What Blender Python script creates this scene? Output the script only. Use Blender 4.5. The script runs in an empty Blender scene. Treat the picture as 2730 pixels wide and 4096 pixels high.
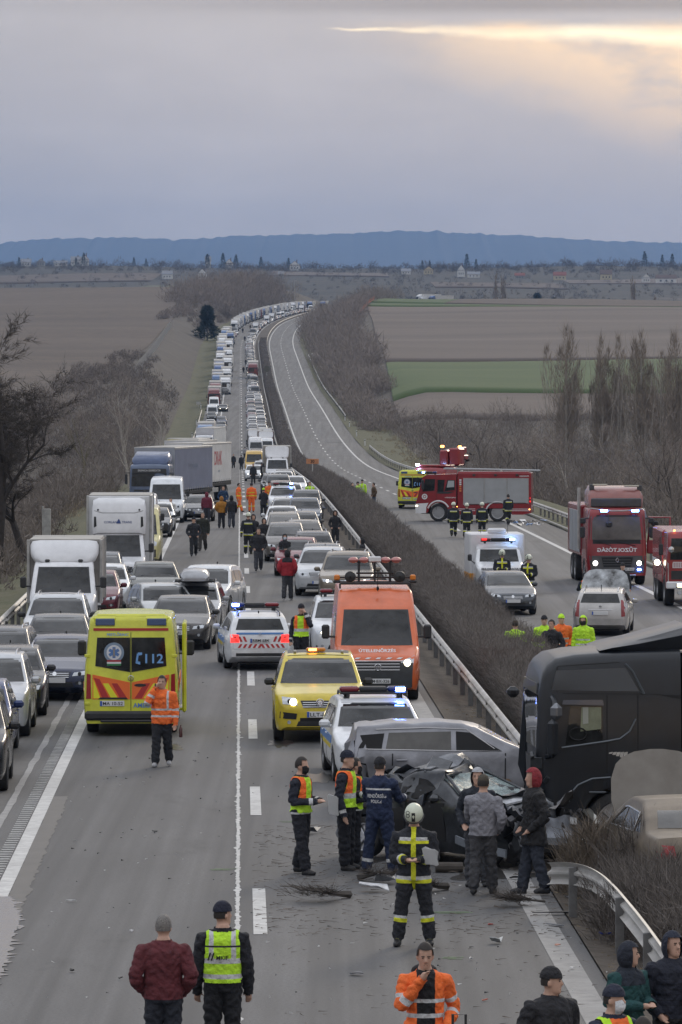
import bpy, bmesh, math, random
import numpy as np
from mathutils import Vector, Matrix, noise
from mathutils.bvhtree import BVHTree
R = math.radians
SC = bpy.context.scene
COL = SC.collection
# ------------------------------------------------------------------ camera
FPX = 18900.0          # focal length in pixels of the 2730 x 4096 photograph
HZY = 1560.0           # row where the plane of the near road vanishes
CAMH = 7.4             # the photographer stands on a bridge above the motorway
cd = bpy.data.cameras.new('camera')
cam = bpy.data.objects.new('camera', cd); COL.objects.link(cam)
cam.location = (0, 0, CAMH); cam.rotation_euler = (R(90), 0, 0)
cd.sensor_fit = 'VERTICAL'; cd.sensor_height = 36.0
cd.lens = FPX / 4096 * 36.0
cd.shift_y = -(2048 - HZY) / 4096
cd.clip_start = 1.0; cd.clip_end = 40000
SC.camera = cam
# ------------------------------------------------------------------ sky
world = bpy.data.worlds.new('World'); SC.world = world; world.use_nodes = True
SUN_AZ, SUN_EL = 7.0, 11.0     # degrees right of the view axis, above the horizon
def build_world():
 nt = world.node_tree; N = nt.nodes; Lk = nt.links
 for n in list(N): N.remove(n)
 out = N.new('ShaderNodeOutputWorld'); bg = N.new('ShaderNodeBackground')
 Lk.new(bg.outputs[0], out.inputs[0])
 sky = N.new('ShaderNodeTexSky'); sky.sky_type = 'NISHITA'; sky.sun_disc = False
 sky.sun_elevation = R(SUN_EL); sky.sun_rotation = R(SUN_AZ)
 sky.dust_density = 4.0; sky.air_density = 1.5
 tc = N.new('ShaderNodeTexCoord')
 sep = N.new('ShaderNodeSeparateXYZ'); Lk.new(tc.outputs['Generated'], sep.inputs[0])
 def M(op, a, b=None, c=None, clamp=False):
  m = N.new('ShaderNodeMath'); m.operation = op; m.use_clamp = clamp
  for i, v in enumerate((a, b, c)):
   if v is None: continue
   if isinstance(v, (int, float)): m.inputs[i].default_value = v
   else: Lk.new(v, m.inputs[i])
  return m.outputs[0]
 def MIX(f, a, b):
  m = N.new('ShaderNodeMix'); m.data_type = 'RGBA'; m.clamp_factor = True
  if isinstance(f, (int, float)): m.inputs[0].default_value = f
  else: Lk.new(f, m.inputs[0])
  for i, v in ((6, a), (7, b)):
   if isinstance(v, tuple): m.inputs[i].default_value = (*v, 1)
   else: Lk.new(v, m.inputs[i])
  return m.outputs[2]
 x, y, z = sep.outputs
 el = M('MULTIPLY', M('ARCSINE', z), 57.29578)
 az = M('MULTIPLY', M('ARCTAN2', x, y), 57.29578)
 def noise_at(sa, se, detail, rough, off):
  cb = N.new('ShaderNodeCombineXYZ')
  Lk.new(M('MULTIPLY', az, sa), cb.inputs[0]); Lk.new(M('MULTIPLY', el, se), cb.inputs[1]); cb.inputs[2].default_value = off
  n = N.new('ShaderNodeTexNoise'); n.inputs['Scale'].default_value = 1.0
  n.inputs['Detail'].default_value = detail; n.inputs['Roughness'].default_value = rough
  Lk.new(cb.outputs[0], n.inputs['Vector']); return n.outputs[0]
 n1 = noise_at(.22, .42, 4, .5, 3.1)
 n2 = noise_at(.55, 1.1, 6, .55, 8.7); n3 = noise_at(.75, 1.7, 7, .6, 21.3); n4 = noise_at(.35, 2.2, 8, .62, 44.0)
 elc = M('MAXIMUM', z, 0.0)
 lum = M('MULTIPLY_ADD', elc, 1.1, .92)
 hor = MIX(M('MULTIPLY', el, .2, clamp=True), (.385, .362, .368), (.345, .335, .340))
 hi = MIX(M('MULTIPLY', M('SUBTRACT', el, 5.0), .04, clamp=True), hor, (.40, .41, .44))
 nb = N.new('ShaderNodeTexNoise'); nb.inputs['Scale'].default_value = 5.0; nb.inputs['Detail'].default_value = 6; nb.inputs['Roughness'].default_value = .6
 mpb = N.new('ShaderNodeMapping'); mpb.inputs['Scale'].default_value = (1, 1, 1.9); Lk.new(tc.outputs['Generated'], mpb.inputs[0]); Lk.new(mpb.outputs[0], nb.inputs['Vector'])
 big = M('MULTIPLY', M('SUBTRACT', nb.outputs[0], .5), M('MULTIPLY', M('SUBTRACT', el, 5.0), .12, clamp=True))
 v1 = M('ADD', M('MULTIPLY_ADD', M('SUBTRACT', n1, .5), .22, 1.0), M('MULTIPLY', big, 3.4))
 v2 = M('MULTIPLY_ADD', M('SUBTRACT', n2, .5), .26, 1.0)
 lumt = M('MULTIPLY', M('MULTIPLY', lum, M('MULTIPLY_ADD', M('SUBTRACT', n4, .5), .30, 1.0)), M('MULTIPLY', v1, v2))
 sc = N.new('ShaderNodeVectorMath'); sc.operation = 'SCALE'; Lk.new(hi, sc.inputs[0]); Lk.new(lumt, sc.inputs['Scale'])
 base = sc.outputs[0]
 tilt = M('MULTIPLY_ADD', az, .34, el)            # the lit fan slopes down to the right
 g = M('MULTIPLY', M('ADD', az, 0.3), .55, clamp=True)
 fan = M('MULTIPLY', g, M('MULTIPLY', M('SUBTRACT', tilt, 4.05), 1.0, clamp=True))
 fan = M('MULTIPLY', fan, M('MULTIPLY_ADD', M('SUBTRACT', n3, .5), 4.2, .62, clamp=True))
 upper = M('MULTIPLY', M('SUBTRACT', 4.50, el), 9.0, clamp=True)
 fan = M('MULTIPLY', fan, upper)
 warm = MIX(M('MULTIPLY', fan, 1.0), base, (.88, .62, .37))
 mid = M('MULTIPLY_ADD', az, -.028, 4.385)
 hw = M('MULTIPLY_ADD', M('MULTIPLY', M('ADD', az, .1), .25, clamp=True), .125, .022)
 slit = M('SUBTRACT', 1.0, M('DIVIDE', M('ABSOLUTE', M('SUBTRACT', M('MULTIPLY_ADD', M('SUBTRACT', n3, .5), .22, el), mid)), hw))
 slit = M('MULTIPLY', M('MULTIPLY', slit, 1.0, clamp=True), M('MULTIPLY', M('ADD', az, .25), 2.2, clamp=True))
 slit = M('MULTIPLY', slit, M('MULTIPLY_ADD', M('SUBTRACT', n2, .5), 2.2, .85, clamp=True))
 warm = MIX(slit, warm, (1.35, 1.10, .70))
 bar = M('MULTIPLY', M('MULTIPLY', M('SUBTRACT', el, 4.52), 9.0, clamp=True), M('MULTIPLY', M('SUBTRACT', 7.5, el), .6, clamp=True))
 warm = MIX(M('MULTIPLY', bar, M('MULTIPLY_ADD', M('MULTIPLY', M('ADD', az, 3.0), .2, clamp=True), .75, .1)), warm, (.12, .115, .12))
 dt = N.new('ShaderNodeVectorMath'); dt.operation = 'DOT_PRODUCT'; Lk.new(tc.outputs['Generated'], dt.inputs[0])
 dt.inputs[1].default_value = (math.sin(R(SUN_AZ)) * math.cos(R(SUN_EL)), math.cos(R(SUN_AZ)) * math.cos(R(SUN_EL)), math.sin(R(SUN_EL)))
 au = M('EXPONENT', M('MULTIPLY', M('SUBTRACT', 1.0, dt.outputs['Value']), -42.0))   # glow of the veiled sun
 aur = N.new('ShaderNodeVectorMath'); aur.operation = 'MULTIPLY_ADD'; ac = N.new('ShaderNodeCombineXYZ')
 for i in range(3): Lk.new(au, ac.inputs[i])
 Lk.new(ac.outputs[0], aur.inputs[0]); aur.inputs[1].default_value = (.24, .19, .12); Lk.new(warm, aur.inputs[2]); warm = aur.outputs[0]
 nsk = N.new('ShaderNodeVectorMath'); nsk.operation = 'SCALE'; Lk.new(sky.outputs[0], nsk.inputs[0]); nsk.inputs['Scale'].default_value = 0.0016
 add = N.new('ShaderNodeVectorMath'); add.operation = 'ADD'; Lk.new(warm, add.inputs[0]); Lk.new(nsk.outputs[0], add.inputs[1])
 Lk.new(add.outputs[0], bg.inputs[0]); bg.inputs[1].default_value = 1.0
build_world()
# ------------------------------------------------------------------ sun behind thin cloud
ld = bpy.data.lights.new('sun', 'SUN'); ld.energy = 0.55; ld.angle = R(16); ld.color = (1.0, .86, .68)
sun = bpy.data.objects.new('sun', ld); COL.objects.link(sun)
_e, _a = R(24.0), R(SUN_AZ + 12)
sun.rotation_euler = Vector((math.sin(_a) * math.cos(_e), math.cos(_a) * math.cos(_e), math.sin(_e))).to_track_quat('Z', 'Y').to_euler()
vs = SC.view_settings
vs.view_transform = 'Standard'; vs.look = 'None'; vs.exposure = 0.50; vs.gamma = 1.0; vs.use_curve_mapping = False
SC.render.engine = 'CYCLES'
cy = SC.cycles
cy.use_denoising = True; cy.max_bounces = 5; cy.diffuse_bounces = 2; cy.glossy_bounces = 2
cy.transmission_bounces = 4; cy.transparent_max_bounces = 6; cy.volume_bounces = 0
cy.sample_clamp_indirect = 3.0
# ------------------------------------------------------------------ materials
MATS = {}
def lin(c):
 if isinstance(c, str):
  c = c.lstrip('#'); c = [int(c[i:i + 2], 16) / 255 for i in (0, 2, 4)]
  return tuple(((v + .055) / 1.055) ** 2.4 if v > .04045 else v / 12.92 for v in c)
 return tuple(c)
def mat(name, col, rough=.6, metal=0.0, var=0.0, vs_=6.0, bump=0.0, bs=30.0, emit=0.0, coat=0.0, spec=.5, alpha=None, stretch=None, col2=None, sheen=0.0):
 if name in MATS: return MATS[name]
 m = bpy.data.materials.new(name); MATS[name] = m; m.use_nodes = True
 nt = m.node_tree; b = nt.nodes['Principled BSDF']; c = lin(col)
 m.diffuse_color = (*c, 1)
 b.inputs['Base Color'].default_value = (*c, 1); b.inputs['Roughness'].default_value = rough
 b.inputs['Metallic'].default_value = metal; b.inputs['Specular IOR Level'].default_value = spec
 b.inputs['Coat Weight'].default_value = coat; b.inputs['Coat Roughness'].default_value = .08
 if sheen: b.inputs['Sheen Weight'].default_value = sheen
 if alpha is not None: b.inputs['Alpha'].default_value = alpha
 if emit:
  b.inputs['Emission Color'].default_value = (*c, 1); b.inputs['Emission Strength'].default_value = emit
 if var or bump:
  tc = nt.nodes.new('ShaderNodeTexCoord'); src = tc.outputs['Object']
  if stretch:
   mp = nt.nodes.new('ShaderNodeMapping'); mp.inputs['Scale'].default_value = stretch
   nt.links.new(src, mp.inputs[0]); src = mp.outputs[0]
  if var:
   n = nt.nodes.new('ShaderNodeTexNoise'); n.inputs['Scale'].default_value = vs_; n.inputs['Detail'].default_value = 5; n.inputs['Roughness'].default_value = .62
   nt.links.new(src, n.inputs['Vector'])
   rp = nt.nodes.new('ShaderNodeMapRange'); rp.inputs[1].default_value = .3; rp.inputs[2].default_value = .7
   nt.links.new(n.outputs[0], rp.inputs[0])
   mx = nt.nodes.new('ShaderNodeMix'); mx.data_type = 'RGBA'
   nt.links.new(rp.outputs[0], mx.inputs[0])
   c2 = lin(col2) if col2 is not None else tuple(min(1, v * (1 + var)) for v in c)
   mx.inputs[6].default_value = (*[v * (1 - var) for v in c], 1); mx.inputs[7].default_value = (*c2, 1)
   nt.links.new(mx.outputs[2], b.inputs['Base Color'])
  if bump:
   n = nt.nodes.new('ShaderNodeTexNoise'); n.inputs['Scale'].default_value = bs; n.inputs['Detail'].default_value = 4
   nt.links.new(src, n.inputs['Vector'])
   bp = nt.nodes.new('ShaderNodeBump'); bp.inputs['Strength'].default_value = bump; bp.inputs['Distance'].default_value = .05
   nt.links.new(n.outputs[0], bp.inputs['Height']); nt.links.new(bp.outputs[0], b.inputs['Normal'])
 return m
def paint(col, metal=.2, rough=.27):
 c = lin(col); k = 'paint_%03d_%03d_%03d' % tuple(int(v * 255) for v in c)
 return mat(k, c, rough=rough, metal=metal, var=.16, vs_=2.3, coat=.45)
RUBBER = mat('tyre_rubber', (.022, .022, .023), .82, var=.3, vs_=20)
BLACKP = mat('black_plastic', (.022, .023, .025), .48, var=.2, vs_=8)
DARK = mat('dark_recess', (.010, .010, .011), .8)
GLASS = mat('window_glass', (.012, .014, .016), .04, spec=.42, var=.6, vs_=3.2, col2=(.034, .036, .037), bump=.10, bs=1.6)
GLASSD = mat('dusty_glass', (.075, .072, .066), .2, spec=.6, var=.35, vs_=2.2)
CHROME = mat('chrome', (.62, .63, .65), .18, metal=.95)
ALLOY = mat('alloy_rim', (.40, .41, .43), .35, metal=.8)
STEEL = mat('galvanised_steel', (.40, .40, .39), .48, metal=.35, var=.22, vs_=3.0)
LENS = mat('lamp_lens', (.50, .53, .56), .12, metal=.35, var=.25, vs_=30, coat=.6)
REDL = mat('tail_lamp', (.30, .012, .014), .2, coat=.6)
LIT = mat('lit_headlamp', (1.0, .88, .62), .3, emit=5.5)
LITW = mat('lit_headlamp_white', (1.0, .97, .9), .3, emit=4.5)
LITA = mat('lit_amber', (1.0, .36, .07), .3, emit=6.0)
LITR = mat('lit_red', (1.0, .03, .025), .3, emit=1.3)
LITB = mat('lit_blue', (.10, .22, 1.0), .3, emit=60.0)
LITBW = mat('lit_blue_core', (.30, .52, 1.0), .3, emit=36.0)
BLUEL = mat('unlit_blue_lens', (.012, .03, .15), .2, coat=.5)
REDLB = mat('unlit_red_lens', (.17, .012, .022), .2, coat=.5)
AMBERL = mat('amber_lens', (.55, .20, .02), .25, coat=.4)
PLATE = mat('number_plate_white', (.62, .63, .64), .5)
PLATEB = mat('plate_blue', (.03, .10, .42), .5)
INK = mat('ink_black', (.012, .012, .013), .6)
WHITE = mat('white_paint', (.66, .67, .69), .42, var=.1, vs_=2.0, coat=.2)
REFLW = mat('reflective_silver', (.62, .63, .65), .45, var=.12, vs_=40)
# ------------------------------------------------------------------ mesh builder
def fix_normals(me):
 bm = bmesh.new(); bm.from_mesh(me)
 bmesh.ops.recalc_face_normals(bm, faces=bm.faces); bm.to_mesh(me); bm.free()
class MB:
 def __init__(s): s.v = []; s.f = []; s.m = []; s.cm = 0
 def add(s, vs_, fs):
  o = len(s.v); s.v.extend([tuple(p) for p in vs_])
  for f in fs: s.f.append(tuple(i + o for i in f)); s.m.append(s.cm)
  return s
 def mi(s, i): s.cm = i; return s
 def box(s, c, d, r=0.0, rz=0.0, ry=0.0, rx=0.0, taper=1.0):
  hx, hy, hz = d[0] / 2, d[1] / 2, d[2] / 2; r = min(r, hx * .98, hy * .98, hz * .98)
  V = {}; pts = []
  for sx in (-1, 1):
   for sy in (-1, 1):
    for sz in (-1, 1):
     if r > 0:
      for a in range(3):
       p = [sx * (hx - r), sy * (hy - r), sz * (hz - r)]
       p[a] = (sx * hx, sy * hy, sz * hz)[a]
       V[(sx, sy, sz, a)] = len(pts); pts.append(p)
     else:
      for a in range(3): V[(sx, sy, sz, a)] = len(pts)
      pts.append([sx * hx, sy * hy, sz * hz])
  F = []
  for a in range(3):
   b, c2 = (a + 1) % 3, (a + 2) % 3
   for sg in (-1, 1):
    q = []
    for (s1, s2) in ((-1, -1), (1, -1), (1, 1), (-1, 1)):
     k = [0, 0, 0]; k[a] = sg; k[b] = s1; k[c2] = s2; q.append(V[(*k, a)])
    F.append(q if sg > 0 else q[::-1])
  if r > 0:
   for a in range(3):
    b, c2 = (a + 1) % 3, (a + 2) % 3
    for s1 in (-1, 1):
     for s2 in (-1, 1):
      k0 = [0, 0, 0]; k1 = [0, 0, 0]
      k0[a] = -1; k1[a] = 1; k0[b] = k1[b] = s1; k0[c2] = k1[c2] = s2
      q = [V[(*k0, b)], V[(*k1, b)], V[(*k1, c2)], V[(*k0, c2)]]
      F.append(q if s1 * s2 > 0 else q[::-1])
   for sx in (-1, 1):
    for sy in (-1, 1):
     for sz in (-1, 1):
      q = [V[(sx, sy, sz, a)] for a in range(3)]
      F.append(q if sx * sy * sz > 0 else q[::-1])
  if taper != 1.0:
   for p in pts:
    if p[2] > 0: p[0] *= taper; p[1] *= taper
  Mx = Matrix.Rotation(rz, 3, 'Z') @ Matrix.Rotation(ry, 3, 'Y') @ Matrix.Rotation(rx, 3, 'X')
  C = Vector(c)
  return s.add([Mx @ Vector(p) + C for p in pts], F)
 def loft(s, rings, closed=True, caps=True):
  n = len(rings[0]); vs_ = [p for r_ in rings for p in r_]; F = []
  for i in range(len(rings) - 1):
   for j in range(n if closed else n - 1):
    k = (j + 1) % n
    F.append((i * n + j, i * n + k, (i + 1) * n + k, (i + 1) * n + j))
  if caps:
   F.append(tuple(range(n))[::-1]); F.append(tuple((len(rings) - 1) * n + j for j in range(n)))
  return s.add(vs_, F)
 def tube(s, path, rad, n=8, caps=True):
  P = [Vector(p) for p in path]
  rr = rad if isinstance(rad, (list, tuple)) else [rad] * len(P)
  rings = []; up = Vector((.13, .31, .94))
  for i, p in enumerate(P):
   t = (P[min(i + 1, len(P) - 1)] - P[max(i - 1, 0)]).normalized()
   a = t.cross(up)
   if a.length < .1: a = t.cross(Vector((1, 0, 0)))
   a.normalize(); b = t.cross(a)
   rings.append([p + (a * math.cos(6.28318 * j / n) + b * math.sin(6.28318 * j / n)) * rr[i] for j in range(n)])
  return s.loft(rings, True, caps)
 def lathe(s, prof, n=20, axis='x', c=(0, 0, 0)):
  rings = []
  for k in range(n):
   a = 2 * math.pi * k / n; ca, sa = math.cos(a), math.sin(a)
   ring = []
   for (t, r_) in prof:
    p = (t, r_ * ca, r_ * sa) if axis == 'x' else ((r_ * ca, t, r_ * sa) if axis == 'y' else (r_ * ca, r_ * sa, t))
    ring.append((p[0] + c[0], p[1] + c[1], p[2] + c[2]))
   rings.append(ring)
  m = len(prof); vs_ = [p for r_ in rings for p in r_]; F = []
  for k in range(n):
   k2 = (k + 1) % n
   for j in range(m - 1): F.append((k * m + j, k * m + j + 1, k2 * m + j + 1, k2 * m + j))
  return s.add(vs_, F)
 def ell(s, c, r_, n=12, m=8, zmin=-1.0):
  rings = []
  for i in range(m + 1):
   t = -math.pi / 2 + math.pi * i / m; z = max(math.sin(t), zmin); q = math.cos(t) if math.sin(t) >= zmin else math.sqrt(1 - zmin * zmin)
   rings.append([(c[0] + r_[0] * q * math.cos(6.28318 * j / n), c[1] + r_[1] * q * math.sin(6.28318 * j / n), c[2] + r_[2] * z) for j in range(n)])
  return s.loft(rings)
 def prism(s, poly, t, axis='y', at=0.0):
  mk = {'y': lambda a, b, q: (a, q, b), 'x': lambda a, b, q: (q, a, b), 'z': lambda a, b, q: (a, b, q)}[axis]
  n = len(poly)
  vs_ = [mk(a, b, at) for a, b in poly] + [mk(a, b, at + t) for a, b in poly]
  F = [tuple(range(n)), tuple(range(2 * n - 1, n - 1, -1))] + [(i, (i + 1) % n, n + (i + 1) % n, n + i) for i in range(n)]
  return s.add(vs_, F)
 def mesh(s, name, mats, smooth=35, fix=True):
  me = bpy.data.meshes.new(name); me.from_pydata(s.v, [], s.f)
  if not isinstance(mats, (list, tuple)): mats = [mats]
  for m in mats: me.materials.append(m)
  if any(s.m): me.polygons.foreach_set('material_index', s.m)
  if fix: fix_normals(me)
  if smooth: me.shade_smooth(); me.set_sharp_from_angle(angle=R(smooth))
  me.update(); return me
 def build(s, name, mats, parent=None, smooth=35, fix=True, loc=None, rot=None):
  return obj(name, s.mesh(name, mats, smooth, fix), parent, loc, rot)
def obj(name, me, parent=None, loc=None, rot=None):
 o = bpy.data.objects.new(name, me); COL.objects.link(o)
 if parent is not None: o.parent = parent
 if loc is not None: o.location = loc
 if rot is not None: o.rotation_euler = rot
 return o
def tag(o, label=None, cat=None, group=None, kind=None):
 if label: o['label'] = label
 if cat: o['category'] = cat
 if group: o['group'] = group
 if kind: o['kind'] = kind
 return o
def empty(name, loc=(0, 0, 0), rz=0.0):
 o = bpy.data.objects.new(name, None); COL.objects.link(o)
 o.location = loc; o.rotation_euler = (0, 0, rz); o.empty_display_size = .3
 return o
KIDS = {}
def copy_tree(o, parent=None):
 c = o.copy(); COL.objects.link(c); c.parent = parent
 for ch in o.children: copy_tree(ch, c)
 return c
def np_mesh(name, V, F, mats, smooth=False):
 me = bpy.data.meshes.new(name); k = F.shape[1]; m = F.shape[0]
 me.vertices.add(len(V)); me.vertices.foreach_set('co', np.ascontiguousarray(V, dtype=np.float32).ravel())
 me.loops.add(m * k); me.loops.foreach_set('vertex_index', np.ascontiguousarray(F, dtype=np.int32).ravel())
 me.polygons.add(m); me.polygons.foreach_set('loop_start', np.arange(0, m * k, k, dtype=np.int32))
 me.polygons.foreach_set('use_smooth', np.full(m, smooth))
 for mm in (mats if isinstance(mats, (list, tuple)) else [mats]): me.materials.append(mm)
 me.update(calc_edges=True); me.validate(); return me
TMP = bpy.data.scenes.new('scratch')
def evaluated_mesh(o):
 TMP.collection.objects.link(o); vl = TMP.view_layers[0]; vl.update()
 me = bpy.data.meshes.new_from_object(o.evaluated_get(vl.depsgraph)); bpy.data.objects.remove(o); return me
# ------------------------------------------------------------------ lettering
def text_mesh(txt, size, width=None, bold=.0, mirror=False):
 cu = bpy.data.curves.new('t', 'FONT'); cu.body = txt; cu.size = 1.0; cu.align_x = 'CENTER'; cu.align_y = 'CENTER'
 cu.offset = bold; cu.resolution_u = 3
 me = evaluated_mesh(bpy.data.objects.new('t', cu))
 vs_ = [(v.co.x, v.co.y) for v in me.vertices]; fs = [tuple(p.vertices) for p in me.polygons]
 bpy.data.curves.remove(cu); bpy.data.meshes.remove(me)
 if not vs_: return [], []
 x0, x1 = min(v[0] for v in vs_), max(v[0] for v in vs_); z0, z1 = min(v[1] for v in vs_), max(v[1] for v in vs_)
 k = size / max(z1 - z0, 1e-4); kx = width / (x1 - x0) if width else k
 cx, cz = (x0 + x1) / 2, (z0 + z1) / 2
 sg = -1 if mirror else 1
 return [((v[0] - cx) * kx * sg, (v[1] - cz) * k) for v in vs_], fs
def lettering(txt, size, m, parent, loc, face='front', width=None, bold=.0, mirror=False, bvh=None, name='lettering', tilt=0.0):
 vs_, fs = text_mesh(txt, size, width, bold, mirror)
 out = []
 ct, st = math.cos(tilt), math.sin(tilt)
 for (a, b) in vs_:
  a, b = a * ct - b * st, a * st + b * ct
  if face == 'front': p = Vector((loc[0] + a, loc[1], loc[2] + b)); d = Vector((0, 1, 0))
  elif face == 'rear': p = Vector((loc[0] - a, loc[1], loc[2] + b)); d = Vector((0, -1, 0))
  elif face == 'left': p = Vector((loc[0], loc[1] - a, loc[2] + b)); d = Vector((1, 0, 0))
  else: p = Vector((loc[0], loc[1] + a, loc[2] + b)); d = Vector((-1, 0, 0))
  if bvh is not None:
   h = bvh.ray_cast(p - d * 3, d)
   if h[0] is not None: p = h[0] - d * .010
  out.append(p)
 mb = MB(); mb.add(out, fs)
 return mb.build(name, m, parent, smooth=0, fix=False)
# ------------------------------------------------------------------ lie of the land
def smooth_table(pts, step=10.0, win=90.0, dmax=14000.0):
 d = np.arange(-400, dmax, step); z = np.interp(d, [p[0] for p in pts], [p[1] for p in pts])
 k = int(win / step) | 1; ker = np.hanning(k + 2)[1:-1]; ker /= ker.sum()
 zp = np.pad(z, k // 2, mode='edge'); return d, np.convolve(zp, ker, 'valid')
RZ = smooth_table([(0, 0), (330, 0), (430, -.9), (600, -2.4), (700, -1.4), (794, .3), (900, 3.2), (1111, 8.0), (1380, 18.8), (1700, 31), (2050, 42), (2300, 47), (2600, 48), (14000, 48)], win=230.0)
SL = smooth_table([(0, -3), (150, -2.6), (350, -4.5), (560, -4.5), (720, 2.5), (900, 8.5), (1150, 16), (1500, 29), (2100, 52), (2220, 53.5), (2600, 46), (3300, 72), (4300, 119), (4700, 120), (6000, 80), (14000, 60)])
SR = smooth_table([(0, -4), (200, -4.5), (400, -6), (700, -5), (830, 2), (900, 6.4), (1150, 14.7), (1500, 27), (2000, 45), (2150, 46.5), (2600, 38), (3300, 62), (4300, 104), (4700, 104), (6000, 70), (14000, 60)])
def road_z(d): return np.interp(d, *RZ)
def road_x(d):
 d = np.asarray(d, float); e = np.maximum(d - 1380, 0)
 return -.0214 * d - .03 + 5.2e-5 * e ** 2 + 2.0e-8 * e ** 3
def sm(a, b, x): t = np.clip((np.asarray(x, float) - a) / (b - a), 0, 1); return t * t * (3 - 2 * t)
def right_off(d): return -.5 * (1 - sm(300, 650, d))
def terr_z(x, d):
 x = np.asarray(x, float); d = np.asarray(d, float); u = x - road_x(d)
 side = np.interp(d, *SL) * (1 - sm(-40, 60, u)) + np.interp(d, *SR) * sm(-40, 60, u)
 side = side + 1.3 * np.sin(x * .011 + d * .004) * sm(900, 1600, d) + .6 * np.sin(x * .031 + 1.3) * np.sin(d * .021)
 dl = np.maximum(-8.4 - u, 0); dr = np.maximum(u - 20.0, 0)
 w = np.maximum(sm(0, 16, dl), sm(0, 18, dr)); w = np.maximum(w, sm(2350, 2700, d))
 return (road_z(d) - .75) * (1 - w) + side * w
def ground(d, u):
 d = float(d); z = float(road_z(d))
 if u > 8.2: z += float(right_off(d))
 elif u > 4.7: z += float(right_off(d)) * (u - 4.7) / 3.5
 return (float(road_x(d)) + u, d, z)
def find_d(py, u=None, px=None):
 lo, hi = 30.0, 2300.0
 for _ in range(60):
  m = (lo + hi) / 2; z = float(road_z(m)) + (float(right_off(m)) if (u or 0) > 8 else 0)
  y = HZY + (CAMH - z) * FPX / m
  if y > py: lo = m
  else: hi = m
 return (lo + hi) / 2
def at(px, py, right=False):
 d = find_d(py, 10 if right else 0); X = (px - 1365) * d / FPX
 z = float(road_z(d)) + (float(right_off(d)) if right else 0)
 return Vector((X, d, z))
def heading(d): return math.atan2(float(road_x(d + 5) - road_x(d - 5)), 10.0)
# ------------------------------------------------------------------ ground materials
def ground_mat(name, c1, c2, c3=None, scale=.35, fine=14.0, rough=.85, spec=.3, stretch=(1, 1, 1), bump=.25, bs=9.0, contrast=(.32, .68)):
 m = bpy.data.materials.new(name); MATS[name] = m; m.use_nodes = True
 nt = m.node_tree; N = nt.nodes; Lk = nt.links; b = N['Principled BSDF']
 b.inputs['Roughness'].default_value = rough; b.inputs['Specular IOR Level'].default_value = spec
 tc = N.new('ShaderNodeTexCoord'); mp = N.new('ShaderNodeMapping'); mp.inputs['Scale'].default_value = stretch
 Lk.new(tc.outputs['Object'], mp.inputs[0])
 def nz(s, det, src):
  n = N.new('ShaderNodeTexNoise'); n.inputs['Scale'].default_value = s; n.inputs['Detail'].default_value = det; n.inputs['Roughness'].default_value = .65
  Lk.new(src, n.inputs['Vector']); return n.outputs[0]
 def rng(s, a, b2):
  r = N.new('ShaderNodeMapRange'); r.inputs[1].default_value = a; r.inputs[2].default_value = b2; Lk.new(s, r.inputs[0]); return r.outputs[0]
 def mix(f, a, b2):
  x = N.new('ShaderNodeMix'); x.data_type = 'RGBA'; Lk.new(f, x.inputs[0])
  for i, v in ((6, a), (7, b2)):
   if isinstance(v, tuple): x.inputs[i].default_value = (*v, 1)
   else: Lk.new(v, x.inputs[i])
  return x.outputs[2]
 c = mix(rng(nz(scale, 5, mp.outputs[0]), *contrast), lin(c1), lin(c2))
 f = nz(fine, 4, tc.outputs['Object'])
 if c3 is not None: c = mix(rng(f, .45, .75), c, lin(c3))
 if name.startswith('asphalt'):
  m2 = N.new('ShaderNodeMapping'); m2.inputs['Scale'].default_value = (1.5, .012, 1); Lk.new(tc.outputs['Object'], m2.inputs[0])
  c = mix(rng(nz(1.0, 3, m2.outputs[0]), .62, .36), c, tuple(v * .70 for v in lin(c1)))
  m3 = N.new('ShaderNodeMapping'); m3.inputs['Scale'].default_value = (.5, .16, 1); Lk.new(tc.outputs['Object'], m3.inputs[0])
  c = mix(rng(nz(1.0, 6, m3.outputs[0]), .60, .74), c, tuple(v * .60 for v in lin(c1)))
 Lk.new(c, b.inputs['Base Color'])
 if bump:
  bp = N.new('ShaderNodeBump'); bp.inputs['Strength'].default_value = bump; bp.inputs['Distance'].default_value = .05
  Lk.new(nz(bs, 5, tc.outputs['Object']), bp.inputs['Height']); Lk.new(bp.outputs[0], b.inputs['Normal'])
 return m
ASPH = ground_mat('asphalt', (.098, .099, .102), (.150, .150, .153), (.070, .069, .069), scale=.7, fine=22.0, rough=.66, spec=.32, stretch=(1.0, .16, 1), bump=.25, bs=45)
ASPH2 = ground_mat('asphalt_shoulder', (.110, .108, .107), (.150, .147, .144), (.09, .087, .084), scale=.9, fine=2.2, rough=.7, spec=.3, stretch=(1.0, .12, 1), bump=.12, bs=22)
SOIL = ground_mat('median_soil', (.060, .050, .041), (.120, .102, .085), (.045, .037, .030), scale=.8, fine=3.0, stretch=(1, .4, 1), bump=.9, bs=6)
GRASS = ground_mat('winter_grass', (.052, .062, .026), (.098, .095, .052), (.12, .105, .075), scale=.25, fine=1.6, bump=.8, bs=5)
SCRUB = ground_mat('scrub_ground', (.060, .052, .044), (.098, .085, .070), (.05, .043, .036), scale=.06, fine=.7, bump=.5, bs=2)
PLOUGH = ground_mat('ploughed_soil', (.070, .054, .043), (.112, .088, .070), (.058, .045, .037), scale=.010, fine=.25, stretch=(.45, 1.6, 1), bump=.3, bs=1.5)
PLOUGH2 = ground_mat('ploughed_soil_pale', (.075, .061, .053), (.140, .114, .096), None, scale=.012, fine=.25, stretch=(.12, 1.5, 1), bump=.3, bs=1.5)
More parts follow.
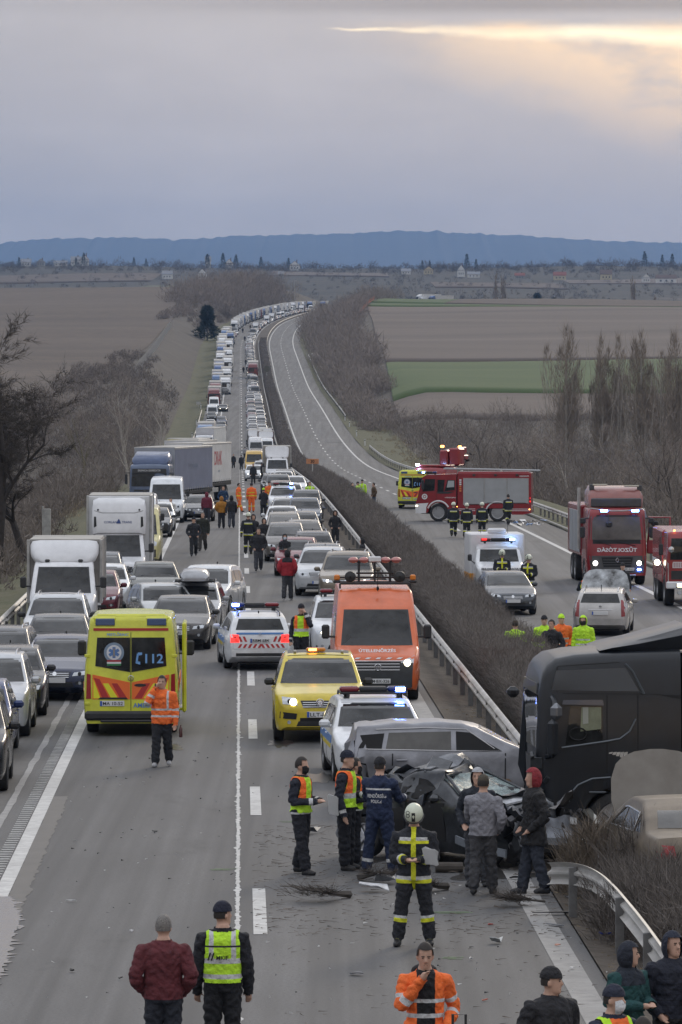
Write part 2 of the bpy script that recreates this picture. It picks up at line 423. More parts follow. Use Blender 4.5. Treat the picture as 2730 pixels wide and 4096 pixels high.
GREENF = ground_mat('young_crop', (.050, .080, .026), (.075, .104, .036), None, scale=.02, fine=.3, stretch=(.25, 1.4, 1), bump=.2, bs=2)
FARL = ground_mat('far_slope', (.022, .023, .019), (.058, .050, .037), (.02, .021, .018), scale=.011, fine=.05, stretch=(.55, 1.5, 1), bump=0)
HILLM = ground_mat('forest_hill', (.034, .040, .050), (.054, .060, .070), None, scale=.008, fine=.05, bump=0)
PAINTW = ground_mat('road_paint', (.46, .46, .45), (.60, .60, .585), (.36, .355, .35), scale=1.5, fine=5.0, rough=.6, bump=.05)
PAINTD = ground_mat('worn_road_paint', (.24, .238, .235), (.34, .335, .33), (.20, .198, .195), scale=1.5, fine=4.0, rough=.65, bump=.05)
# ------------------------------------------------------------------ terrain sheet
def grid_sheet(name, us, ds, zf, m, kind='structure', xf=None):
 U, D = np.meshgrid(np.asarray(us, float), np.asarray(ds, float))
 X = (U + road_x(D)) if xf is None else xf(U, D)
 Z = zf(X, D, U); nu, nd = len(us), len(ds)
 V = np.stack([X, D, Z], -1).reshape(-1, 3)
 i = np.arange(nd - 1)[:, None] * nu + np.arange(nu - 1)[None, :]
 F = np.stack([i, i + 1, i + nu + 1, i + nu], -1).reshape(-1, 4)
 o = obj(name, np_mesh(name, V, F, m, True)); tag(o, kind=kind); return o
_us = np.unique(np.concatenate([-np.geomspace(28, 1700, 34), np.linspace(-27, 42, 36), np.geomspace(44, 1700, 34)]))
_ds = np.unique(np.concatenate([np.linspace(-120, 60, 8), np.linspace(70, 1500, 110), np.geomspace(1510, 7800, 90)]))
def tz(X, D, U): return terr_z(X, D) + .35 * np.sin(X * .9 + D * .13) * np.sin(D * .41) * sm(10, 22, np.abs(U - 6)) * (1 - sm(700, 1000, D))
o = grid_sheet('terrain', _us, _ds, tz, SCRUB, xf=lambda U, D: np.where(D < 1400, U + road_x(D), U + np.where(D < 1400, 0, road_x(1400.0) + (np.minimum(road_x(D), 20) - road_x(1400.0)) * np.exp(-np.abs(U) / 400))))
def field(name, m, x0, x1, d0, d1, lift=.25, nx=30, nd=30, slant=0.0):
 ds = np.concatenate([[d0], np.linspace(d0, d1, nd - 2), [d1]]); t = np.concatenate([[0], np.linspace(0, 1, nx - 2), [1]]); xa, xb = (q[0] if isinstance(q, tuple) else q for q in (x0, x1))
 if xa > 0: t = t ** 2.6
 elif xb < -40 and xa < -800: t = 1 - (1 - t) ** 2.6
 D, T = np.meshgrid(ds, t, indexing='ij')
 a = np.interp(D, [d0, d1], x0) if isinstance(x0, tuple) else np.full_like(D, x0)
 b = np.interp(D, [d0, d1], x1) if isinstance(x1, tuple) else np.full_like(D, x1)
 X = a + (b - a) * T; D = D + slant * (X - X.mean())
 Z = terr_z(X, D) + lift; Z[0] -= 3; Z[-1] -= 3; Z[1:-1, 0] -= 3; Z[1:-1, -1] -= 3
 V = np.stack([X, D, Z], -1).reshape(-1, 3)
 i = np.arange(nd - 1)[:, None] * nx + np.arange(nx - 1)[None, :]
 F = np.stack([i, i + 1, i + nx + 1, i + nx], -1).reshape(-1, 4)
 o = obj(name, np_mesh(name, V, F, m, True)); tag(o, kind='structure'); return o
field('ploughed_field', PLOUGH, -900, (-42.0, -66.0), 640, 2215, nd=60)
field('ploughed_field', PLOUGH2, (10.5, 10.0), 900, 835, 905, .3, nd=8)
field('green_field', GREENF, (10.0, 11.0), 900, 907, 1150, .3, nd=14)
field('ploughed_field', PLOUGH2, (11.0, 10.0), 900, 1152, 1790, .3, nd=26)
field('green_field', GREENF, (9.0, 9.5), 900, 1792, 1835, .3, nd=5)
field('ploughed_field', PLOUGH, (40.0, 62.0), 900, 1837, 2160, .3, nd=14)
field('green_field', GREENF, (9.5, 20.0), (39.5, 61.5), 1837, 2160, .3, nd=14)
field('far_slope', FARL, -1300, 1300, 2650, 4800, .4, nd=40, nx=60)
for (xa, xb, da, db, m_) in ((-330, -150, 3700, 3950, PLOUGH), (-150, -60, 3350, 3600, GRASS), (-60, 40, 3900, 4100, PLOUGH2), (70, 170, 3500, 3720, PLOUGH), (180, 330, 3700, 3850, PLOUGH2), (-430, -330, 3300, 3500, GRASS)):
 field('hillside_field', m_, xa, xb, da, db, .9, nx=12, nd=8, slant=.08)
def hills():
 pts = [(-4500, 985), (-1500, 985), (0, 963), (174, 952), (435, 950), (696, 963), (958, 945), (1219, 935), (1567, 930), (1915, 940), (2263, 956), (2730, 978), (4500, 1000), (7500, 1010)]
 px = np.linspace(-4500, 7500, 900); yy = np.interp(px, [p[0] for p in pts], [p[1] for p in pts])
 rng = np.random.default_rng(3)
 D = 20000.0; X = (px - 1365) * D / FPX
 top = CAMH + (HZY - yy) * D / FPX + np.convolve(rng.normal(0, 4.0, 900), np.ones(2) / 2, 'same') + 9 * np.sin(X * .003) * np.sin(X * .0021 + 1)
 rows = []
 for k, (t, dd) in enumerate(((0, 7000), (.25, 13500), (.55, 16500), (.85, 19000), (1.0, 20000), (.75, 21300))):
  z = 50 + (top - 50) * t + (14 * np.sin(X * .004 + k) if 0 < k < 4 else 0)
  rows.append(np.stack([X * (dd / D) ** .3, np.full_like(X, dd), z], -1))
 V = np.concatenate(rows); n = 900
 i = np.arange(5)[:, None] * n + np.arange(n - 1)[None, :]
 F = np.stack([i, i + 1, i + n + 1, i + n], -1).reshape(-1, 4)
 tag(obj('hills', np_mesh('hills', V, F, HILLM, True)), kind='structure')
hills()
# ------------------------------------------------------------------ motorway
RD = np.unique(np.concatenate([np.linspace(18, 300, 60), np.linspace(305, 2500, 180)]))
def strip(name, u0, u1, d0, d1, m, lift=0.0, right=None, kind='structure', parent=None, rag=0.0, seed=0, n=2, step=None):
 ds = RD[(RD > d0) & (RD < d1)] if step is None else np.arange(d0, d1, step)
 ds = np.unique(np.concatenate([[d0], ds, [d1]]))
 us = np.linspace(u0, u1, n); U, D = np.meshgrid(us, ds)
 if rag:
  rng = np.random.default_rng(seed)
  for j in (0, -1):
   w = np.convolve(rng.normal(0, 1, len(ds)), [.25, .5, .25], 'same') * rag
   U[:, j] += np.abs(w) * (-1 if j == 0 else 1)
 rt = (u0 > 8) if right is None else right
 Z = road_z(D) + lift
 if rt: Z = Z + right_off(D)
 elif u0 > 4: Z = Z + right_off(D) * np.clip((U - 4.7) / 3.5, 0, 1)
 V = np.stack([road_x(D) + U, D, Z], -1).reshape(-1, 3)
 nd = len(ds); i = np.arange(nd - 1)[:, None] * n + np.arange(n - 1)[None, :]
 F = np.stack([i, i + 1, i + n + 1, i + n], -1).reshape(-1, 4)
 o = obj(name, np_mesh(name, V, F, m, True), parent)
 if parent is None: tag(o, kind=kind)
 return o
road = strip('road', -6.6, 4.62, 18, 2500, ASPH, n=12)
road2 = strip('road', 8.3, 16.4, 18, 2500, ASPH, n=9)
strip('paved_shoulder', 16.4, 18.3, 18, 2500, ASPH2, lift=.0, n=3, right=True)
strip('median_ground', 4.62, 8.3, 18, 2500, SOIL, lift=.03, n=5, right=False)
def verge(name, u0, u1, lift0, m, n=7):
 us = np.linspace(u0, u1, n); U, D = np.meshgrid(us, RD)
 w = (U - us[0]) / (us[-1] - us[0]) if abs(u0) < abs(u1) else (us[-1] - U) / (us[-1] - us[0])
 X = road_x(D) + U; zr = road_z(D) + (right_off(D) if u0 > 0 else 0) + lift0
 Z = zr * (1 - sm(.12, 1, w)) + (terr_z(X, D) + .12) * sm(.12, 1, w) + .05 * np.sin(D * 1.1 + U * 3)
 V = np.stack([X, D, Z], -1).reshape(-1, 3); nd = len(RD)
 i = np.arange(nd - 1)[:, None] * n + np.arange(n - 1)[None, :]
 F = np.stack([i, i + 1, i + n + 1, i + n], -1).reshape(-1, 4)
 tag(obj(name, np_mesh(name, V, F, m, True)), kind='structure')
verge('verge', -12.0, -6.6, -.02, GRASS); verge('verge', 18.3, 26.0, .06, GRASS)
edge = strip('edge_line', -3.58, -3.36, 50, 2400, PAINTW, lift=.006, parent=road)
strip('edge_line', 4.07, 4.42, 50, 2400, PAINTD, lift=.006, parent=road)
strip('edge_line', 8.72, 8.95, 50, 2400, PAINTW, lift=.006, parent=road2, right=True)
strip('edge_line', 15.95, 16.2, 50, 2400, PAINTW, lift=.006, parent=road2, right=True)
strip('joint_line', -.018, .016, 50, 330, PAINTW, lift=.006, parent=road, rag=.030, seed=4, step=.09)
strip('joint_line', -.02, .02, 330, 1500, PAINTD, lift=.006, parent=road)
strip('old_line', -4.12, -4.02, 50, 300, PAINTD, lift=.006, parent=road, rag=.03, seed=9, step=.6)
strip('patch_strip', -4.62, -4.16, 50, 400, ASPH2, lift=.004, parent=road)
def dash(par, u, d0, d1, w, rt):
 strip('dash', u - w / 2, u + w / 2, d0, d1, PAINTW, lift=.006, parent=par, right=rt)
for k in range(0, 100):
 d0 = 64.2 + 18 * k
 if d0 < 1500: dash(road, .31, d0, d0 + 5.9, .19, False)
 if d0 > 220 and d0 < 2000: dash(road2, 12.35, d0 + 3, d0 + 8.9, .20, True)
mb = MB()
for k in range(330):
 d = 52 + k * .38
 mb.box((float(road_x(d)) - 3.70, d, .010), (.20, .07, .016))
tag(mb.build('rumble_ribs', PAINTW, road, smooth=0, fix=False), kind='stuff')
WET = mat('damp_asphalt', (.075, .070, .064), .5, var=.15, vs_=1.5)
strip('damp_patch', -3.34, -3.12, 50, 86, WET, lift=.005, parent=road, rag=.06, seed=12, step=.22)
WATER = mat('puddle_water', (.030, .030, .030), .02, spec=1.0, bump=.05, bs=4.0)
def puddle():
 rng = np.random.default_rng(8); rows = [];
 for d in np.arange(44, 69.0, .11):
  w = np.interp(d, [44, 52, 60, 66, 69], [-3.05, -3.12, -2.98, -3.02, -3.3]) + abs(rng.normal(0, .07)) - .05
  rows.append((d, -6.4, w))
 V = []; F = []
 for i, (d, a, b) in enumerate(rows):
  x = float(road_x(d)); V += [(x + a, d, .008), (x + b, d, .008)]
  if i: F.append((2 * i - 2, 2 * i - 1, 2 * i + 1, 2 * i))
 o = MB().add(V, F).build('puddle', WATER, smooth=0, fix=False); tag(o, kind='structure')
puddle()
mbk = MB()
for k in range(60):
 d = 120 + 7 * k; x, _, z = ground(d, 18.4)
 mbk = MB(); mbk.box((0, 0, 0), (.18, 6.9, .16), .02);
 if k == 0: kerb_me = mbk.mesh('kerb', mat('kerb_concrete', (.26, .255, .24), .8, var=.25, vs_=4)); kerb = empty('kerb', (0, 0, 0)); tag(kerb, kind='structure')
 obj('kerb_stone', kerb_me, kerb, (x, d + 3.5, z + .05), (0, 0, -heading(d)))
# ------------------------------------------------------------------ guardrails
def wbeam():   # profile (depth, height), W-shaped
 return [(.00, -.155), (.045, -.135), (.075, -.085), (.070, -.055), (.012, -.015), (.012, .015), (.070, .055), (.075, .085), (.045, .135), (.0, .155)]
RAILM = mat('rail_steel', (.42, .41, .39), .5, metal=.25, var=.25, vs_=1.2)
POSTM = mat('rail_post', (.17, .17, .17), .6, metal=.4, var=.3, vs_=3)
post_me = MB().box((0, 0, .30), (.12, .06, .95), .008).mesh('post', POSTM)
def guardrail(label, pts, side, group=None, posts=True, cat='guardrail', bend=None, rot_rail=0.0, post_step=4.0):
 root = empty('guardrail', pts[0])
 P = [Vector(p) for p in pts]; L = [0.0]
 for a, b in zip(P, P[1:]): L.append(L[-1] + (b - a).length)
 rings = []
 for i, p in enumerate(P):
  t = (P[min(i + 1, len(P) - 1)] - P[max(i - 1, 0)]); t.z = 0; t.normalize()
  nrm = Vector((t.y, -t.x, 0)) * side
  fr = [p + nrm * a + Vector((0, 0, b)) for a, b in wbeam()]; bk = [q - nrm * .012 for q in fr[::-1]]
  rings.append([tuple(q - P[0]) for q in fr + bk])
 mb = MB()
 mb.loft(rings); mb.build('beam', RAILM, root, smooth=40)
 if posts:
  s = 1.0
  while s < L[-1]:
   i = max(k for k in range(len(L)) if L[k] <= s); f = (s - L[i]) / max(L[i + 1] - L[i], 1e-6) if i + 1 < len(P) else 0
   q = P[i].lerp(P[min(i + 1, len(P) - 1)], f) - P[0]
   obj('post', post_me, root, (q.x, q.y, q.z - .68)); s += post_step if s < 90 else post_step * 2
 tag(root, label, cat, group or 'motorway guardrails'); return root
def rail_line(u, d0, d1, h=.62, step=6.0):
 out = []; d = d0
 while d <= d1:
  x, y, z = ground(d, u); out.append((x, y, z + h)); d += step if d < 400 else step * 3
 return out
guardrail('steel guardrail along the grassy left verge beside the nearest queue', rail_line(-6.95, 112, 330), 1)
guardrail('thin pale guardrail on the left verge far up the hill', rail_line(-7.2, 640, 905), 1)
guardrail('long steel guardrail between the near lanes and the median hedge', rail_line(5.5, 87, 1480), -1)
guardrail('pale guardrail right of the empty carriageway behind the long fire engine', rail_line(19.0, 205, 700), -1)
guardrail('distant guardrail right of the empty carriageway at the foot of the wooded slope', rail_line(19.3, 860, 1330), -1)
guardrail('far guardrail on the inner edge of the empty carriageway', rail_line(8.05, 430, 2050), 1, posts=False)
# ------------------------------------------------------------------ delineator posts
dm = MB(); dm.box((0, 0, .5), (.13, .10, 1.0), .02).mi(1).box((0, 0, .83), (.136, .106, .16), .01)
del_me = dm.mesh('delineator_post', [WHITE, INK])
_ord = ['nearest', 'second', 'third', 'fourth', 'fifth', 'sixth', 'seventh', 'eighth', 'ninth', 'tenth', 'eleventh', 'twelfth', 'thirteenth', 'fourteenth', 'fifteenth', 'sixteenth', 'seventeenth', 'eighteenth', 'nineteenth', 'twentieth']
for k, d in enumerate((715, 765, 815, 850, 1340)):
 o = obj('delineator_post', del_me, None, ground(d, 18.95)); tag(o, f'{_ord[k]} white delineator post on the grass right of the empty carriageway', 'delineator', 'delineator posts')
for k, d in enumerate((575, 620, 690, 755, 830, 925)):
 x, y, z = ground(d, -7.6); o = obj('delineator_post', del_me, None, (x, y, z)); tag(o, f'{_ord[k]} white delineator post on the left verge up the hill', 'delineator', 'delineator posts')
# ------------------------------------------------------------------ twigs, brush and trees
RNG = np.random.default_rng(11)
def twigs(base, dirs, length, width, rng):
 n = len(base); r = rng.normal(size=(n, 3)); r[:, 2] *= .3
 p = np.cross(dirs, r); p /= np.linalg.norm(p, axis=1, keepdims=True) + 1e-9
 bend = rng.normal(size=(n, 3)) * .12
 w = width[:, None]; Ln = length[:, None]
 V = np.stack([base - p * w, base + p * w, base + (dirs + bend) * Ln], 1).reshape(-1, 3)
 return V, np.arange(3 * n).reshape(-1, 3)
BARK = mat('bark_grey', (.075, .066, .058), .9, var=.35, vs_=4)
BARKD = mat('bark_dark', (.042, .036, .033), .9, var=.3); TWIGD = mat('twigs_black', (.055, .047, .042), .9, var=.3)
BARKP = mat('bark_pale', (.33, .305, .27), .85, var=.3, vs_=5)
TWIG = mat('twigs_brown', (.165, .140, .120), .9, var=.35, vs_=.8)
TWIG2 = mat('twigs_grey', (.24, .205, .18), .9, var=.3, vs_=.5)
TWIGR = mat('twigs_dark', (.105, .090, .080), .9, var=.3, vs_=.8)
HEDGE = mat('hedge_twigs', (.150, .132, .120), .9, var=.45, vs_=1.3)
HEDGEC = mat('hedge_core', (.042, .037, .033), .95, var=.4, vs_=5, bump=1.0, bs=9)
STRAW = mat('dry_reeds', (.26, .205, .13), .9, var=.3, vs_=2)
NEEDLE = mat('conifer_needles', (.014, .024, .016), .8, var=.5, vs_=.6)
POPLAR = mat('poplar_twigs', (.25, .21, .17), .9, var=.3, vs_=.5)
def bush_cloud(pos, h, r, n, rng, w0=.02, up=.75):
 k = len(pos); idx = np.repeat(np.arange(k), n); m = len(idx)
 lv = rng.random(m); rad = np.sqrt(rng.random(m)) * r[idx]; a = rng.random(m) * 6.283
 hh = h[idx] * (lv ** .8) * (1 - .45 * (rad / r[idx]) ** 2)
 base = pos[idx] + np.stack([rad * np.cos(a), rad * np.sin(a), hh * .85], 1)
 d = np.stack([np.cos(a) * .55 * rng.random(m), np.sin(a) * .55 * rng.random(m), np.full(m, up)], 1) + rng.normal(size=(m, 3)) * .33
 d /= np.linalg.norm(d, axis=1, keepdims=True)
 return twigs(base, d, h[idx] * (.12 + .22 * rng.random(m)), w0 * (.5 + rng.random(m)), rng)
def scatter(u0, u1, d0, d1, n, rng, hmin, hmax, upow=1.0, dpow=1.0):
 d = d0 + (d1 - d0) * rng.random(n) ** dpow; u = u0 + (u1 - u0) * rng.random(n) ** upow
 x = road_x(np.minimum(d, 2100)) + u; z = terr_z(x, d)
 h = hmin + (hmax - hmin) * rng.random(n) ** 1.5
 return np.stack([x, d, z], 1), h
def brush(name, spots, blades, m, w0, label, rr=.5):
 Vs, Fs, o_ = [], [], 0
 for (P, h) in spots:
  V, F = bush_cloud(P, h, h * rr, blades, RNG, w0); Vs.append(V); Fs.append(F + o_); o_ += len(V)
 o = obj(name, np_mesh(name, np.concatenate(Vs), np.concatenate(Fs), m)); tag(o, label, 'thicket', kind='stuff'); return o
brush('thicket', [scatter(-60, -11, 160, 430, 700, RNG, 1.6, 4.4), scatter(-20, -10.5, 165, 420, 260, RNG, 1.2, 2.6), scatter(-15, -9.0, 125, 260, 240, RNG, .7, 2.0), scatter(-75, -13, 380, 780, 900, RNG, 1.5, 4.2)], 150, TWIG, .022, 'grey-brown leafless thicket filling the hollow left of the motorway')
brush('thicket', [scatter(-34, -13, 600, 1000, 420, RNG, 1.5, 3.6), scatter(-30, -20, 900, 1150, 90, RNG, 1.0, 2.5)], 90, TWIG, .05, 'dark low brush along the left embankment up the hill')
brush('thicket', [scatter(25, 85, 260, 520, 760, RNG, 2.2, 5.5), scatter(25, 110, 480, 830, 900, RNG, 2.5, 6.0)], 150, TWIG, .024, 'grey-brown leafless thicket filling the hollow right of the motorway')
brush('thicket', [scatter(21, 26, 800, 960, 70, RNG, 2.5, 5), scatter(21, 30, 950, 1150, 100, RNG, 3.0, 6.5), scatter(21, 34, 1150, 1500, 190, RNG, 4, 8), scatter(19, 37, 1500, 2120, 240, RNG, 4, 9)], 220, TWIG2, .060, 'tall leafless wood on the slope inside the right-hand bend')
brush('thicket', [scatter(-38, -11, 1760, 2150, 230, RNG, 5.0, 11.0), scatter(-30, -12, 1560, 1800, 60, RNG, 2, 5)], 210, TWIG2, .075, 'leafless wood on the crest behind the far lorries')
brush('thicket', [scatter(20.5, 27, 560, 900, 120, RNG, .7, 1.3)], 60, STRAW, .03, 'pale dry reeds at the foot of the right-hand slope')
brush('thicket', [scatter(-17, -10, 170, 420, 110, RNG, .6, 1.5)], 60, STRAW, .012, 'pale dry reeds on the bank left of the queue')
def far_wood(n, d0, d1, x0, x1, hm, hM, blades, w0, m, label):
 d = d0 + (d1 - d0) * RNG.random(n); x = x0 + (x1 - x0) * RNG.random(n)
 P = np.stack([x, d, terr_z(x, d)], 1); h = hm + (hM - hm) * RNG.random(n) ** 2
 V, F = bush_cloud(P, h, h * .55, blades, RNG, w0); o = obj('woodland', np_mesh('woodland', V, F, m)); tag(o, label, 'woodland', kind='stuff')
far_wood(1300, 4050, 4600, -480, 480, 4, 10, 70, .16, TWIGR, 'bare trees lining the village ridge')
far_wood(800, 3100, 4150, -430, 430, 2, 7, 60, .12, TWIGR, 'scattered orchard trees on the village slope')
far_wood(420, 2900, 3500, -330, -40, 2, 5, 60, .12, TWIGR, 'dark scrub belt below the village behind the left field')
far_wood(420, 2700, 3200, 30, 330, 2, 5, 60, .12, TWIGR, 'dark scrub belt below the village behind the right fields')
# ---- single trees
def grow(seed, H, spread, levels, n0, r0, lean=(0, 0), upness=.5, trunk_frac=.35, fork=3):
 rng = np.random.default_rng(seed); segs = []; tips = []
 def rec(p, d, L, r, lv):
  q = p; dd = d; k = 4 if lv == 0 else 3; path = [q]; rad = [r]
  for i in range(k):
   dd = dd + rng.normal(size=3) * (.10 if lv == 0 else .17); dd[2] += .05 * upness; dd /= np.linalg.norm(dd)
   q = q + dd * L / k; path.append(q); rad.append(r * (1 - .5 * (i + 1) / k))
   if lv < levels and (lv > 0 or i >= 1):
    for _ in range(fork if lv < 2 else 2):
     a = rng.random() * 6.283; s = spread * (.6 + .6 * rng.random())
     e = dd * (1 - .35 * s) + np.array([math.cos(a), math.sin(a), .25 * upness]) * s
     e /= np.linalg.norm(e); rec(q, e, L * (.42 + .25 * rng.random()), rad[-1] * .55, lv + 1)
  segs.append((path, rad, lv)); tips.append((q, dd, L, lv))
  for f in (.35, .6, .8):
   j = int(f * k); tips.append((path[j], dd, L * .6, lv))
 d = np.array([lean[0], lean[1], 1.0]); d /= np.linalg.norm(d)
 rec(np.zeros(3), d, H * .55, r0, 0)
 return segs, tips
def bare_tree(name, label, loc, seed, H, spread=.75, levels=3, r0=.2, bark=BARK, twig=TWIG, tw=60, w0=.012, upness=.5, lean=(0, 0), group=None, fork=3, tl=.35):
 segs, tips = grow(seed, H, spread, levels, 0, r0, lean, upness, fork=fork); rng = np.random.default_rng(seed + 7)
 root = empty(name, loc); mb = MB()
 for path, rad, lv in segs:
  if lv <= 2: mb.tube(path, [max(x, .008) for x in rad], 6 if lv < 2 else 4, caps=False)
 mb.build('trunk', bark, root, smooth=60, fix=False)
 B, D, Ln = [], [], []
 for (q, dd, L, lv) in tips:
  n = tw if lv >= levels - 1 else tw // 3
  e = dd[None] + rng.normal(size=(n, 3)) * .55; e[:, 2] += .25 * upness; e /= np.linalg.norm(e, axis=1, keepdims=True)
  b = q[None] - dd[None] * (rng.random((n, 1)) * L * .5); b = b + e * rng.random((n, 1)) * L * .25
  B.append(b); D.append(e); Ln.append(L * tl * (.5 + rng.random(n)))
 B = np.concatenate(B); D = np.concatenate(D); Ln = np.concatenate(Ln)
 V, F = twigs(B, D, Ln, w0 * (.6 + .8 * rng.random(len(B))), rng)
 obj('crown', np_mesh('crown', V, F, twig), root)
 tag(root, label, 'tree', group); return root
def tpos(px, d): x = (px - 1365) * d / FPX; return (x, d, float(terr_z(x, d)) - .2)
bare_tree('bare_tree', 'big dark leafless tree with crooked limbs at the left edge', tpos(-10, 205), 5, 13.0, .85, 4, .26, BARKD, TWIGD, 6, .009, .4, (.12, 0), fork=2, tl=.5)
bare_tree('bare_tree', 'tangled dark leafless tree left of the white post in the hollow', tpos(110, 215), 19, 9.0, .9, 4, .2, BARKD, TWIGD, 6, .009, .3, (-.2, 0), fork=2, tl=.5)
bare_tree('birch_tree', 'tall pale-barked leafless tree standing in the left hollow', tpos(505, 520), 23, 13, .5, 3, .16, BARKP, TWIG2, 3, .010, .9, fork=2)
bare_tree('birch_tree', 'pale forked leafless tree right of the tallest one in the left hollow', tpos(655, 560), 29, 12, .5, 3, .15, BARKP, TWIG2, 3, .010, .9, fork=2)
bare_tree('birch_tree', 'yellowish leafless tree left of the pale ones in the hollow', tpos(345, 430), 31, 9, .55, 3, .14, mat('bark_olive', (.15, .135, .085), .9, var=.3), TWIG2, 4, .010, .8, fork=2)
bare_tree('birch_tree', 'leaning pale leafless tree lowest in the left hollow', tpos(520, 400), 37, 8, .5, 3, .12, BARKP, TWIG2, 3, .010, .8, (-.2, 0), fork=2)
for k, (px, d, H, sd) in enumerate(((2040, 520, 9, 41), (2150, 470, 8, 43), (2290, 430, 10, 47), (2480, 400, 9, 53), (2640, 370, 11, 59), (2715, 340, 9, 61), (1930, 560, 9, 67), (1760, 600, 9, 71))):
 lb = ['leafless tree above the roof of the long fire engine', 'leafless tree above the rear end of the long fire engine', 'leafless tree left of the tanker fire engine cab', 'leafless tree behind the tanker fire engine roof',
          'tall leafless tree behind the rightmost fire engine', 'leafless tree at the right edge behind the rightmost fire engine', 'leafless tree above the cab of the long fire engine', 'leafless tree above the crane truck'][k]
 bare_tree('bare_tree', lb, tpos(px, d), sd, H, .65, 3, .13, BARKP if k in (2, 3) else BARK, TWIG2, 4, .012, .7, group='trees in the right hollow', fork=2)
def poplar(label, px, d, H, seed, w=.16, group='poplars', n=4200, ww=.030):
 rng = np.random.default_rng(seed); root = empty('poplar_tree', tpos(px, d)); mb = MB(); B, D, Ln = [], [], []
 mb.tube([(0, 0, 0), (.1, 0, H * .5), (0, .1, H * .9)], [.28, .2, .04], 6, caps=False)
 for k in range(16):
  a = rng.random() * 6.283; z0 = H * (.06 + .4 * rng.random()); rr = w * H * (.25 + .4 * rng.random()); zt = z0 + H * (.3 + .3 * rng.random())
  p = [(0, 0, z0), (rr * .7 * math.cos(a), rr * .7 * math.sin(a), z0 + (zt - z0) * .35), (rr * math.cos(a), rr * math.sin(a), zt)]
  mb.tube(p, [.07, .05, .015], 4, caps=False)
 mb.build('trunk', BARKP, root, smooth=60, fix=False)
 K = 9; pa = rng.random(K) * 6.283; pr = w * H * .42 * np.sqrt(rng.random(K)); pt = .55 + .45 * rng.random(K); pt[0] = 1; pr[0] = 0; pb = .08 + .25 * rng.random(K); i = rng.integers(0, K, n)
 z = pb[i] + (pt[i] - pb[i]) * rng.random(n) ** .85; q = (z - pb[i]) / (pt[i] - pb[i]); a = rng.random(n) * 6.283
 r = w * H * .17 * np.sin(np.clip(q * .9 + .1, 0, 1) * math.pi) ** .7 * np.sqrt(rng.random(n))
 B = np.stack([pr[i] * np.cos(pa[i]) * (.4 + .6 * q) + r * np.cos(a), pr[i] * np.sin(pa[i]) * (.4 + .6 * q) + r * np.sin(a), z * H], 1)
 D = np.stack([.25 * np.cos(a), .25 * np.sin(a), np.ones(n)], 1) + rng.normal(size=(n, 3)) * .16; D /= np.linalg.norm(D, axis=1, keepdims=True)
 V, F = twigs(B, D, H * (.03 + .06 * rng.random(n)), ww * (.5 + rng.random(n)), rng)
 obj('crown', np_mesh('crown', V, F, POPLAR), root); tag(root, label, 'tree', group)
for k, (px, d, H, w) in enumerate(((2265, 640, 20.5, .38), (2405, 640, 19.5, .27), (2475, 660, 19.5, .34), (2565, 640, 20, .32), (2645, 660, 17.5, .36), (2705, 640, 20, .3))):
 poplar(['leftmost broad poplar in the row on the right', 'narrow poplar second from left in the right-hand row', 'third poplar from left in the right-hand row', 'tall fourth poplar from left in the right-hand row', 'short fifth poplar from left in the right-hand row', 'poplar cut by the right edge of the picture'][k], px, d, H, 80 + k, w)
for k, (px, d, H, w) in enumerate(((1985, 2300, 21, .16), (2015, 2310, 20, .15), (2532, 2300, 20, .14), (2620, 2320, 12, .13))):
 poplar(['left one of the distant poplar pair beyond the right field', 'right one of the distant poplar pair beyond the right field', 'lone distant poplar near the right edge on the skyline', 'small thin poplar right of the lone distant one'][k], px, d, H, 95 + k, w, 'distant poplars', 700, .12)
def conifer(label, px, d, H, seed, w=.45, dense=1400, blunt=False, lift=0.0, group='conifers'):
 rng = np.random.default_rng(seed); p = tpos(px, d); root = empty('conifer_tree', (p[0], p[1], p[2] + lift)); n = dense
 MB().tube([(0, 0, 0), (0, 0, H * .85)], [H * .022, H * .006], 6).build('trunk', BARK, root)
 z = rng.random(n) ** .85
 prof = (np.sqrt(np.clip(1 - z, 0, 1)) * (.75 + .25 * np.sin(z * 9)) if blunt else (1 - z) * (.75 + .35 * np.abs(np.sin(z * 20))))
 a = rng.random(n) * 6.283; lump = .75 + .25 * np.sin(a * 4 + np.floor(z * 7) * 2.1)
 r = w * H * .5 * prof * lump * rng.random(n) ** .4
 B = np.stack([r * np.cos(a), r * np.sin(a), H * (.08 + .9 * z)], 1)
 D = np.stack([np.cos(a), np.sin(a), np.full(n, .25 if blunt else -.15)], 1) + rng.normal(size=(n, 3)) * .3; D /= np.linalg.norm(D, axis=1, keepdims=True)
 V, F = twigs(B, D, H * (.05 + .06 * rng.random(n)), np.full(n, H * .016), rng)
 obj('crown', np_mesh('crown', V, F, NEEDLE), root); tag(root, label, 'conifer', group)
conifer('large dark pine beside the left field at the crest', 830, 1500, 11.5, 201, .95, 2600, True)
conifer('dark pine clump left half beyond the right-hand field', 2150, 2280, 11, 203, .95, 1800, True)
conifer('dark pine clump right half beyond the right-hand field', 2215, 2290, 9, 205, .9, 1500, True)
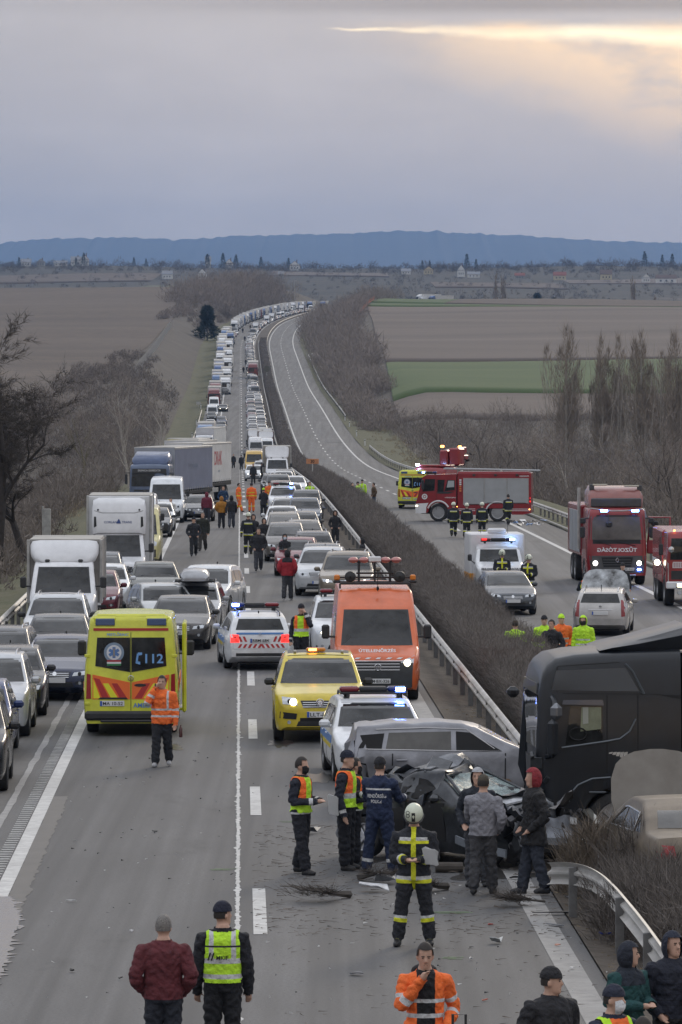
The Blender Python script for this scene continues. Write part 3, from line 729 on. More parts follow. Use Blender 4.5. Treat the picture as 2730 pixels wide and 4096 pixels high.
for k, (px, py, H) in enumerate(((336, 1022, 13), (77, 1030, 10), (537, 1030, 9), (305, 1025, 9), (830, 1055, 14), (893, 1050, 15), (945, 1052, 14), (1045, 1058, 12), (1155, 1060, 11), (1690, 1072, 9), (1868, 1080, 15), (1720, 1078, 9), (2580, 1105, 15), (2690, 1105, 13), (1905, 1085, 10), (2650, 1105, 12), (585, 1095, 8))):
 d = 4250
 conifer(['dark conifer behind the red-roofed house on the left ridge', 'dark conifer near the left end of the village ridge', 'short conifer in the middle of the left ridge', 'conifer left of the red-roofed house', 'conifer leftmost of the three above the field corner', 'tall pointed conifer in the middle of three above the field corner', 'conifer rightmost of three above the field corner', 'conifer on the ridge left of the wood crest', 'conifer above the far lorries', 'small conifer on the ridge at picture centre',
             'tall dark conifer beside the white gable right of centre', 'small conifer left of the tall one right of centre', 'dark conifer right of the lone distant poplar', 'conifer at the right end of the village ridge', 'conifer right of the tall one near the white gable', 'conifer between the two right-end ones on the ridge', 'dark bush-like conifer on the slope below the left houses'][k], px, d, H * 1.0, 220 + k, .62, 420, lift=float(max(0, (CAMH + (HZY - py - 40) * d / FPX) - tpos(px, d)[2])) * 0, group='ridge conifers')
# ------------------------------------------------------------------ median hedge
def hedge():
 root = empty('hedge', ground(79, 7.0))
 def Hh(d, u): return 1.2 + .05 * math.sin(d * .13) + .03 * math.sin(d * .37)
 ds = list(np.arange(79, 300, 1.2)) + list(np.arange(300, 1480, 7)); rings = []
 for d in ds:
  x, y, z = ground(d, 7.0); ring = []; wob = .03 * math.sin(d * .41)
  for (du, f) in ((-.85, 0), (-.98 + wob, .45), (-.85, .85), (-.4, .97), (.4, 1.0), (.85, .85), (.98, .45), (.85, 0)):
   ring.append((x + du - root.location.x, y - root.location.y, z - root.location.z + f * (Hh(d, du) - .1)))
  rings.append(ring)
 MB().loft(rings).build('foliage_core', HEDGEC, root, smooth=50)
 rng = np.random.default_rng(5)
 def shell(d0, d1, n, w0, ln, pw):
  d = d0 + (d1 - d0) * rng.random(n) ** pw
  t = rng.random(n); side = rng.random(n)
  u = np.where(side < .30, -.95, np.where(side < .36, .95, (rng.random(n) * 2 - 1) * .98)); topm = side >= .36
  hh = 1.2 + .05 * np.sin(d * .13) + .03 * np.sin(d * .37) + rng.normal(0, .07, n) + .10 * np.sin(d * 2.9 + 3 * np.sin(d * .7)) * np.sin(d * .53)
  z = np.where(topm, hh - .10 + .05 * rng.random(n), .08 + (hh - .1) * t)
  x = road_x(d) + 7.0 + u; zz = road_z(d) + right_off(d) * .66 + z
  B = np.stack([x, d, zz], 1) - np.array(root.location)[None]
  D = np.stack([np.where(topm, 0, np.sign(u) * .5), np.zeros(n), np.where(topm, 1.0, .75)], 1) + rng.normal(size=(n, 3)) * .42
  D /= np.linalg.norm(D, axis=1, keepdims=True)
  return twigs(B, D, ln * (.5 + rng.random(n)), w0 * (.5 + rng.random(n)), rng)
 Vs, Fs, k = [], [], 0
 for a in ((79, 200, 90000, .0055, .17, 1.3), (190, 480, 60000, .011, .2, 1.2), (460, 1480, 40000, .03, .25, 1.0)):
  V, F = shell(*a); Vs.append(V); Fs.append(F + k); k += len(V)
 o = obj('twigs', np_mesh('twigs', np.concatenate(Vs), np.concatenate(Fs), HEDGE), root); tag(o, kind='stuff')
 tag(root, 'long clipped leafless hedge running up the median', 'hedge')
hedge()
def shrub(label, px, d, h, r, n, seed, m=HEDGE, w0=.0065, z=None):
 rng = np.random.default_rng(seed); X = (px - 1365) * d / FPX
 root = empty('shrub', (X, d, -.1 if z is None else z))
 V, F = bush_cloud(np.zeros((1, 3)), np.array([h]), np.array([r]), n, rng, w0, .7)
 tag(obj('twigs', np_mesh('twigs', V, F, m), root), kind='stuff')
 mb = MB()
 for k in range(7):
  a = rng.random() * 6.283; mb.tube([(0, 0, 0), (.2 * r * math.cos(a), .2 * r * math.sin(a), h * .4), (.6 * r * math.cos(a), .6 * r * math.sin(a), h * .9)], [.03, .018, .004], 5)
 mb.build('stem', BARK, root); tag(root, label, 'shrub', 'shrubs torn from the hedge')
shrub('brown shrub before the black lorry wheel at the torn guardrail', 2395, 69.5, 1.35, .62, 2600, 301, mat('shrub_tan', (.16, .13, .10), .9, var=.35, vs_=3))
shrub('dark shrub in front of the beige car window', 2540, 67.8, 1.5, .5, 1300, 303, TWIGR)
for k, (px, d) in enumerate(((2560, 65.5), (2640, 66.5), (2740, 66), (2680, 64.2), (2800, 64), (2600, 63.6), (2750, 62.2), (2860, 62.5), (2830, 60.4))):
 shrub(['low hedge shrub right of the bent guardrail top', 'hedge shrub below the beige car', 'hedge shrub at the right edge below the beige car', 'hedge shrub beside the guardrail post near the right edge', 'hedge shrub off the right edge', 'hedge shrub directly behind the bent guardrail middle', 'hedge shrub behind the lower guardrail near the right edge', 'outer hedge shrub beyond the right edge', 'hedge shrub nearest the bottom right corner'][k], px, d, 1.15, .8, 3000, 310 + k)
# ------------------------------------------------------------------ village
ROOFS = [mat('roof_red', (.20, .075, .055), .8, var=.3), mat('roof_grey', (.22, .225, .24), .7, var=.2), mat('roof_brown', (.12, .085, .07), .8, var=.3)]
WALLS = [mat('wall_white', (.62, .61, .58), .8, var=.1), mat('wall_cream', (.50, .44, .30), .8, var=.15), mat('wall_grey', (.30, .29, .27), .8, var=.15)]
def house(label, px, py, w, h, wall=0, roof=0, gable='side', dep=8, rz=0.0, d0=3000):
 best = None
 for d in np.arange(d0, 4600, 15):
  x = (px - 1365) * d / FPX; y = HZY - (float(terr_z(x, d)) - CAMH) * FPX / d
  if best is None or abs(y - py) < best[0]: best = (abs(y - py), d, x)
 d, x = best[1], best[2]; z = float(terr_z(x, d)) + .3
 root = empty('house', (x, d, z), rz)
 MB().box((0, 0, h / 2), (w, dep, h)).build('wall', WALLS[wall], root, smooth=0)
 rh = h * .75; mb = MB()
 if gable == 'front': poly = [(-w / 2 - .5, h - .3), (w / 2 + .5, h - .3), (0, h + rh)]; mb.prism(poly, dep + .8, 'y', -dep / 2 - .4)
 else: poly = [(-dep / 2 - .5, h - .2), (dep / 2 + .5, h - .2), (0, h + rh)]; mb.prism(poly, w + .8, 'x', -w / 2 - .4)
 mb.build('roof', ROOFS[roof], root, smooth=0)
 if gable == 'front': MB().prism([(-w / 2, h), (w / 2, h), (0, h + rh * .9)], .2, 'y', -dep / 2 - .55).build('gable', WALLS[wall], root, smooth=0)
 for s in (-1, 0, 1): MB().box((s * w * .28, -dep / 2 - .05, h * .5), (w * .09, .2, h * .26)).build('window', DARK, root, smooth=0)
 MB().box((w * .2, 0, h + rh * .8), (.8, .8, rh)).build('chimney', ROOFS[2], root, smooth=0)
 tag(root, label, 'house', 'houses on the village ridge')
for h_ in (('white house with a pale grey roof at the far left of the ridge', 105, 1052, 9, 4, 0, 1, 'side'), ('house with a brown gable left of the red-roofed one', 165, 1055, 7, 4, 2, 2, 'front'), ('long low white building beside the red-roofed house', 243, 1063, 12, 3, 0, 1, 'side'),
           ('white house with a grey roof next to the red gable', 305, 1062, 9, 5, 0, 1, 'side'), ('white house under a bright red gable roof on the left ridge', 340, 1052, 7, 6, 0, 0, 'front'), ('white tower-like house above the field corner', 833, 1068, 5, 6, 0, 1, 'side'),
           ('white house with red roof between the pointed conifers', 918, 1076, 7, 5, 0, 0, 'front'), ('white gabled house above the far wood', 1180, 1085, 9, 5, 0, 2, 'front'), ('pale house low on the left slope', 670, 1118, 8, 4, 0, 1, 'side'), ('tall pale house above the conifer corner', 810, 1120, 7, 5, 0, 1, 'front'),
           ('small dark hut on the slope right of the crest wood', 1125, 1112, 4, 3, 2, 1, 'side'), ('cottage with a red roof right of picture centre', 1715, 1100, 8, 4, 1, 0, 'front'), ('bright white gable beside the tall conifer', 1845, 1110, 6, 6, 0, 1, 'front'), ('low white sheds right of the bright gable', 1895, 1112, 10, 3, 0, 1, 'side'),
           ('yellow house at right on the ridge', 2240, 1122, 10, 4, 1, 0, 'side'), ('square house with a brown hipped roof right on the ridge', 2425, 1122, 9, 5, 1, 2, 'side'), ('long white barn near the right edge', 2665, 1135, 16, 4, 0, 2, 'side'), ('small white house left of the long barn', 2585, 1132, 6, 4, 0, 1, 'front'), ('grey cottage beside the far conifer group', 2080, 1118, 8, 3, 2, 0, 'side'), ('pale cottage left of the red cottage', 1625, 1100, 8, 3, 0, 1, 'side')):
 house(*h_)
# ------------------------------------------------------------------ posts, masts, signs
def lamp_mast():
 x, y, z = ground(2120, -14); root = empty('lamp_mast', (x + 2, y, z))
 MB().tube([(0, 0, 0), (0, 0, 13)], [.16, .08], 8).build('pole', STEEL, root)
 MB().box((.6, 0, 13), (1.4, .35, .16), .05).build('lamp_head', STEEL, root); tag(root, 'tall thin lamp mast on the skyline behind the far lorries', 'lamp mast')
lamp_mast()
def sign30():
 p = ground(408, 6.3); root = empty('road_sign', p)
 MB().tube([(0, 0, 0), (0, 0, 1.9)], .055, 8).build('post', STEEL, root)
 MB().box((0, -.06, 2.12), (1.08, .04, .44), .015).build('board', mat('sign_orange', (.46, .20, .09), .6, var=.15), root)
 lettering('30', .27, INK, root, (0, -.09, 2.12), bold=.02); tag(root, 'orange board with the number 30 on a post in the median', 'road sign')
sign30()
def small_sign(label, d, u, w, h, top, m, m2=None):
 root = empty('road_sign', ground(d, u)); MB().tube([(0, 0, 0), (0, 0, top - h / 2)], .05, 6).build('post', STEEL, root)
 MB().box((0, -.06, top - h / 2), (w, .04, h), .02).build('board', m, root);
 if m2: MB().box((0, -.09, top - h / 2), (w * .5, .02, h * .35), .02).build('symbol', m2, root)
 tag(root, label, 'road sign', 'small road signs')
small_sign('small white sign on the grass right of the empty carriageway', 1300, 20.2, .9, .9, 1.9, WHITE, INK)
small_sign('grey-backed sign beside the far left guardrail', 905, -7.9, .8, .6, 1.9, STEEL)
def round_sign():
 root = empty('road_sign', ground(1150, 6.6)); MB().tube([(0, 0, 0), (0, 0, 2.4)], .06, 6).build('post', STEEL, root)
 MB().lathe([(-.02, 0), (-.02, .75), (.02, .75), (.02, 0)], 20, 'y', (0, -.05, 2.9)).build('disc', mat('sign_back', (.10, .095, .07), .7), root); tag(root, 'round sign seen from behind at the median crossover', 'road sign', 'small road signs')
round_sign()
strip('crossover_slab', 5.2, 8.4, 1155, 1200, ASPH2, lift=.1, right=False)
strip('crossover_slab', 6.2, 8.4, 500, 620, PAINTD, lift=.06, right=False)
root = empty('concrete_post', tpos(190, 205)); MB().box((0, 0, 1.6), (.30, .3, 3.2), .02).build('shaft', mat('post_concrete', (.34, .34, .33), .8, var=.3, vs_=3), root); MB().box((-.18, -.02, 2.6), (.08, .2, 1.4), .01).build('stay', mat('post_concrete', (.34, .34, .33)), root)
tag(root, 'pale concrete fence post in the left hollow under the dark tree', 'post')
FENCEM = mat('fence_posts', (.33, .32, .30), .8)
fence_me = MB().box((0, 0, 1.0), (.22, .12, 2.2)).mesh('post', FENCEM)
def fence(label, u, d0, d1, st, rt=False):
 root = empty('wire_fence', (0, 0, 0)); d = d0
 while d < d1:
  x = float(road_x(d)) + u; obj('post', fence_me, root, (x, d, float(terr_z(x, d)))); d += st
 P = [(float(road_x(q)) + u, q, float(terr_z(float(road_x(q)) + u, q)) + 1.8) for q in np.arange(d0, d1, 20)]
 MB().tube(P, .02, 3).build('wire', STEEL, root); tag(root, label, 'fence', 'wire fences')
fence('wire fence with pale posts between the left field and the embankment', -22, 1000, 1480, 9)
NETM = mat('orange_net', (.45, .13, .06), .8, var=.3)
def net(label, pts, h):
 V, F = [], []
 for i, (px, d) in enumerate(pts):
  x = (px - 1365) * d / FPX; z = float(terr_z(x, d)) + .3; V += [(x, d, z), (x, d, z + h), (x, d + .1, z + h), (x, d + .1, z)]
  if i: b = 4 * i - 4; F += [(b, b + 4, b + 5, b + 1), (b + 1, b + 5, b + 6, b + 2), (b + 2, b + 6, b + 7, b + 3)]
 o = MB().add(V, F).build('safety_net', NETM, smooth=0); tag(o, label, 'net', 'orange safety nets')
net('orange safety net along the top of the right-hand fields', [(p, 2175) for p in range(1610, 2520, 40)], 1.1)
net('orange safety net beside the wood on the right-hand slope', [(1420, 1600), (1440, 1680), (1470, 1800), (1500, 1900)], 1.6)
# ------------------------------------------------------------------ the air
hz = MB().box((0, 10700, 400), (16000, 21800, 860)).build('haze', None if False else bpy.data.materials.new('haze'), smooth=0); hz.visible_shadow = True
hm = hz.data.materials[0]; hm.use_nodes = True; hm.node_tree.nodes.clear()
_o = hm.node_tree.nodes.new('ShaderNodeOutputMaterial'); _v = hm.node_tree.nodes.new('ShaderNodeVolumePrincipled')
_v.inputs['Color'].default_value = (.32, .56, 1.0, 1); _v.inputs['Density'].default_value = 5.2e-5; _v.inputs['Anisotropy'].default_value = 0.0
hm.node_tree.links.new(_v.outputs[0], _o.inputs['Volume']); tag(hz, 'thin blue evening haze over the land', 'haze', kind='stuff')
# ------------------------------------------------------------------ vehicle bodies
class Shell:
 def __init__(s, top, gc, W, wz, wy, wheels=(), rw=.32, rc=.07, crown=.035, step=.13, zb_front=None, y_in=.60, shear=None):
  ys = sorted(set([round(p[0], 3) for p in top]))
  L0, L1 = ys[0], ys[-1]; st = set(ys)
  y = L0
  while y < L1: st.add(round(y, 3)); y += step
  ra = rw * 1.16
  for w in wheels:
   for k in range(9): st.add(round(w + ra * math.cos(math.pi * k / 8) * .999, 3))
  st = sorted(st); keep = [st[0]]
  for q in st[1:]:
   if q - keep[-1] > .018: keep.append(q)
  st = keep; rings = []
  tx = [p[0] for p in top]; tzv = [p[1] for p in top]
  wzx = [p[0] for p in wz]; wzv = [p[1] for p in wz]; wyx = [p[0] for p in wy]; wyv = [p[1] for p in wy]
  for y in st:
   zt = float(np.interp(y, tx, tzv)); kb = float(np.interp(y, wyx, wyv)); zb = gc
   if zb_front: zb = float(np.interp(y, [p[0] for p in zb_front], [p[1] for p in zb_front]))
   za = zb
   for w in wheels:
    q = ra * ra - (y - w) ** 2
    if q > 0: za = max(za, rw + math.sqrt(q))
   r_ = min(rc, (zt - za) * .35)
   half = W / 2 * kb; fx = lambda z: half * float(np.interp(z, wzx, wzv))
   zs = [za + (zt - r_ - za) * f for f in (0, .08, .22, .4, .58, .76, .9, 1.0)]
   pts = [(fx(z) * (.985 if i == 0 else 1), z) for i, z in enumerate(zs)]
   xe = pts[-1][0]
   for a in (30, 60, 90): pts.append((xe - r_ * (1 - math.cos(R(a))), zt - r_ + r_ * math.sin(R(a))))
   xe = pts[-1][0]; cr = crown * min(1, xe)
   for f in (.75, .45, .0): pts.append((xe * f, zt + cr * (1 - f * f)))
   xi = half * y_in
   pre = [(0, zb), (xi, zb), (xi, max(za - .002, zb))]
   hr = pre + pts; ring = [(x, y, z) for x, z in hr] + [(-x, y, z) for x, z in hr[-2:0:-1]]
   if shear: ring = [(x, y_ + shear(y_, z), z) for x, y_, z in ring]
   rings.append(ring)
  s.mb = MB(); s.mb.loft(rings); s.W = W; s.y0 = L0; s.y1 = L1
  s.bvh = BVHTree.FromPolygons([Vector(v) for v in s.mb.v], s.mb.f)
DIRS = {'front': Vector((0, 1, 0)), 'rear': Vector((0, -1, 0)), 'left': Vector((1, 0, 0)), 'right': Vector((-1, 0, 0)), 'top': Vector((0, 0, -1))}
def p3(face, a, b, q=20.0):
 return {'front': lambda: Vector((a, -q, b)), 'rear': lambda: Vector((a, q, b)), 'left': lambda: Vector((-q, a, b)), 'right': lambda: Vector((q, a, b)), 'top': lambda: Vector((a, b, q))}[face]()
def hug(bvh, face, a, b, off=.008):
 d = DIRS[face]; o = p3(face, a, b); h = bvh.ray_cast(o, d)
 if h[0] is None:
  n = bvh.find_nearest(p3(face, a, b, 2.2))
  return n[0] - d * off
 return h[0] - d * off
def patch(mb, bvh, face, quad, n=(6, 3), off=.008, skirt=.02):
 A, B, C, D = [Vector((*q, 0)) for q in quad]; V = []; d = DIRS[face]
 nu, nv = n
 for j in range(nv + 1):
  for i in range(nu + 1):
   s_, t_ = i / nu, j / nv; p = A.lerp(B, s_).lerp(D.lerp(C, s_), t_); V.append(hug(bvh, face, p.x, p.y, off))
 F = [(j * (nu + 1) + i, j * (nu + 1) + i + 1, (j + 1) * (nu + 1) + i + 1, (j + 1) * (nu + 1) + i) for j in range(nv) for i in range(nu)]
 rim = [i for i in range(nu + 1)] + [(j + 1) * (nu + 1) - 1 for j in range(1, nv + 1)] + [nv * (nu + 1) + i for i in range(nu - 1, -1, -1)] + [j * (nu + 1) for j in range(nv - 1, 0, -1)]
 base = len(V); V += [V[i] + d * skirt for i in rim]; m = len(rim)
 F += [(rim[k], rim[(k + 1) % m], base + (k + 1) % m, base + k) for k in range(m)]
 mb.add(V, F); return mb
def disc(mb, bvh, face, c, r_, off=.008, n=14, inner=0.0, rz=None):
 V = []; d = DIRS[face]; rb = rz or r_
 for rr in ((inner, 1.0) if inner else (0.02, .55, 1.0)):
  for k in range(n): V.append(hug(bvh, face, c[0] + r_ * rr * math.cos(6.28318 * k / n), c[1] + rb * rr * math.sin(6.28318 * k / n), off))
 nr = 2 if inner else 3; F = []
 for j in range(nr - 1):
  for k in range(n): F.append((j * n + k, j * n + (k + 1) % n, (j + 1) * n + (k + 1) % n, (j + 1) * n + k))
 if not inner: F.append(tuple(range(n)))
 b = len(V); V += [V[(nr - 1) * n + k] + d * .02 for k in range(n)]
 F += [((nr - 1) * n + k, (nr - 1) * n + (k + 1) % n, b + (k + 1) % n, b + k) for k in range(n)]
 mb.add(V, F); return mb
def sym(q): return [(-a, b) for a, b in q][::-1]
WHEELS = {}
def wheel_mesh(r_, w, spokes=5):
 k = (round(r_, 3), round(w, 3), spokes)
 if k in WHEELS: return WHEELS[k]
 t = MB(); h = w / 2
 t.lathe([(-h * .75, r_ * .64), (-h, r_ * .72), (-h * 1.0, r_ * .90), (-h * .82, r_ * .985), (-h * .3, r_), (h * .3, r_), (h * .82, r_ * .985), (h, r_ * .9), (h, r_ * .72), (h * .75, r_ * .64)], 22)
 tyre = t.mesh('tyre', RUBBER)
 m = MB()
 for sg in (-1, 1):
  m.lathe([(sg * h * .9, r_ * .70), (sg * h * .86, r_ * .62), (sg * h * .45, r_ * .60)], 22)
  for j in range(spokes):
   a = 6.28318 * j / spokes
   m.box((sg * h * .66, r_ * .33 * math.cos(a), r_ * .33 * math.sin(a)), (h * .22, r_ * .60, r_ * .15), .008, rx=a)
  m.lathe([(sg * h * .80, .001), (sg * h * .80, r_ * .13), (sg * h * .5, r_ * .16)], 10)
 m.lathe([(-h * .42, .001), (-h * .42, r_ * .62), (h * .42, r_ * .62), (h * .42, .001)], 18)
 rim = m.mesh('rim', ALLOY); dk = None
 WHEELS[k] = (tyre, rim); return WHEELS[k]
def add_wheels(root, xs, ys, r_, w, spokes=5, steer=0.0):
 ty, ri = wheel_mesh(r_, w, spokes)
 for y in ys:
  for x in xs:
   o = obj('wheel', ty, root, (x, y, r_)); o2 = obj('rim', ri, o)
   if steer and y == ys[0]: o.rotation_euler.z = steer
def part(root, name, m, fn, smooth=35):
 mb = MB(); fn(mb); return mb.build(name, m, root, smooth=smooth)
def plate(root, loc, txt, face='front', w=.52, h=.115, tilt=0.0, name='number_plate', blue=True, rx=0.0):
 e = MB().box((0, 0, 0), (w, .02, h), .006).build(name, PLATE, root, loc=loc)
 if face == 'rear': e.rotation_euler.z = math.pi
 e.rotation_euler.y = tilt; e.rotation_euler.x = rx
 if blue: MB().box((-w * .455, -.012, 0), (w * .085, .006, h * .94)).build('country_band', PLATEB, e, smooth=0)
 if txt: lettering(txt, h * .62, INK, e, (w * .03, -.0135, 0), width=w * .82 if len(txt) > 5 else None, bold=.012)
 return e
def ring_badge(root, loc, r_, m=CHROME, kind='vw', face='front', name='badge'):
 mb = MB(); mb.lathe([(-.012, r_), (-.018, r_ * .9), (-.012, r_ * .82), (0, r_ * .82), (0, r_), (-.012, r_)], 22, 'y')
 if kind == 'vw':
  for (x0, z0, x1, z1) in ((-.32, .70, -.02, .02), (.32, .70, .02, .02), (-.70, .42, -.33, -.68), (-.33, -.68, 0, .02), (0, .02, .33, -.68), (.33, -.68, .70, .42)):
   a, b = Vector((x0 * r_, -.012, z0 * r_)), Vector((x1 * r_, -.012, z1 * r_)); c = (a + b) / 2; v = b - a
   mb.box(c, (r_ * .15, .014, v.length + r_ * .1), 0, ry=math.atan2(v.x, v.z))
 elif kind == 'star':
  for k in range(3):
   a = 2.0944 * k; mb.box((math.sin(a) * r_ * .42, -.012, math.cos(a) * r_ * .42), (r_ * .13, .014, r_ * .84), 0, ry=a)
 elif kind == 'arrow':
  mb.box((-.1 * r_, -.014, 0), (r_ * .35, .012, r_ * 1.2), .01, ry=.5)
 o = mb.build(name, m, root, loc=loc)
 if face == 'rear': o.rotation_euler.z = math.pi
 return o
# ---- car types --------------------------------------------------------------
WZC = lambda belt, H: [(0.0, .90), (.22, .94), (.36, .985), (.6, 1.0), (belt - .06, .985), (belt + .04, .935), (H - .1, .765), (H + .1, .72)]
def wyc(L): h = L / 2; return [(-h, .74), (-h + .05, .83), (-h + .16, .91), (-h + .4, .965), (-h + .85, 1.0), (h - .7, 1.0), (h - .25, .96), (h - .06, .90), (h, .84)]
TYPES = {}
def ctype(name, L, W, H, nose, hood, wsb, wst, roof, rwt, rwb, tail, belt, rw=.32, gc=.19, wb=2.65, fo=.88):
 TYPES[name] = dict(L=L, W=W, H=H, nose=nose, hood=hood, wsb=wsb, wst=wst, roof=roof, rwt=rwt, rwb=rwb, tail=tail, belt=belt, rw=rw, gc=gc, wb=wb, fo=fo)
ctype('sedan', 4.75, 1.83, 1.45, .66, (-2.1, .76), (-1.02, .99), (-.22, 1.37), .2, (1.05, 1.35), (1.72, 1.06), 1.02, .93)
ctype('estate', 4.72, 1.82, 1.48, .66, (-2.1, .77), (-1.05, 1.0), (-.28, 1.39), .2, (1.95, 1.38), (2.24, 1.02), .98, .94)
ctype('hatch', 4.15, 1.77, 1.48, .66, (-1.85, .78), (-.98, 1.0), (-.22, 1.39), .1, (1.55, 1.36), (1.92, 1.02), .96, .94, wb=2.55, fo=.8)
ctype('mpv', 4.45, 1.82, 1.63, .70, (-2.0, .84), (-1.25, 1.08), (-.25, 1.52), .2, (1.8, 1.52), (2.1, 1.05), 1.0, 1.0, wb=2.7)
ctype('suv', 4.6, 1.87, 1.69, .80, (-2.08, .95), (-1.08, 1.14), (-.30, 1.58), .1, (1.8, 1.57), (2.15, 1.12), 1.08, 1.06, rw=.37, gc=.25, wb=2.72)
ctype('bigsuv', 4.85, 1.96, 1.76, .84, (-2.2, 1.0), (-1.15, 1.18), (-.35, 1.65), .1, (1.95, 1.63), (2.28, 1.15), 1.1, 1.1, rw=.39, gc=.26, wb=2.9)
SHELLS = {}
def car_shell(t):
 if t in SHELLS: return SHELLS[t]
 k = TYPES[t]; h = k['L'] / 2
 hy, hz_ = k['hood']; by, bz = k['wsb']; ty_, tzz = k['wst']; ry, rz_ = k['rwt']; qy, qz = k['rwb']
 top = [(-h, k['nose'] - .10), (-h + .05, k['nose'] + .0), (-h + .13, (k['nose'] + hz_) / 2 + .02), (hy, hz_), ((hy + by) / 2, (hz_ + bz) / 2 + .025), (by - .04, bz), ((by + ty_) / 2, (bz + tzz) / 2 + .012), (ty_, tzz), (ty_ + .22, k['H'] - .025), (k['roof'] + .15, k['H']), ((k['roof'] + ry) / 2 + .1, k['H'] - .012), (ry, rz_)]
 if t == 'sedan': top += [((ry + qy) / 2, (rz_ + qz) / 2 + .015), (qy, qz), (h - .12, k['tail']), (h - .03, k['tail'] - .12), (h, .62)]
 else: top += [(qy, qz + .02), (h - .04, k['tail'] - .1), (h, .58)]
 zbf = [(-h, .34), (-h + .12, .26), (-h + .3, k['gc']), (h - .4, k['gc']), (h - .1, .30), (h, .36)]
 wh = (-h + k['fo'], -h + k['fo'] + k['wb'])
 s = Shell(top, k['gc'], k['W'], WZC(k['belt'], k['H']), wyc(k['L']), wh, k['rw'], .06, .035, zb_front=zbf)
 s.k = k; s.wh = wh; s.t = t; SHELLS[t] = s; return s
def glass_quads(s):
 k = s.k; W = k['W'] / 2; by, bz = k['wsb']; ty_, tzz = k['wst']; ry, rz_ = k['rwt']; qy, qz = k['rwb']; b = k['belt']
 ws = [(-W * .80, bz + .035), (W * .80, bz + .035), (W * .665, tzz - .01), (-W * .665, tzz - .01)]
 rw = [(-W * .70, qz + .05), (W * .70, qz + .05), (W * .60, rz_ - .03), (-W * .60, rz_ - .03)]
 zt = k['H'] - .16; m1 = .12; m2 = ry - .62 if s.t != 'sedan' else .98
 f = [(by + .34, b + .05), (m1 - .04, b + .06), (m1 - .04, zt), (ty_ + .12, zt - .02)]
 r_ = [(m1 + .05, b + .06), (m2, b + .08), (m2 - .06, zt - .02), (m1 + .05, zt)]
 qtr = [(m2 + .07, b + .09), (ry + (.06 if s.t != 'sedan' else .28), b + .10), (ry - .18 if s.t != 'sedan' else ry - .05, zt - .06), (m2 + .02, zt - .03)]
 return ws, rw, f, r_, qtr
CARPROTO = {}
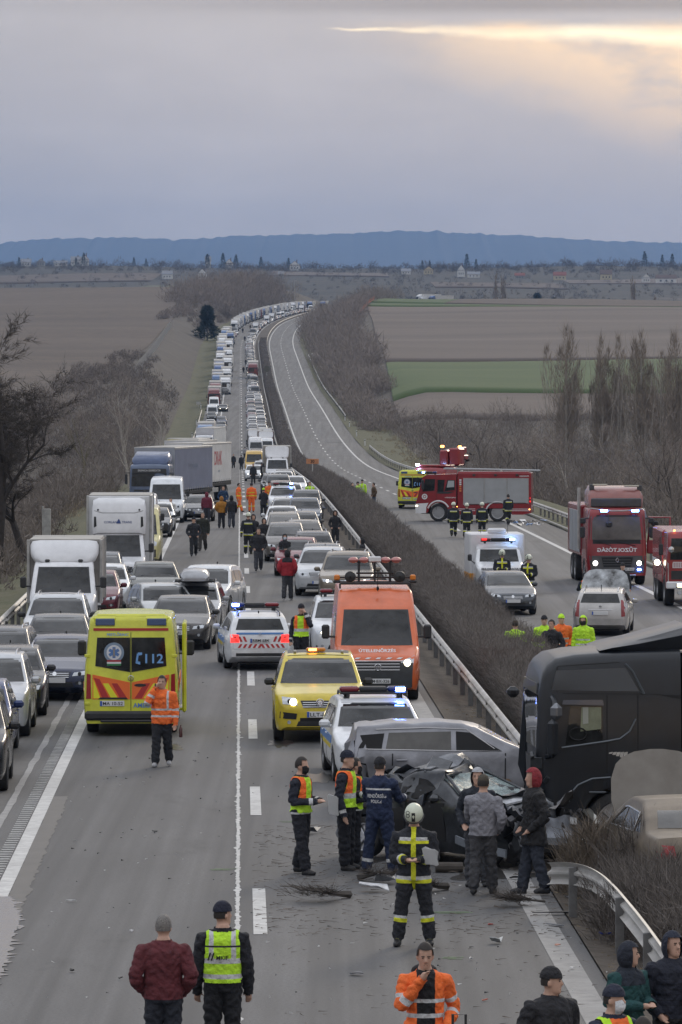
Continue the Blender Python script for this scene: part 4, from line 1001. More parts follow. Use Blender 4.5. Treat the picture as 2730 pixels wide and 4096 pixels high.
def car_proto(t, style, near):
 key = (t, style.get('key', ''), near)
 if key in CARPROTO: return CARPROTO[key]
 s = car_shell(t); k = s.k; W = k['W'] / 2; h = k['L'] / 2; v = s.bvh; ws, rw, fw, rr, qt = glass_quads(s); n = k['nose']
 parts = []            # (name, material, mesh builder)
 def P(name, m, fn): mb = MB(); fn(mb); parts.append((name, m, mb))
 parts.append(('body', None, s.mb))
 P('windscreen_frame', BLACKP, lambda m: patch(m, v, 'front', [(a * 1.05, b + (-.03 if i < 2 else .025)) for i, (a, b) in enumerate(ws)], (8, 4), .004))
 P('windscreen', style.get('glass', GLASS), lambda m: patch(m, v, 'front', ws, (8, 4), .012))
 P('rear_window', GLASS, lambda m: patch(m, v, 'rear', rw, (6, 3), .010))
 for side in ('left', 'right'):
  P('door_window', GLASS, lambda m: patch(m, v, side, fw, (4, 3), .009)); P('door_window', GLASS, lambda m: patch(m, v, side, rr, (4, 3), .009))
  P('quarter_window', GLASS, lambda m: patch(m, v, side, qt, (3, 2), .009))
  sx = -1 if side == 'left' else 1
  P('mirror', None if not style.get('mirror') else style['mirror'], lambda m: m.box((sx * (W * .985 + .09), k['wsb'][0] + .46, k['belt'] + .09), (.21, .13, .15), .045).box((sx * (W * .93), k['wsb'][0] + .47, k['belt'] + .04), (.16, .07, .06), .02))
  P('sill_trim', BLACKP, lambda m: patch(m, v, side, [(s.wh[0] + k['rw'] * 1.25, k['gc'] + .01), (s.wh[1] - k['rw'] * 1.25, k['gc'] + .01), (s.wh[1] - k['rw'] * 1.25, k['gc'] + .12), (s.wh[0] + k['rw'] * 1.25, k['gc'] + .12)], (4, 1), .008))
  if near:
   for yy in (.12,): P('door_seam', DARK, lambda m: patch(m, v, side, [(yy - .006, k['gc'] + .1), (yy + .006, k['gc'] + .1), (yy + .006, k['belt']), (yy - .006, k['belt'])], (1, 4), .004))
   for yy in (-.06, .92): P('door_handle', None, lambda m: m.box((sx * (W * .995 + .012), yy, k['belt'] - .12), (.03, .2, .03), .01))
 hq = [(W * .46, n + .005), (W * .80, n + .035), (W * .84, n + .135), (W * .50, n + .085)] if style.get('lamp', 'slim') == 'slim' else [(W * .48, n - .03), (W * .80, n + .0), (W * .82, n + .15), (W * .52, n + .12)]
 dz = style.get('dz', -.06); hq = [(a, b + dz) for a, b in hq]
 for q in (hq, sym(hq)):
  P('headlight', LENS, lambda m: patch(m, v, 'front', q, (4, 3), .012))
  cx = sum(a for a, b in q) / 4; cz = sum(b for a, b in q) / 4
  P('headlight_bulb', style.get('bulb', DARK), lambda m: disc(m, v, 'front', (cx, cz - .005), .045, .018, 10))
 P('grille', BLACKP, lambda m: patch(m, v, 'front', [(-W * .36, n - .10), (W * .36, n - .10), (W * .42, n + .05), (-W * .42, n + .05)], (6, 2), .010))
 if near:
  for i in range(3): P('grille_bar', style.get('bar', CHROME), lambda m: patch(m, v, 'front', [(-W * .37, n - .085 + i * .045), (W * .37, n - .085 + i * .045), (W * .37, n - .073 + i * .045), (-W * .37, n - .073 + i * .045)], (6, 1), .018))
  P('badge', CHROME, lambda m: disc(m, v, 'front', (0, n + .0), .05, .026, 12))
  P('wiper', DARK, lambda m: m.tube([hug(v, 'front', -W * .55, k['wsb'][1] + .06, .02), hug(v, 'front', -W * .05, k['wsb'][1] + .05, .02)], .008, 4).tube([hug(v, 'front', .02, k['wsb'][1] + .06, .02), hug(v, 'front', W * .55, k['wsb'][1] + .05, .02)], .008, 4))
  P('tow_cover', BLACKP, lambda m: patch(m, v, 'front', [(W * .55, .40), (W * .76, .42), (W * .74, .49), (W * .56, .47)], (2, 1), .01))
  P('fog_lamp', LENS, lambda m: disc(m, v, 'front', (-W * .66, .44), .04, .016, 10)); P('fog_lamp', LENS, lambda m: disc(m, v, 'front', (W * .66, .44), .04, .016, 10))
 P('lower_grille', BLACKP, lambda m: patch(m, v, 'front', [(-W * .52, .33), (W * .52, .33), (W * .46, .46), (-W * .46, .46)], (6, 2), .010))
 tq = [(W * .60, .74), (W * .86, .74), (W * .86, .96), (W * .62, .94)]
 for q in (tq, sym(tq)): P('tail_light', style.get('tail', REDL), lambda m: patch(m, v, 'rear', q, (3, 2), .012))
 P('rear_bumper_trim', BLACKP, lambda m: patch(m, v, 'rear', [(-W * .7, .38), (W * .7, .38), (W * .7, .46), (-W * .7, .46)], (6, 1), .01))
 if style.get('rails'):
  for sx in (-1, 1):
   xr = W * .60; pth = [(sx * xr, k['wst'][0] + .25, k['H'] - .06), (sx * xr, k['wst'][0] + .38, k['H'] + .045), (sx * xr, .6, k['H'] + .055), (sx * xr, k['rwt'][0] - .15, k['H'] + .03), (sx * xr, k['rwt'][0] - .02, k['H'] - .06)]
   P('roof_rail', style.get('railm', CHROME), lambda m: m.tube(pth, .02, 6))
 if style.get('sunroof'): P('sunroof', GLASS, lambda m: patch(m, v, 'top', [(-W * .5, .0), (W * .5, .0), (W * .5, .8), (-W * .5, .8)], (4, 2), .006))
 if near: P('aerial', DARK, lambda m: m.box((0, k['rwt'][0] - .25, k['H'] + .035), (.03, .14, .07), .01))
 P('underbody', DARK, lambda m: m.box((0, 0, k['gc'] + .04), (W * 1.25, k['L'] * .86, .1)))
 root = empty('car'); root.location = (0, -500, -50)
 if near:
  for name, m, mb in parts:
   me = mb.mesh(name, m or PAINT0, 40 if name == 'body' else 35); obj(name, me, root)
  add_wheels(root, (-W + .12, W - .12), s.wh, k['rw'], .22, style.get('spokes', 5))
 else:
  J = MB(); mats = [PAINT0]; idx = {None: 0}
  for name, m, mb in parts:
   if m not in idx: idx[m] = len(mats); mats.append(m)
   J.mi(idx[m]).add(mb.v, mb.f)
  for m in (RUBBER, ALLOY):
   if m not in idx: idx[m] = len(mats); mats.append(m)
  ty, ri = wheel_mesh(k['rw'], .22, 5)
  for y in s.wh:
   for x in (-W + .12, W - .12):
    for me_, m in ((ty, RUBBER),):
     J.mi(idx[m]).add([(q.co.x + x, q.co.y + y, q.co.z + k['rw']) for q in me_.vertices], [tuple(p.vertices) for p in me_.polygons])
  bpy.data.objects.remove(root); root = J.mesh('car', mats, 40)
 CARPROTO[key] = root; return root
PAINT0 = paint((.4, .4, .4))
USED = set()
def set_mat(o, old, new):
 for sl in o.material_slots:
  if sl.material == old: sl.link = 'OBJECT'; sl.material = new
def repaint(o, new, old=None):
 set_mat(o, old or PAINT0, new)
 for c in o.children: repaint(c, new, old)
CARG = 'cars standing in the traffic jam'
STY = {'plain': dict(key='plain'), 'lit': dict(key='lit', bulb=LIT), 'rails': dict(key='rails', rails=True), 'railslit': dict(key='railslit', rails=True, bulb=LITW), 'dusty': dict(key='dusty', glass=GLASSD, rails=True), 'round': dict(key='round', lamp='round'), 'roundlit': dict(key='roundlit', lamp='round', bulb=LIT), 'dblack': dict(key='dblack', mirror=BLACKP, bar=BLACKP), 'sun': dict(key='sun', rails=True, sunroof=True, mirror=BLACKP)}
def car(t, col, loc, rz=0.0, label='', style='plain', near=True, plate_txt=None, name='car', group=CARG, cat='car', metal=.3, rear=False):
 proto = car_proto(t, STY[style], near); pm = paint(col, metal)
 if near:
  o = copy_tree(proto); o.location = loc; o.name = name
  for c in o.children: repaint(c, pm)
  k = TYPES[t]
  if plate_txt is not None: plate(o, (0, -k['L'] / 2 - .012, .50), plate_txt)
 else:
  o = obj(name, proto, None, loc)
  o.material_slots[0].link = 'OBJECT'; o.material_slots[0].material = pm
 o.rotation_euler = (0, 0, rz); tag(o, label, cat, group); return o
# ---- vans, box vans, lorries ---------------------------------------------------
WYV = lambda h: [(-h, .80), (-h + .06, .88), (-h + .25, .95), (-h + .7, 1.0), (h - .15, 1.0), (h, .97)]
def van_shell(L=5.9, W=2.0, H=2.55, cab_only=None):
 key = ('van', L, W, H, cab_only)
 if key in SHELLS: return SHELLS[key]
 h = L / 2; y1 = h if cab_only is None else -h + cab_only
 top = [(-h, .72), (-h + .04, .95), (-h + .12, 1.06), (-h + .5, 1.19), (-h + .82, 1.30), (-h + 1.2, 1.76), (-h + 1.55, 2.14 if H > 2.3 else H - .16), (-h + 1.85, min(H - .02, 2.36)), (-h + 2.2, H - .04)]
 top = [p for p in top if p[0] < y1 - .1]
 top += [(y1 - .1, H), (y1 - .03, H - .05), (y1, H - .14)] if cab_only is None else [(y1, H - .02)]
 wh = (-h + .98, -h + .98 + (3.65 if L > 5.6 else 3.2)) if cab_only is None else (-h + .98,)
 s = Shell(top, .27, W, [(0, .93), (.3, .96), (.55, 1.0), (1.25, .995), (H - .3, .90), (H, .87)], WYV(h) if cab_only is None else [(-h, .80), (-h + .06, .88), (-h + .25, .95), (-h + .7, 1.0), (9, 1.0)], wh, .345, .11, .05, zb_front=[(-h, .34), (-h + .2, .27), (9, .27)])
 s.h = h; s.H = H; s.L = L; s.wh = wh; SHELLS[key] = s; return s
def van_front(root, s, pm, W=2.0, lit=False, grille=BLACKP, glass=GLASS, bumper=BLACKP, one=None):
 h = s.h; v = s.bvh; w = W / 2; H2 = min(s.H, 2.36)
 wsq = [(-w * .80, 1.345), (w * .80, 1.345), (w * .72, H2 - .26), (-w * .72, H2 - .26)]
 part(root, 'windscreen_frame', BLACKP, lambda m: patch(m, v, 'front', [(a * 1.05, b + (-.04 if i < 2 else .03)) for i, (a, b) in enumerate(wsq)], (8, 4), .005))
 part(root, 'windscreen', glass, lambda m: patch(m, v, 'front', wsq, (8, 4), .013))
 hq = [(w * .48, .82), (w * .82, .86), (w * .86, 1.10), (w * .56, .98)]
 for q in (hq, sym(hq)):
  o = part(root, 'headlight', LENS, lambda m: patch(m, v, 'front', q, (4, 3), .012)); cx = sum(a for a, b in q) / 4
  part(root, 'headlight_bulb', LIT if lit else DARK, lambda m: disc(m, v, 'front', (cx, .92), .055, .02, 10))
 part(root, 'grille', grille, lambda m: patch(m, v, 'front', [(-w * .5, .74), (w * .5, .74), (w * .54, .96), (-w * .54, .96)], (6, 2), .012))
 part(root, 'bumper', bumper, lambda m: patch(m, v, 'front', [(-w * .80, .36), (w * .80, .36), (w * .80, .70), (-w * .80, .70)], (8, 3), .014))
 for sx in (-1, 1):
  part(root, 'mirror', BLACKP, lambda m: m.box((sx * (w + .20), -h + 1.05, 1.62), (.19, .12, .34), .04).box((sx * (w + .05), -h + 1.08, 1.50), (.24, .05, .05), .02))
  sd = 'left' if sx < 0 else 'right'
  part(root, 'door_window', GLASS, lambda m: patch(m, v, sd, [(-h + 1.12, 1.36), (-h + 2.0, 1.36), (-h + 2.0, 2.0 if s.H > 2.2 else s.H - .3), (-h + 1.62, 2.0 if s.H > 2.2 else s.H - .3)], (4, 3), .01))
 part(root, 'wiper', DARK, lambda m: m.tube([hug(v, 'front', -w * .6, 1.37, .02), hug(v, 'front', -.04, 1.36, .02)], .01, 4).tube([hug(v, 'front', .04, 1.37, .02), hug(v, 'front', w * .6, 1.36, .02)], .01, 4))
def van(label, col, loc, rz=0, L=5.9, H=2.55, lit=False, plate_txt='', group='vans standing in the traffic jam', cat='van', name='van', W=2.0, far=False, windows=False, grille=BLACKP):
 s = van_shell(L, W, H); root = empty(name, loc, rz); pm = paint(col, .05)
 obj('body', s.mb.mesh('body', pm, 40), root); van_front(root, s, pm, W, lit, grille); w = W / 2
 if windows:
  for sd in ('left', 'right'):
   for k in range(3): part(root, 'side_window', GLASS, lambda m: patch(m, s.bvh, sd, [(-s.h + 2.2 + k * 1.15, 1.4), (-s.h + 3.2 + k * 1.15, 1.4), (-s.h + 3.2 + k * 1.15, 2.05), (-s.h + 2.2 + k * 1.15, 2.05)], (2, 2), .01))
 add_wheels(root, (-w + .13, w - .13), s.wh, .345, .23, 6)
 if plate_txt is not None: plate(root, (0, -s.h - .03, .52), plate_txt)
 part(root, 'underbody', DARK, lambda m: m.box((0, 0, .3), (w * 1.3, L * .9, .1)))
 tag(root, label, cat, group); return root, s
BOXW = mat('box_panel_white', (.60, .61, .62), .5, var=.1, vs_=1.5); BOXG = mat('box_tarp_grey', (.22, .21, .20), .75, var=.2, vs_=2.0)
ROOFG = mat('box_roof_dusty', (.36, .35, .33), .8, var=.2, vs_=1.2)
def box_van(label, loc, rz=0, bw=2.2, bl=4.0, z0=.95, top=2.85, box=BOXG, col=(.66, .67, .69), spoiler='scoop', txt=None, group='box vans standing in the traffic jam', lit=False):
 root = empty('box_van', loc, rz); H = 2.3; s = van_shell(5.9, 2.0, H, 2.25); pm = paint(col, .05); h = s.h
 obj('cab', s.mb.mesh('cab', pm, 40), root); van_front(root, s, pm, 2.0, lit)
 yb = -h + 2.2
 bx = part(root, 'box_body', box, lambda m: m.box((0, yb + bl / 2, (z0 + top) / 2), (bw, bl, top - z0), .04))
 part(root, 'box_roof', ROOFG, lambda m: m.box((0, yb + bl / 2, top + .012), (bw - .06, bl - .06, .04), .015))
 for x in (-bw / 2, bw / 2):
  for y in (yb, yb + bl): part(root, 'corner_post', STEEL, lambda m: m.box((x, y, (z0 + top) / 2), (.09, .09, top - z0 + .03), .015))
 part(root, 'chassis', DARK, lambda m: m.box((0, yb + bl / 2 - .3, .72), (.9, bl + 1.2, .28), .03))
 if spoiler == 'scoop':
  rings = []
  for (y, zl, zh, w) in ((-h + 1.62, 2.20, 2.24, 1.35), (-h + 1.72, 2.18, 2.42, 1.75), (-h + 1.95, 2.2, 2.62, 1.98), (-h + 2.12, 2.22, top - .02, 2.06), (yb - .01, 2.24, top + .0, 2.08)):
   rings.append([(w / 2 * math.cos(a) * (1 - .05 * abs(math.sin(a))) if False else w / 2 * c, y, zl + (zh - zl) * q) for c, q in ((-.9, 0), (-1, .35), (-1, .75), (-.93, .95), (-.7, 1), (.7, 1), (.93, .95), (1, .75), (1, .35), (.9, 0))])
  MB().loft(rings).build('air_deflector', WHITE, root, smooth=50)
  for sx in (-.5, .5): part(root, 'deflector_mount', BLACKP, lambda m: m.box((sx, -h + 1.75, 2.24), (.16, .3, .1), .03))
 elif spoiler == 'sleeper':
  rings = []
  for (y, zl, zh, w) in ((-h + 1.42, 2.16, 2.3, 1.55), (-h + 1.5, 2.12, top - .75, 1.85), (-h + 1.62, 2.1, top - .30, 1.95), (-h + 1.8, 2.1, top - .12, 2.0), (yb - .01, 2.1, top - .06, 2.0)):
   rings.append([(w / 2 * c, y, zl + (zh - zl) * q) for c, q in ((-.97, 0), (-1, .3), (-1, .75), (-.95, .93), (-.75, 1), (.75, 1), (.95, .93), (1, .75), (1, .3), (.97, 0))])
  mb = MB().loft(rings); mb.build('sleeper_pod', WHITE, root, smooth=50); pv = BVHTree.FromPolygons([Vector(q) for q in mb.v], mb.f)
  part(root, 'pod_seam', INK, lambda m: [patch(m, pv, 'front', [(a, top - .62 - .07 * abs(a) * 0 + dz), (b, top - .62 + dz2), (b, top - .605 + dz2), (a, top - .605 + dz)], (3, 1), .006) for a, b, dz, dz2 in ((-.9, -.6, .08, 0), (-.6, .6, 0, 0), (.6, .9, 0, .08))])
  for sx in (-1, 1): part(root, 'pod_window', GLASS, lambda m: patch(m, pv, 'front', [(sx * .86 - .05, 2.35), (sx * .86 + .05, 2.4), (sx * .86 + .03, 2.75), (sx * .86 - .05, 2.75)], (2, 3), .008))
  for sx in (-.76, .76): part(root, 'marker_lamp', INK, lambda m: m.box((sx, -h + 1.50, top - .50), (.07, .05, .07), .02))
  if txt: lettering(txt[0], .085, mat('ink_blue', (.03, .06, .2), .6), root, (-.30, -h + 1.4, 2.55), bvh=pv, bold=.01); lettering(txt[1], .085, mat('ink_blue', (.03, .06, .2), .6), root, (.30, -h + 1.4, 2.55), bvh=pv, bold=.01); part(root, 'emblem', mat('ink_blue', (.03, .06, .2), .6), lambda m: m.add([hug(pv, 'front', a, b, .012) for a, b in ((-.09, 2.50), (.09, 2.50), (.02, 2.66), (-.01, 2.66))], [(0, 1, 2, 3)]))
 add_wheels(root, (-.87, .87), (s.wh[0],), .345, .23, 6); add_wheels(root, (-.80, .80), (yb + bl * .68,), .345, .4, 6)
 plate(root, (0, -h - .03, .52), '')
 tag(root, label, 'box van', group); return root
def cab_shell(W=2.5, H=2.95, Lc=2.2, hi=0.0):
 key = ('cab', W, H, Lc, hi)
 if key in SHELLS: return SHELLS[key]
 top = [(0, H - .30), (.05, H - .16), (.16, H - .06), (.4, H), (Lc, H + hi)]
 s = Shell(top, .42, W, [(0, .96), (.5, .99), (1.0, 1.0), (1.6, .995), (H, .95)], [(0, .86), (.04, .93), (.14, .975), (.4, 1.0), (Lc, 1.0)], (1.35,), .50, .12, .05, zb_front=[(0, .40), (9, .42)], shear=lambda y, z: max(0, z - 1.45) * .10 * max(0, 1 - y / 1.2))
 SHELLS[key] = s; return s
CURT = {}
def lorry(label, loc, rz=0, cab=(.66, .67, .69), curtain=(.5, .5, .52), band=None, sign=None, side=None, visor=True, H=2.95, roof=True, trailer=True, group='lorries standing in the traffic jam', bend=0.0, lit=False, near=True, tl=13.4, th=2.72, sidecol=(.42, .45, .52), rear=None, deflector=None):
 root = empty('lorry', loc, rz); s = cab_shell(2.5, H); v = s.bvh; pm = paint(cab, .08); w = 1.25
 obj('cab', s.mb.mesh('cab', pm, 40), root)
 part(root, 'windscreen', GLASS, lambda m: patch(m, v, 'front', [(-w * .88, 1.62), (w * .88, 1.62), (w * .84, 2.40), (-w * .84, 2.40)], (8, 3), .012))
 part(root, 'sun_visor', BLACKP if visor else pm, lambda m: patch(m, v, 'front', [(-w * .84, 2.42), (w * .84, 2.42), (w * .82, 2.68), (-w * .82, 2.68)], (8, 2), .05 if near else .02))
 part(root, 'grille', BLACKP, lambda m: patch(m, v, 'front', [(-w * .7, .80), (w * .7, .80), (w * .74, 1.42), (-w * .74, 1.42)], (6, 3), .012))
 for i in range(3): part(root, 'grille_bar', pm, lambda m: patch(m, v, 'front', [(-w * .68, .92 + i * .16), (w * .68, .92 + i * .16), (w * .68, .98 + i * .16), (-w * .68, .98 + i * .16)], (6, 1), .024))
 part(root, 'bumper', BLACKP if not near else pm, lambda m: patch(m, v, 'front', [(-w * .86, .42), (w * .86, .42), (w * .86, .72), (-w * .86, .72)], (6, 2), .02))
 hq = [(w * .56, .55), (w * .86, .55), (w * .86, .70), (w * .56, .70)]
 for q in (hq, sym(hq)): part(root, 'headlight', LIT if lit else LENS, lambda m: patch(m, v, 'front', q, (3, 2), .03))
 for sx in (-1, 1):
  part(root, 'mirror', BLACKP, lambda m: m.box((sx * 1.42, .22, 2.05), (.16, .12, .62), .04).box((sx * 1.33, .25, 2.42), (.3, .05, .06), .02))
  part(root, 'door_window', GLASS, lambda m: patch(m, v, 'left' if sx < 0 else 'right', [(.30, 1.65), (1.15, 1.65), (1.15, 2.35), (.42, 2.35)], (3, 3), .01))
 if sign: lettering(sign, .15, WHITE, root, (0, -1, 2.56), bvh=None, bold=.015, width=1.35).location.y = float(hug(v, 'front', 0, 2.56, .07).y) + 1
 if deflector is not None:
  rings = [[(x * k, y, z) for x, z in ((-1.1, H - .02), (-1.15, H + zz * .6), (-1.0, H + zz), (1.0, H + zz), (1.15, H + zz * .6), (1.1, H - .02))] for (y, zz, k) in ((.45, .12, .9), (.6, .34, .97), (1.0, .55, 1.0), (2.0, .75, 1.0))]
  MB().loft(rings).build('air_deflector', paint(deflector, .1), root, smooth=50)
 add_wheels(root, (-1.08, 1.08), (1.35,), .5, .3, 8);
 part(root, 'chassis', DARK, lambda m: m.box((0, 3.4, .85), (.9, 5.2, .3), .03))
 add_wheels(root, (-.98, .98), (4.9,), .5, .5, 8)
 if trailer:
  tr = empty('trailer', (0, 2.55, 0)); tr.parent = root; tr.rotation_euler.z = bend
  zc0, zc1 = 1.2, 1.2 + th
  cm = mat('tarp_%02d%02d%02d' % tuple(int(c * 99) for c in sidecol), sidecol, .65, var=.12, vs_=1.0, bump=.2, bs=1.2); fm = mat('panel_%02d%02d%02d' % tuple(int(c * 99) for c in curtain), curtain, .6, var=.12, vs_=1.0)
  part(tr, 'front_wall', fm, lambda m: m.box((0, .04, (zc0 + zc1) / 2), (2.5, .08, th), .02))
  for sx in (-1, 1): part(tr, 'side_curtain', cm, lambda m: m.box((sx * 1.24, tl / 2, (zc0 + zc1) / 2 + .02), (.05, tl - .2, th - .16), .015))
  part(tr, 'roof', ROOFG, lambda m: m.box((0, tl / 2, zc1 + .0), (2.46, tl, .08), .03))
  part(tr, 'roof_frame', STEEL, lambda m: [m.box((sx * 1.24, tl / 2, zc1 - .05), (.07, tl, .14), .02) for sx in (-1, 1)])
  part(tr, 'floor', DARK, lambda m: m.box((0, tl / 2, 1.1), (2.5, tl, .2), .02))
  rd = part(tr, 'rear_door', WHITE if rear is None else paint(rear, .05), lambda m: m.box((0, tl - .03, (zc0 + zc1) / 2), (2.5, .06, th), .01))
  if near: part(tr, 'side_stanchion', STEEL, lambda m: [m.box((sx * 1.27, y, zc0 + .12), (.03, .05, .24)) for sx in (-1, 1) for y in np.arange(.5, tl, .8)])
  if side:
   for (txt, y, z, size, mm) in side: lettering(txt, size, mm, tr, (1.275, y, z), 'right', bold=.01)
  add_wheels(tr, (-1.0, 1.0), (tl - 4.6, tl - 3.3, tl - 2.0), .5, .45, 8)
  part(tr, 'underrun_bar', STEEL, lambda m: [m.box((sx * 1.2, tl * .42, .75), (.04, 3.6, .3), .01) for sx in (-1, 1)])
 tag(root, label, 'lorry', group); return root
# ---- emergency-light bars --------------------------------------------------------
def light_bar(root, loc, w=1.25, lit='left', dark_mid=True, left=LITB, right=REDLB, flip=False):
 bar = empty('light_bar', loc); bar.parent = root
 part(bar, 'base', BLACKP, lambda m: m.box((0, 0, -.05), (w, .26, .05), .02))
 part(bar, 'mount', BLACKP, lambda m: m.box((-w * .38, 0, -.10), (.08, .2, .08), .01).box((w * .38, 0, -.10), (.08, .2, .08), .01))
 part(bar, 'centre_section', BLACKP if dark_mid else WHITE, lambda m: m.box((0, 0, .02), (w * .42, .25, .10), .03))
 for sx, mm in ((-1, left), (1, right)):
  l_ = part(bar, 'lens', BLUEL if mm in (LITB, LITBW, BLUEL) else REDLB, lambda m: m.box((sx * w * .355, 0, .02), (w * .29, .25, .105), .035))
  if mm in (LITB, LITBW, LITR, LITA): part(l_, 'lit_lamp', mm, lambda m: m.box((sx * w * .40, -.118, .02), (w * .15, .03, .07), .012).box((sx * w * .40, .118, .02), (w * .15, .03, .07), .012))
  elif mm is BLUEL or mm is REDLB: pass
 return bar
# ------------------------------------------------------------------ named vehicles near the crash
YEL = (.62, .64, .055)
def lane(u, dfront, L, away=False, turn=0.0):
 d = dfront + L / 2; x, y, z = ground(d, u)
 return (x, y, z), -heading(d) + (math.pi if away else 0) + R(turn)
def stripes(root, bvh, face, x0, x1, z0, z1, n, mats, lean=.8, flip=1, off=.010, tops=None):
 w = (x1 - x0) / n; k = lean * (z1 - z0)
 for i in range(n):
  a, b = x0 + i * w, x0 + (i + 1) * w
  q = [(a, z0), (b, z0), (b + flip * k, z1), (a + flip * k, z1)]
  lo, hi = min(x0, x1), max(x0, x1); q = [(min(max(x, lo), hi), z) for x, z in q]
  part(root, 'chevron', mats[i % len(mats)], lambda m: patch(m, bvh, face, q, (2, 2), off + .001 * (i % 2), .012))
def star_of_life(root, bvh, face, c, r_):
 part(root, 'emblem_ring', mat('emblem_blue_grey', (.20, .27, .36), .5), lambda m: disc(m, bvh, face, c, r_, .018, 24))
 part(root, 'emblem_disc', WHITE, lambda m: disc(m, bvh, face, c, r_ * .74, .022, 24))
 B = mat('emblem_blue', (.09, .19, .42), .5)
 for k in range(3):
  a = math.pi * k / 3; dx, dz = math.sin(a), math.cos(a); l_, w = r_ * .55, r_ * .15
  q = [(c[0] - dx * l_ - dz * w, c[1] - dz * l_ + dx * w), (c[0] - dx * l_ + dz * w, c[1] - dz * l_ - dx * w), (c[0] + dx * l_ + dz * w, c[1] + dz * l_ - dx * w), (c[0] + dx * l_ - dz * w, c[1] + dz * l_ + dx * w)]
  part(root, 'emblem_bar', B, lambda m: patch(m, bvh, face, q, (1, 2), .026 + .001 * k, .004))
 part(root, 'emblem_staff', mat('emblem_gold', (.35, .27, .12), .5), lambda m: patch(m, bvh, face, [(c[0] - .012, c[1] - r_ * .4), (c[0] + .012, c[1] - r_ * .4), (c[0] + .012, c[1] + r_ * .4), (c[0] - .012, c[1] + r_ * .4)], (1, 2), .031, .004))
def ambulance(label, loc, rz, door=True, txt='MA 10-52', low=False):
 H = 2.56; s = van_shell(6.0, 2.02, H); v = s.bvh; h = s.h; root = empty('ambulance', loc, rz); pm = paint(YEL, .0)
 obj('body', s.mb.mesh('body', pm, 40), root); van_front(root, s, pm, 2.02)
 OR = mat('reflective_orange', (.80, .16, .03), .5); RD_ = mat('reflective_red', (.42, .03, .03), .5); YL = mat('reflective_yellow', (.75, .72, .03), .5); BL = mat('letter_blue', (.09, .21, .50), .5); LB = mat('letter_pale_blue', (.18, .38, .70), .5)
 for q in ([(-.76, 1.50), (-.015, 1.37), (-.015, 2.11), (-.72, 2.11)], [(.015, 1.37), (.76, 1.50), (.72, 2.11), (.015, 2.11)]): part(root, 'rear_door_window', GLASS, lambda m: patch(m, v, 'rear', q, (5, 4), .012))
 part(root, 'door_gap', DARK, lambda m: patch(m, v, 'rear', [(-.006, .55), (.006, .55), (.006, 2.22), (-.006, 2.22)], (1, 6), .006, .01))
 part(root, 'red_stripe', RD_, lambda m: patch(m, v, 'rear', [(-.80, 2.255), (.80, 2.255), (.80, 2.31), (-.80, 2.31)], (8, 1), .012, .012))
 for sx in (-1, 1):
  part(root, 'band_base', OR, lambda m: patch(m, v, 'rear', [(sx * .02, .79), (sx * .82, .79), (sx * .82, 1.32), (sx * .02, 1.15)], (6, 3), .008, .012))
  for i in range(4):
   a = .08 + i * .19; q = [(sx * a, .81), (sx * (a + .15), .81), (sx * (a + .33), 1.25 if i > 1 else 1.13), (sx * (a + .21), 1.22 if i > 1 else 1.13)]; q = [(max(-.80, min(.80, x)), z) for x, z in q]
   part(root, 'chevron', RD_ if i % 2 == 0 else YL, lambda m: patch(m, v, 'rear', q, (2, 3), .014, .008))
  part(root, 'tail_light', REDL, lambda m: patch(m, v, 'rear', [(sx * .85, .80), (sx * .955, .80), (sx * .94, 1.34), (sx * .86, 1.32)], (1, 4), .014))
  c = empty('corner_beacon', (sx * .55, h - .25, 2.43)); c.parent = root
  part(c, 'housing', pm, lambda m: m.box((0, 0, .0), (.55, .5, .30), .06)); part(c, 'blue_lens', mat('beacon_clear_blue', (.06, .10, .20), .15, coat=.6), lambda m: m.box((0, .235, .01), (.42, .06, .16), .02))
  part(root, 'side_stripe', OR, lambda m: patch(m, v, 'left' if sx < 0 else 'right', [(-h + 1.3, .95), (h - .2, .95), (h - .2, 1.15), (-h + 1.3, 1.15)], (8, 1), .01))
  part(root, 'hinge', pm, lambda m: [m.box((sx * .93, h - .01, z), (.12, .05, .07), .01) for z in (.70, 1.72)])
 part(root, 'roof_panel', pm, lambda m: m.box((0, h - .7, 2.56), (1.5, 1.3, .10), .04))
 lettering('PESTLŐRINC', .075, LB, root, (.28, 5, 2.18), 'rear', width=.46, bvh=v, bold=.02); star_of_life(root, v, 'rear', (.36, 1.79), .215)
 for k, m_ in enumerate((mat('flag_red', (.35, .02, .03), .6), WHITE, mat('flag_green', (.03, .20, .07), .6))): part(root, 'ribbon', m_, lambda m: patch(m, v, 'rear', [(.51, 1.59 - k * .04), (.21, 1.59 - k * .04), (.21, 1.63 - k * .04), (.51, 1.63 - k * .04)], (4, 1), .028 + .001 * k, .006))
 lettering('112', .22, WHITE, root, (-.50, 5, 1.66), 'rear', width=.40, bvh=v, bold=.06); lettering('112', .20, LB, root, (-.50, 5, 1.66), 'rear', width=.385, bvh=v, bold=.02).location.y = .006
 part(root, 'handset', LB, lambda m: [patch(m, v, 'rear', q, (2, 2), .02, .006) for q in ([(-.10, 1.57), (-.14, 1.57), (-.17, 1.75), (-.13, 1.77)], [(-.10, 1.56), (-.20, 1.53), (-.20, 1.59), (-.12, 1.61)], [(-.14, 1.72), (-.24, 1.74), (-.24, 1.79), (-.15, 1.79)])])
 ring_badge(root, (0, h + .012, 1.24), .062, kind='star', face='rear')
 part(root, 'door_handle', BLACKP, lambda m: disc(m, v, 'rear', (-.20, 1.09), .13, .016, 14, rz=.035)); part(root, 'plate_lamp', BLACKP, lambda m: patch(m, v, 'rear', [(.06, .79), (.70, .79), (.66, .83), (.10, .83)], (4, 1), .02))
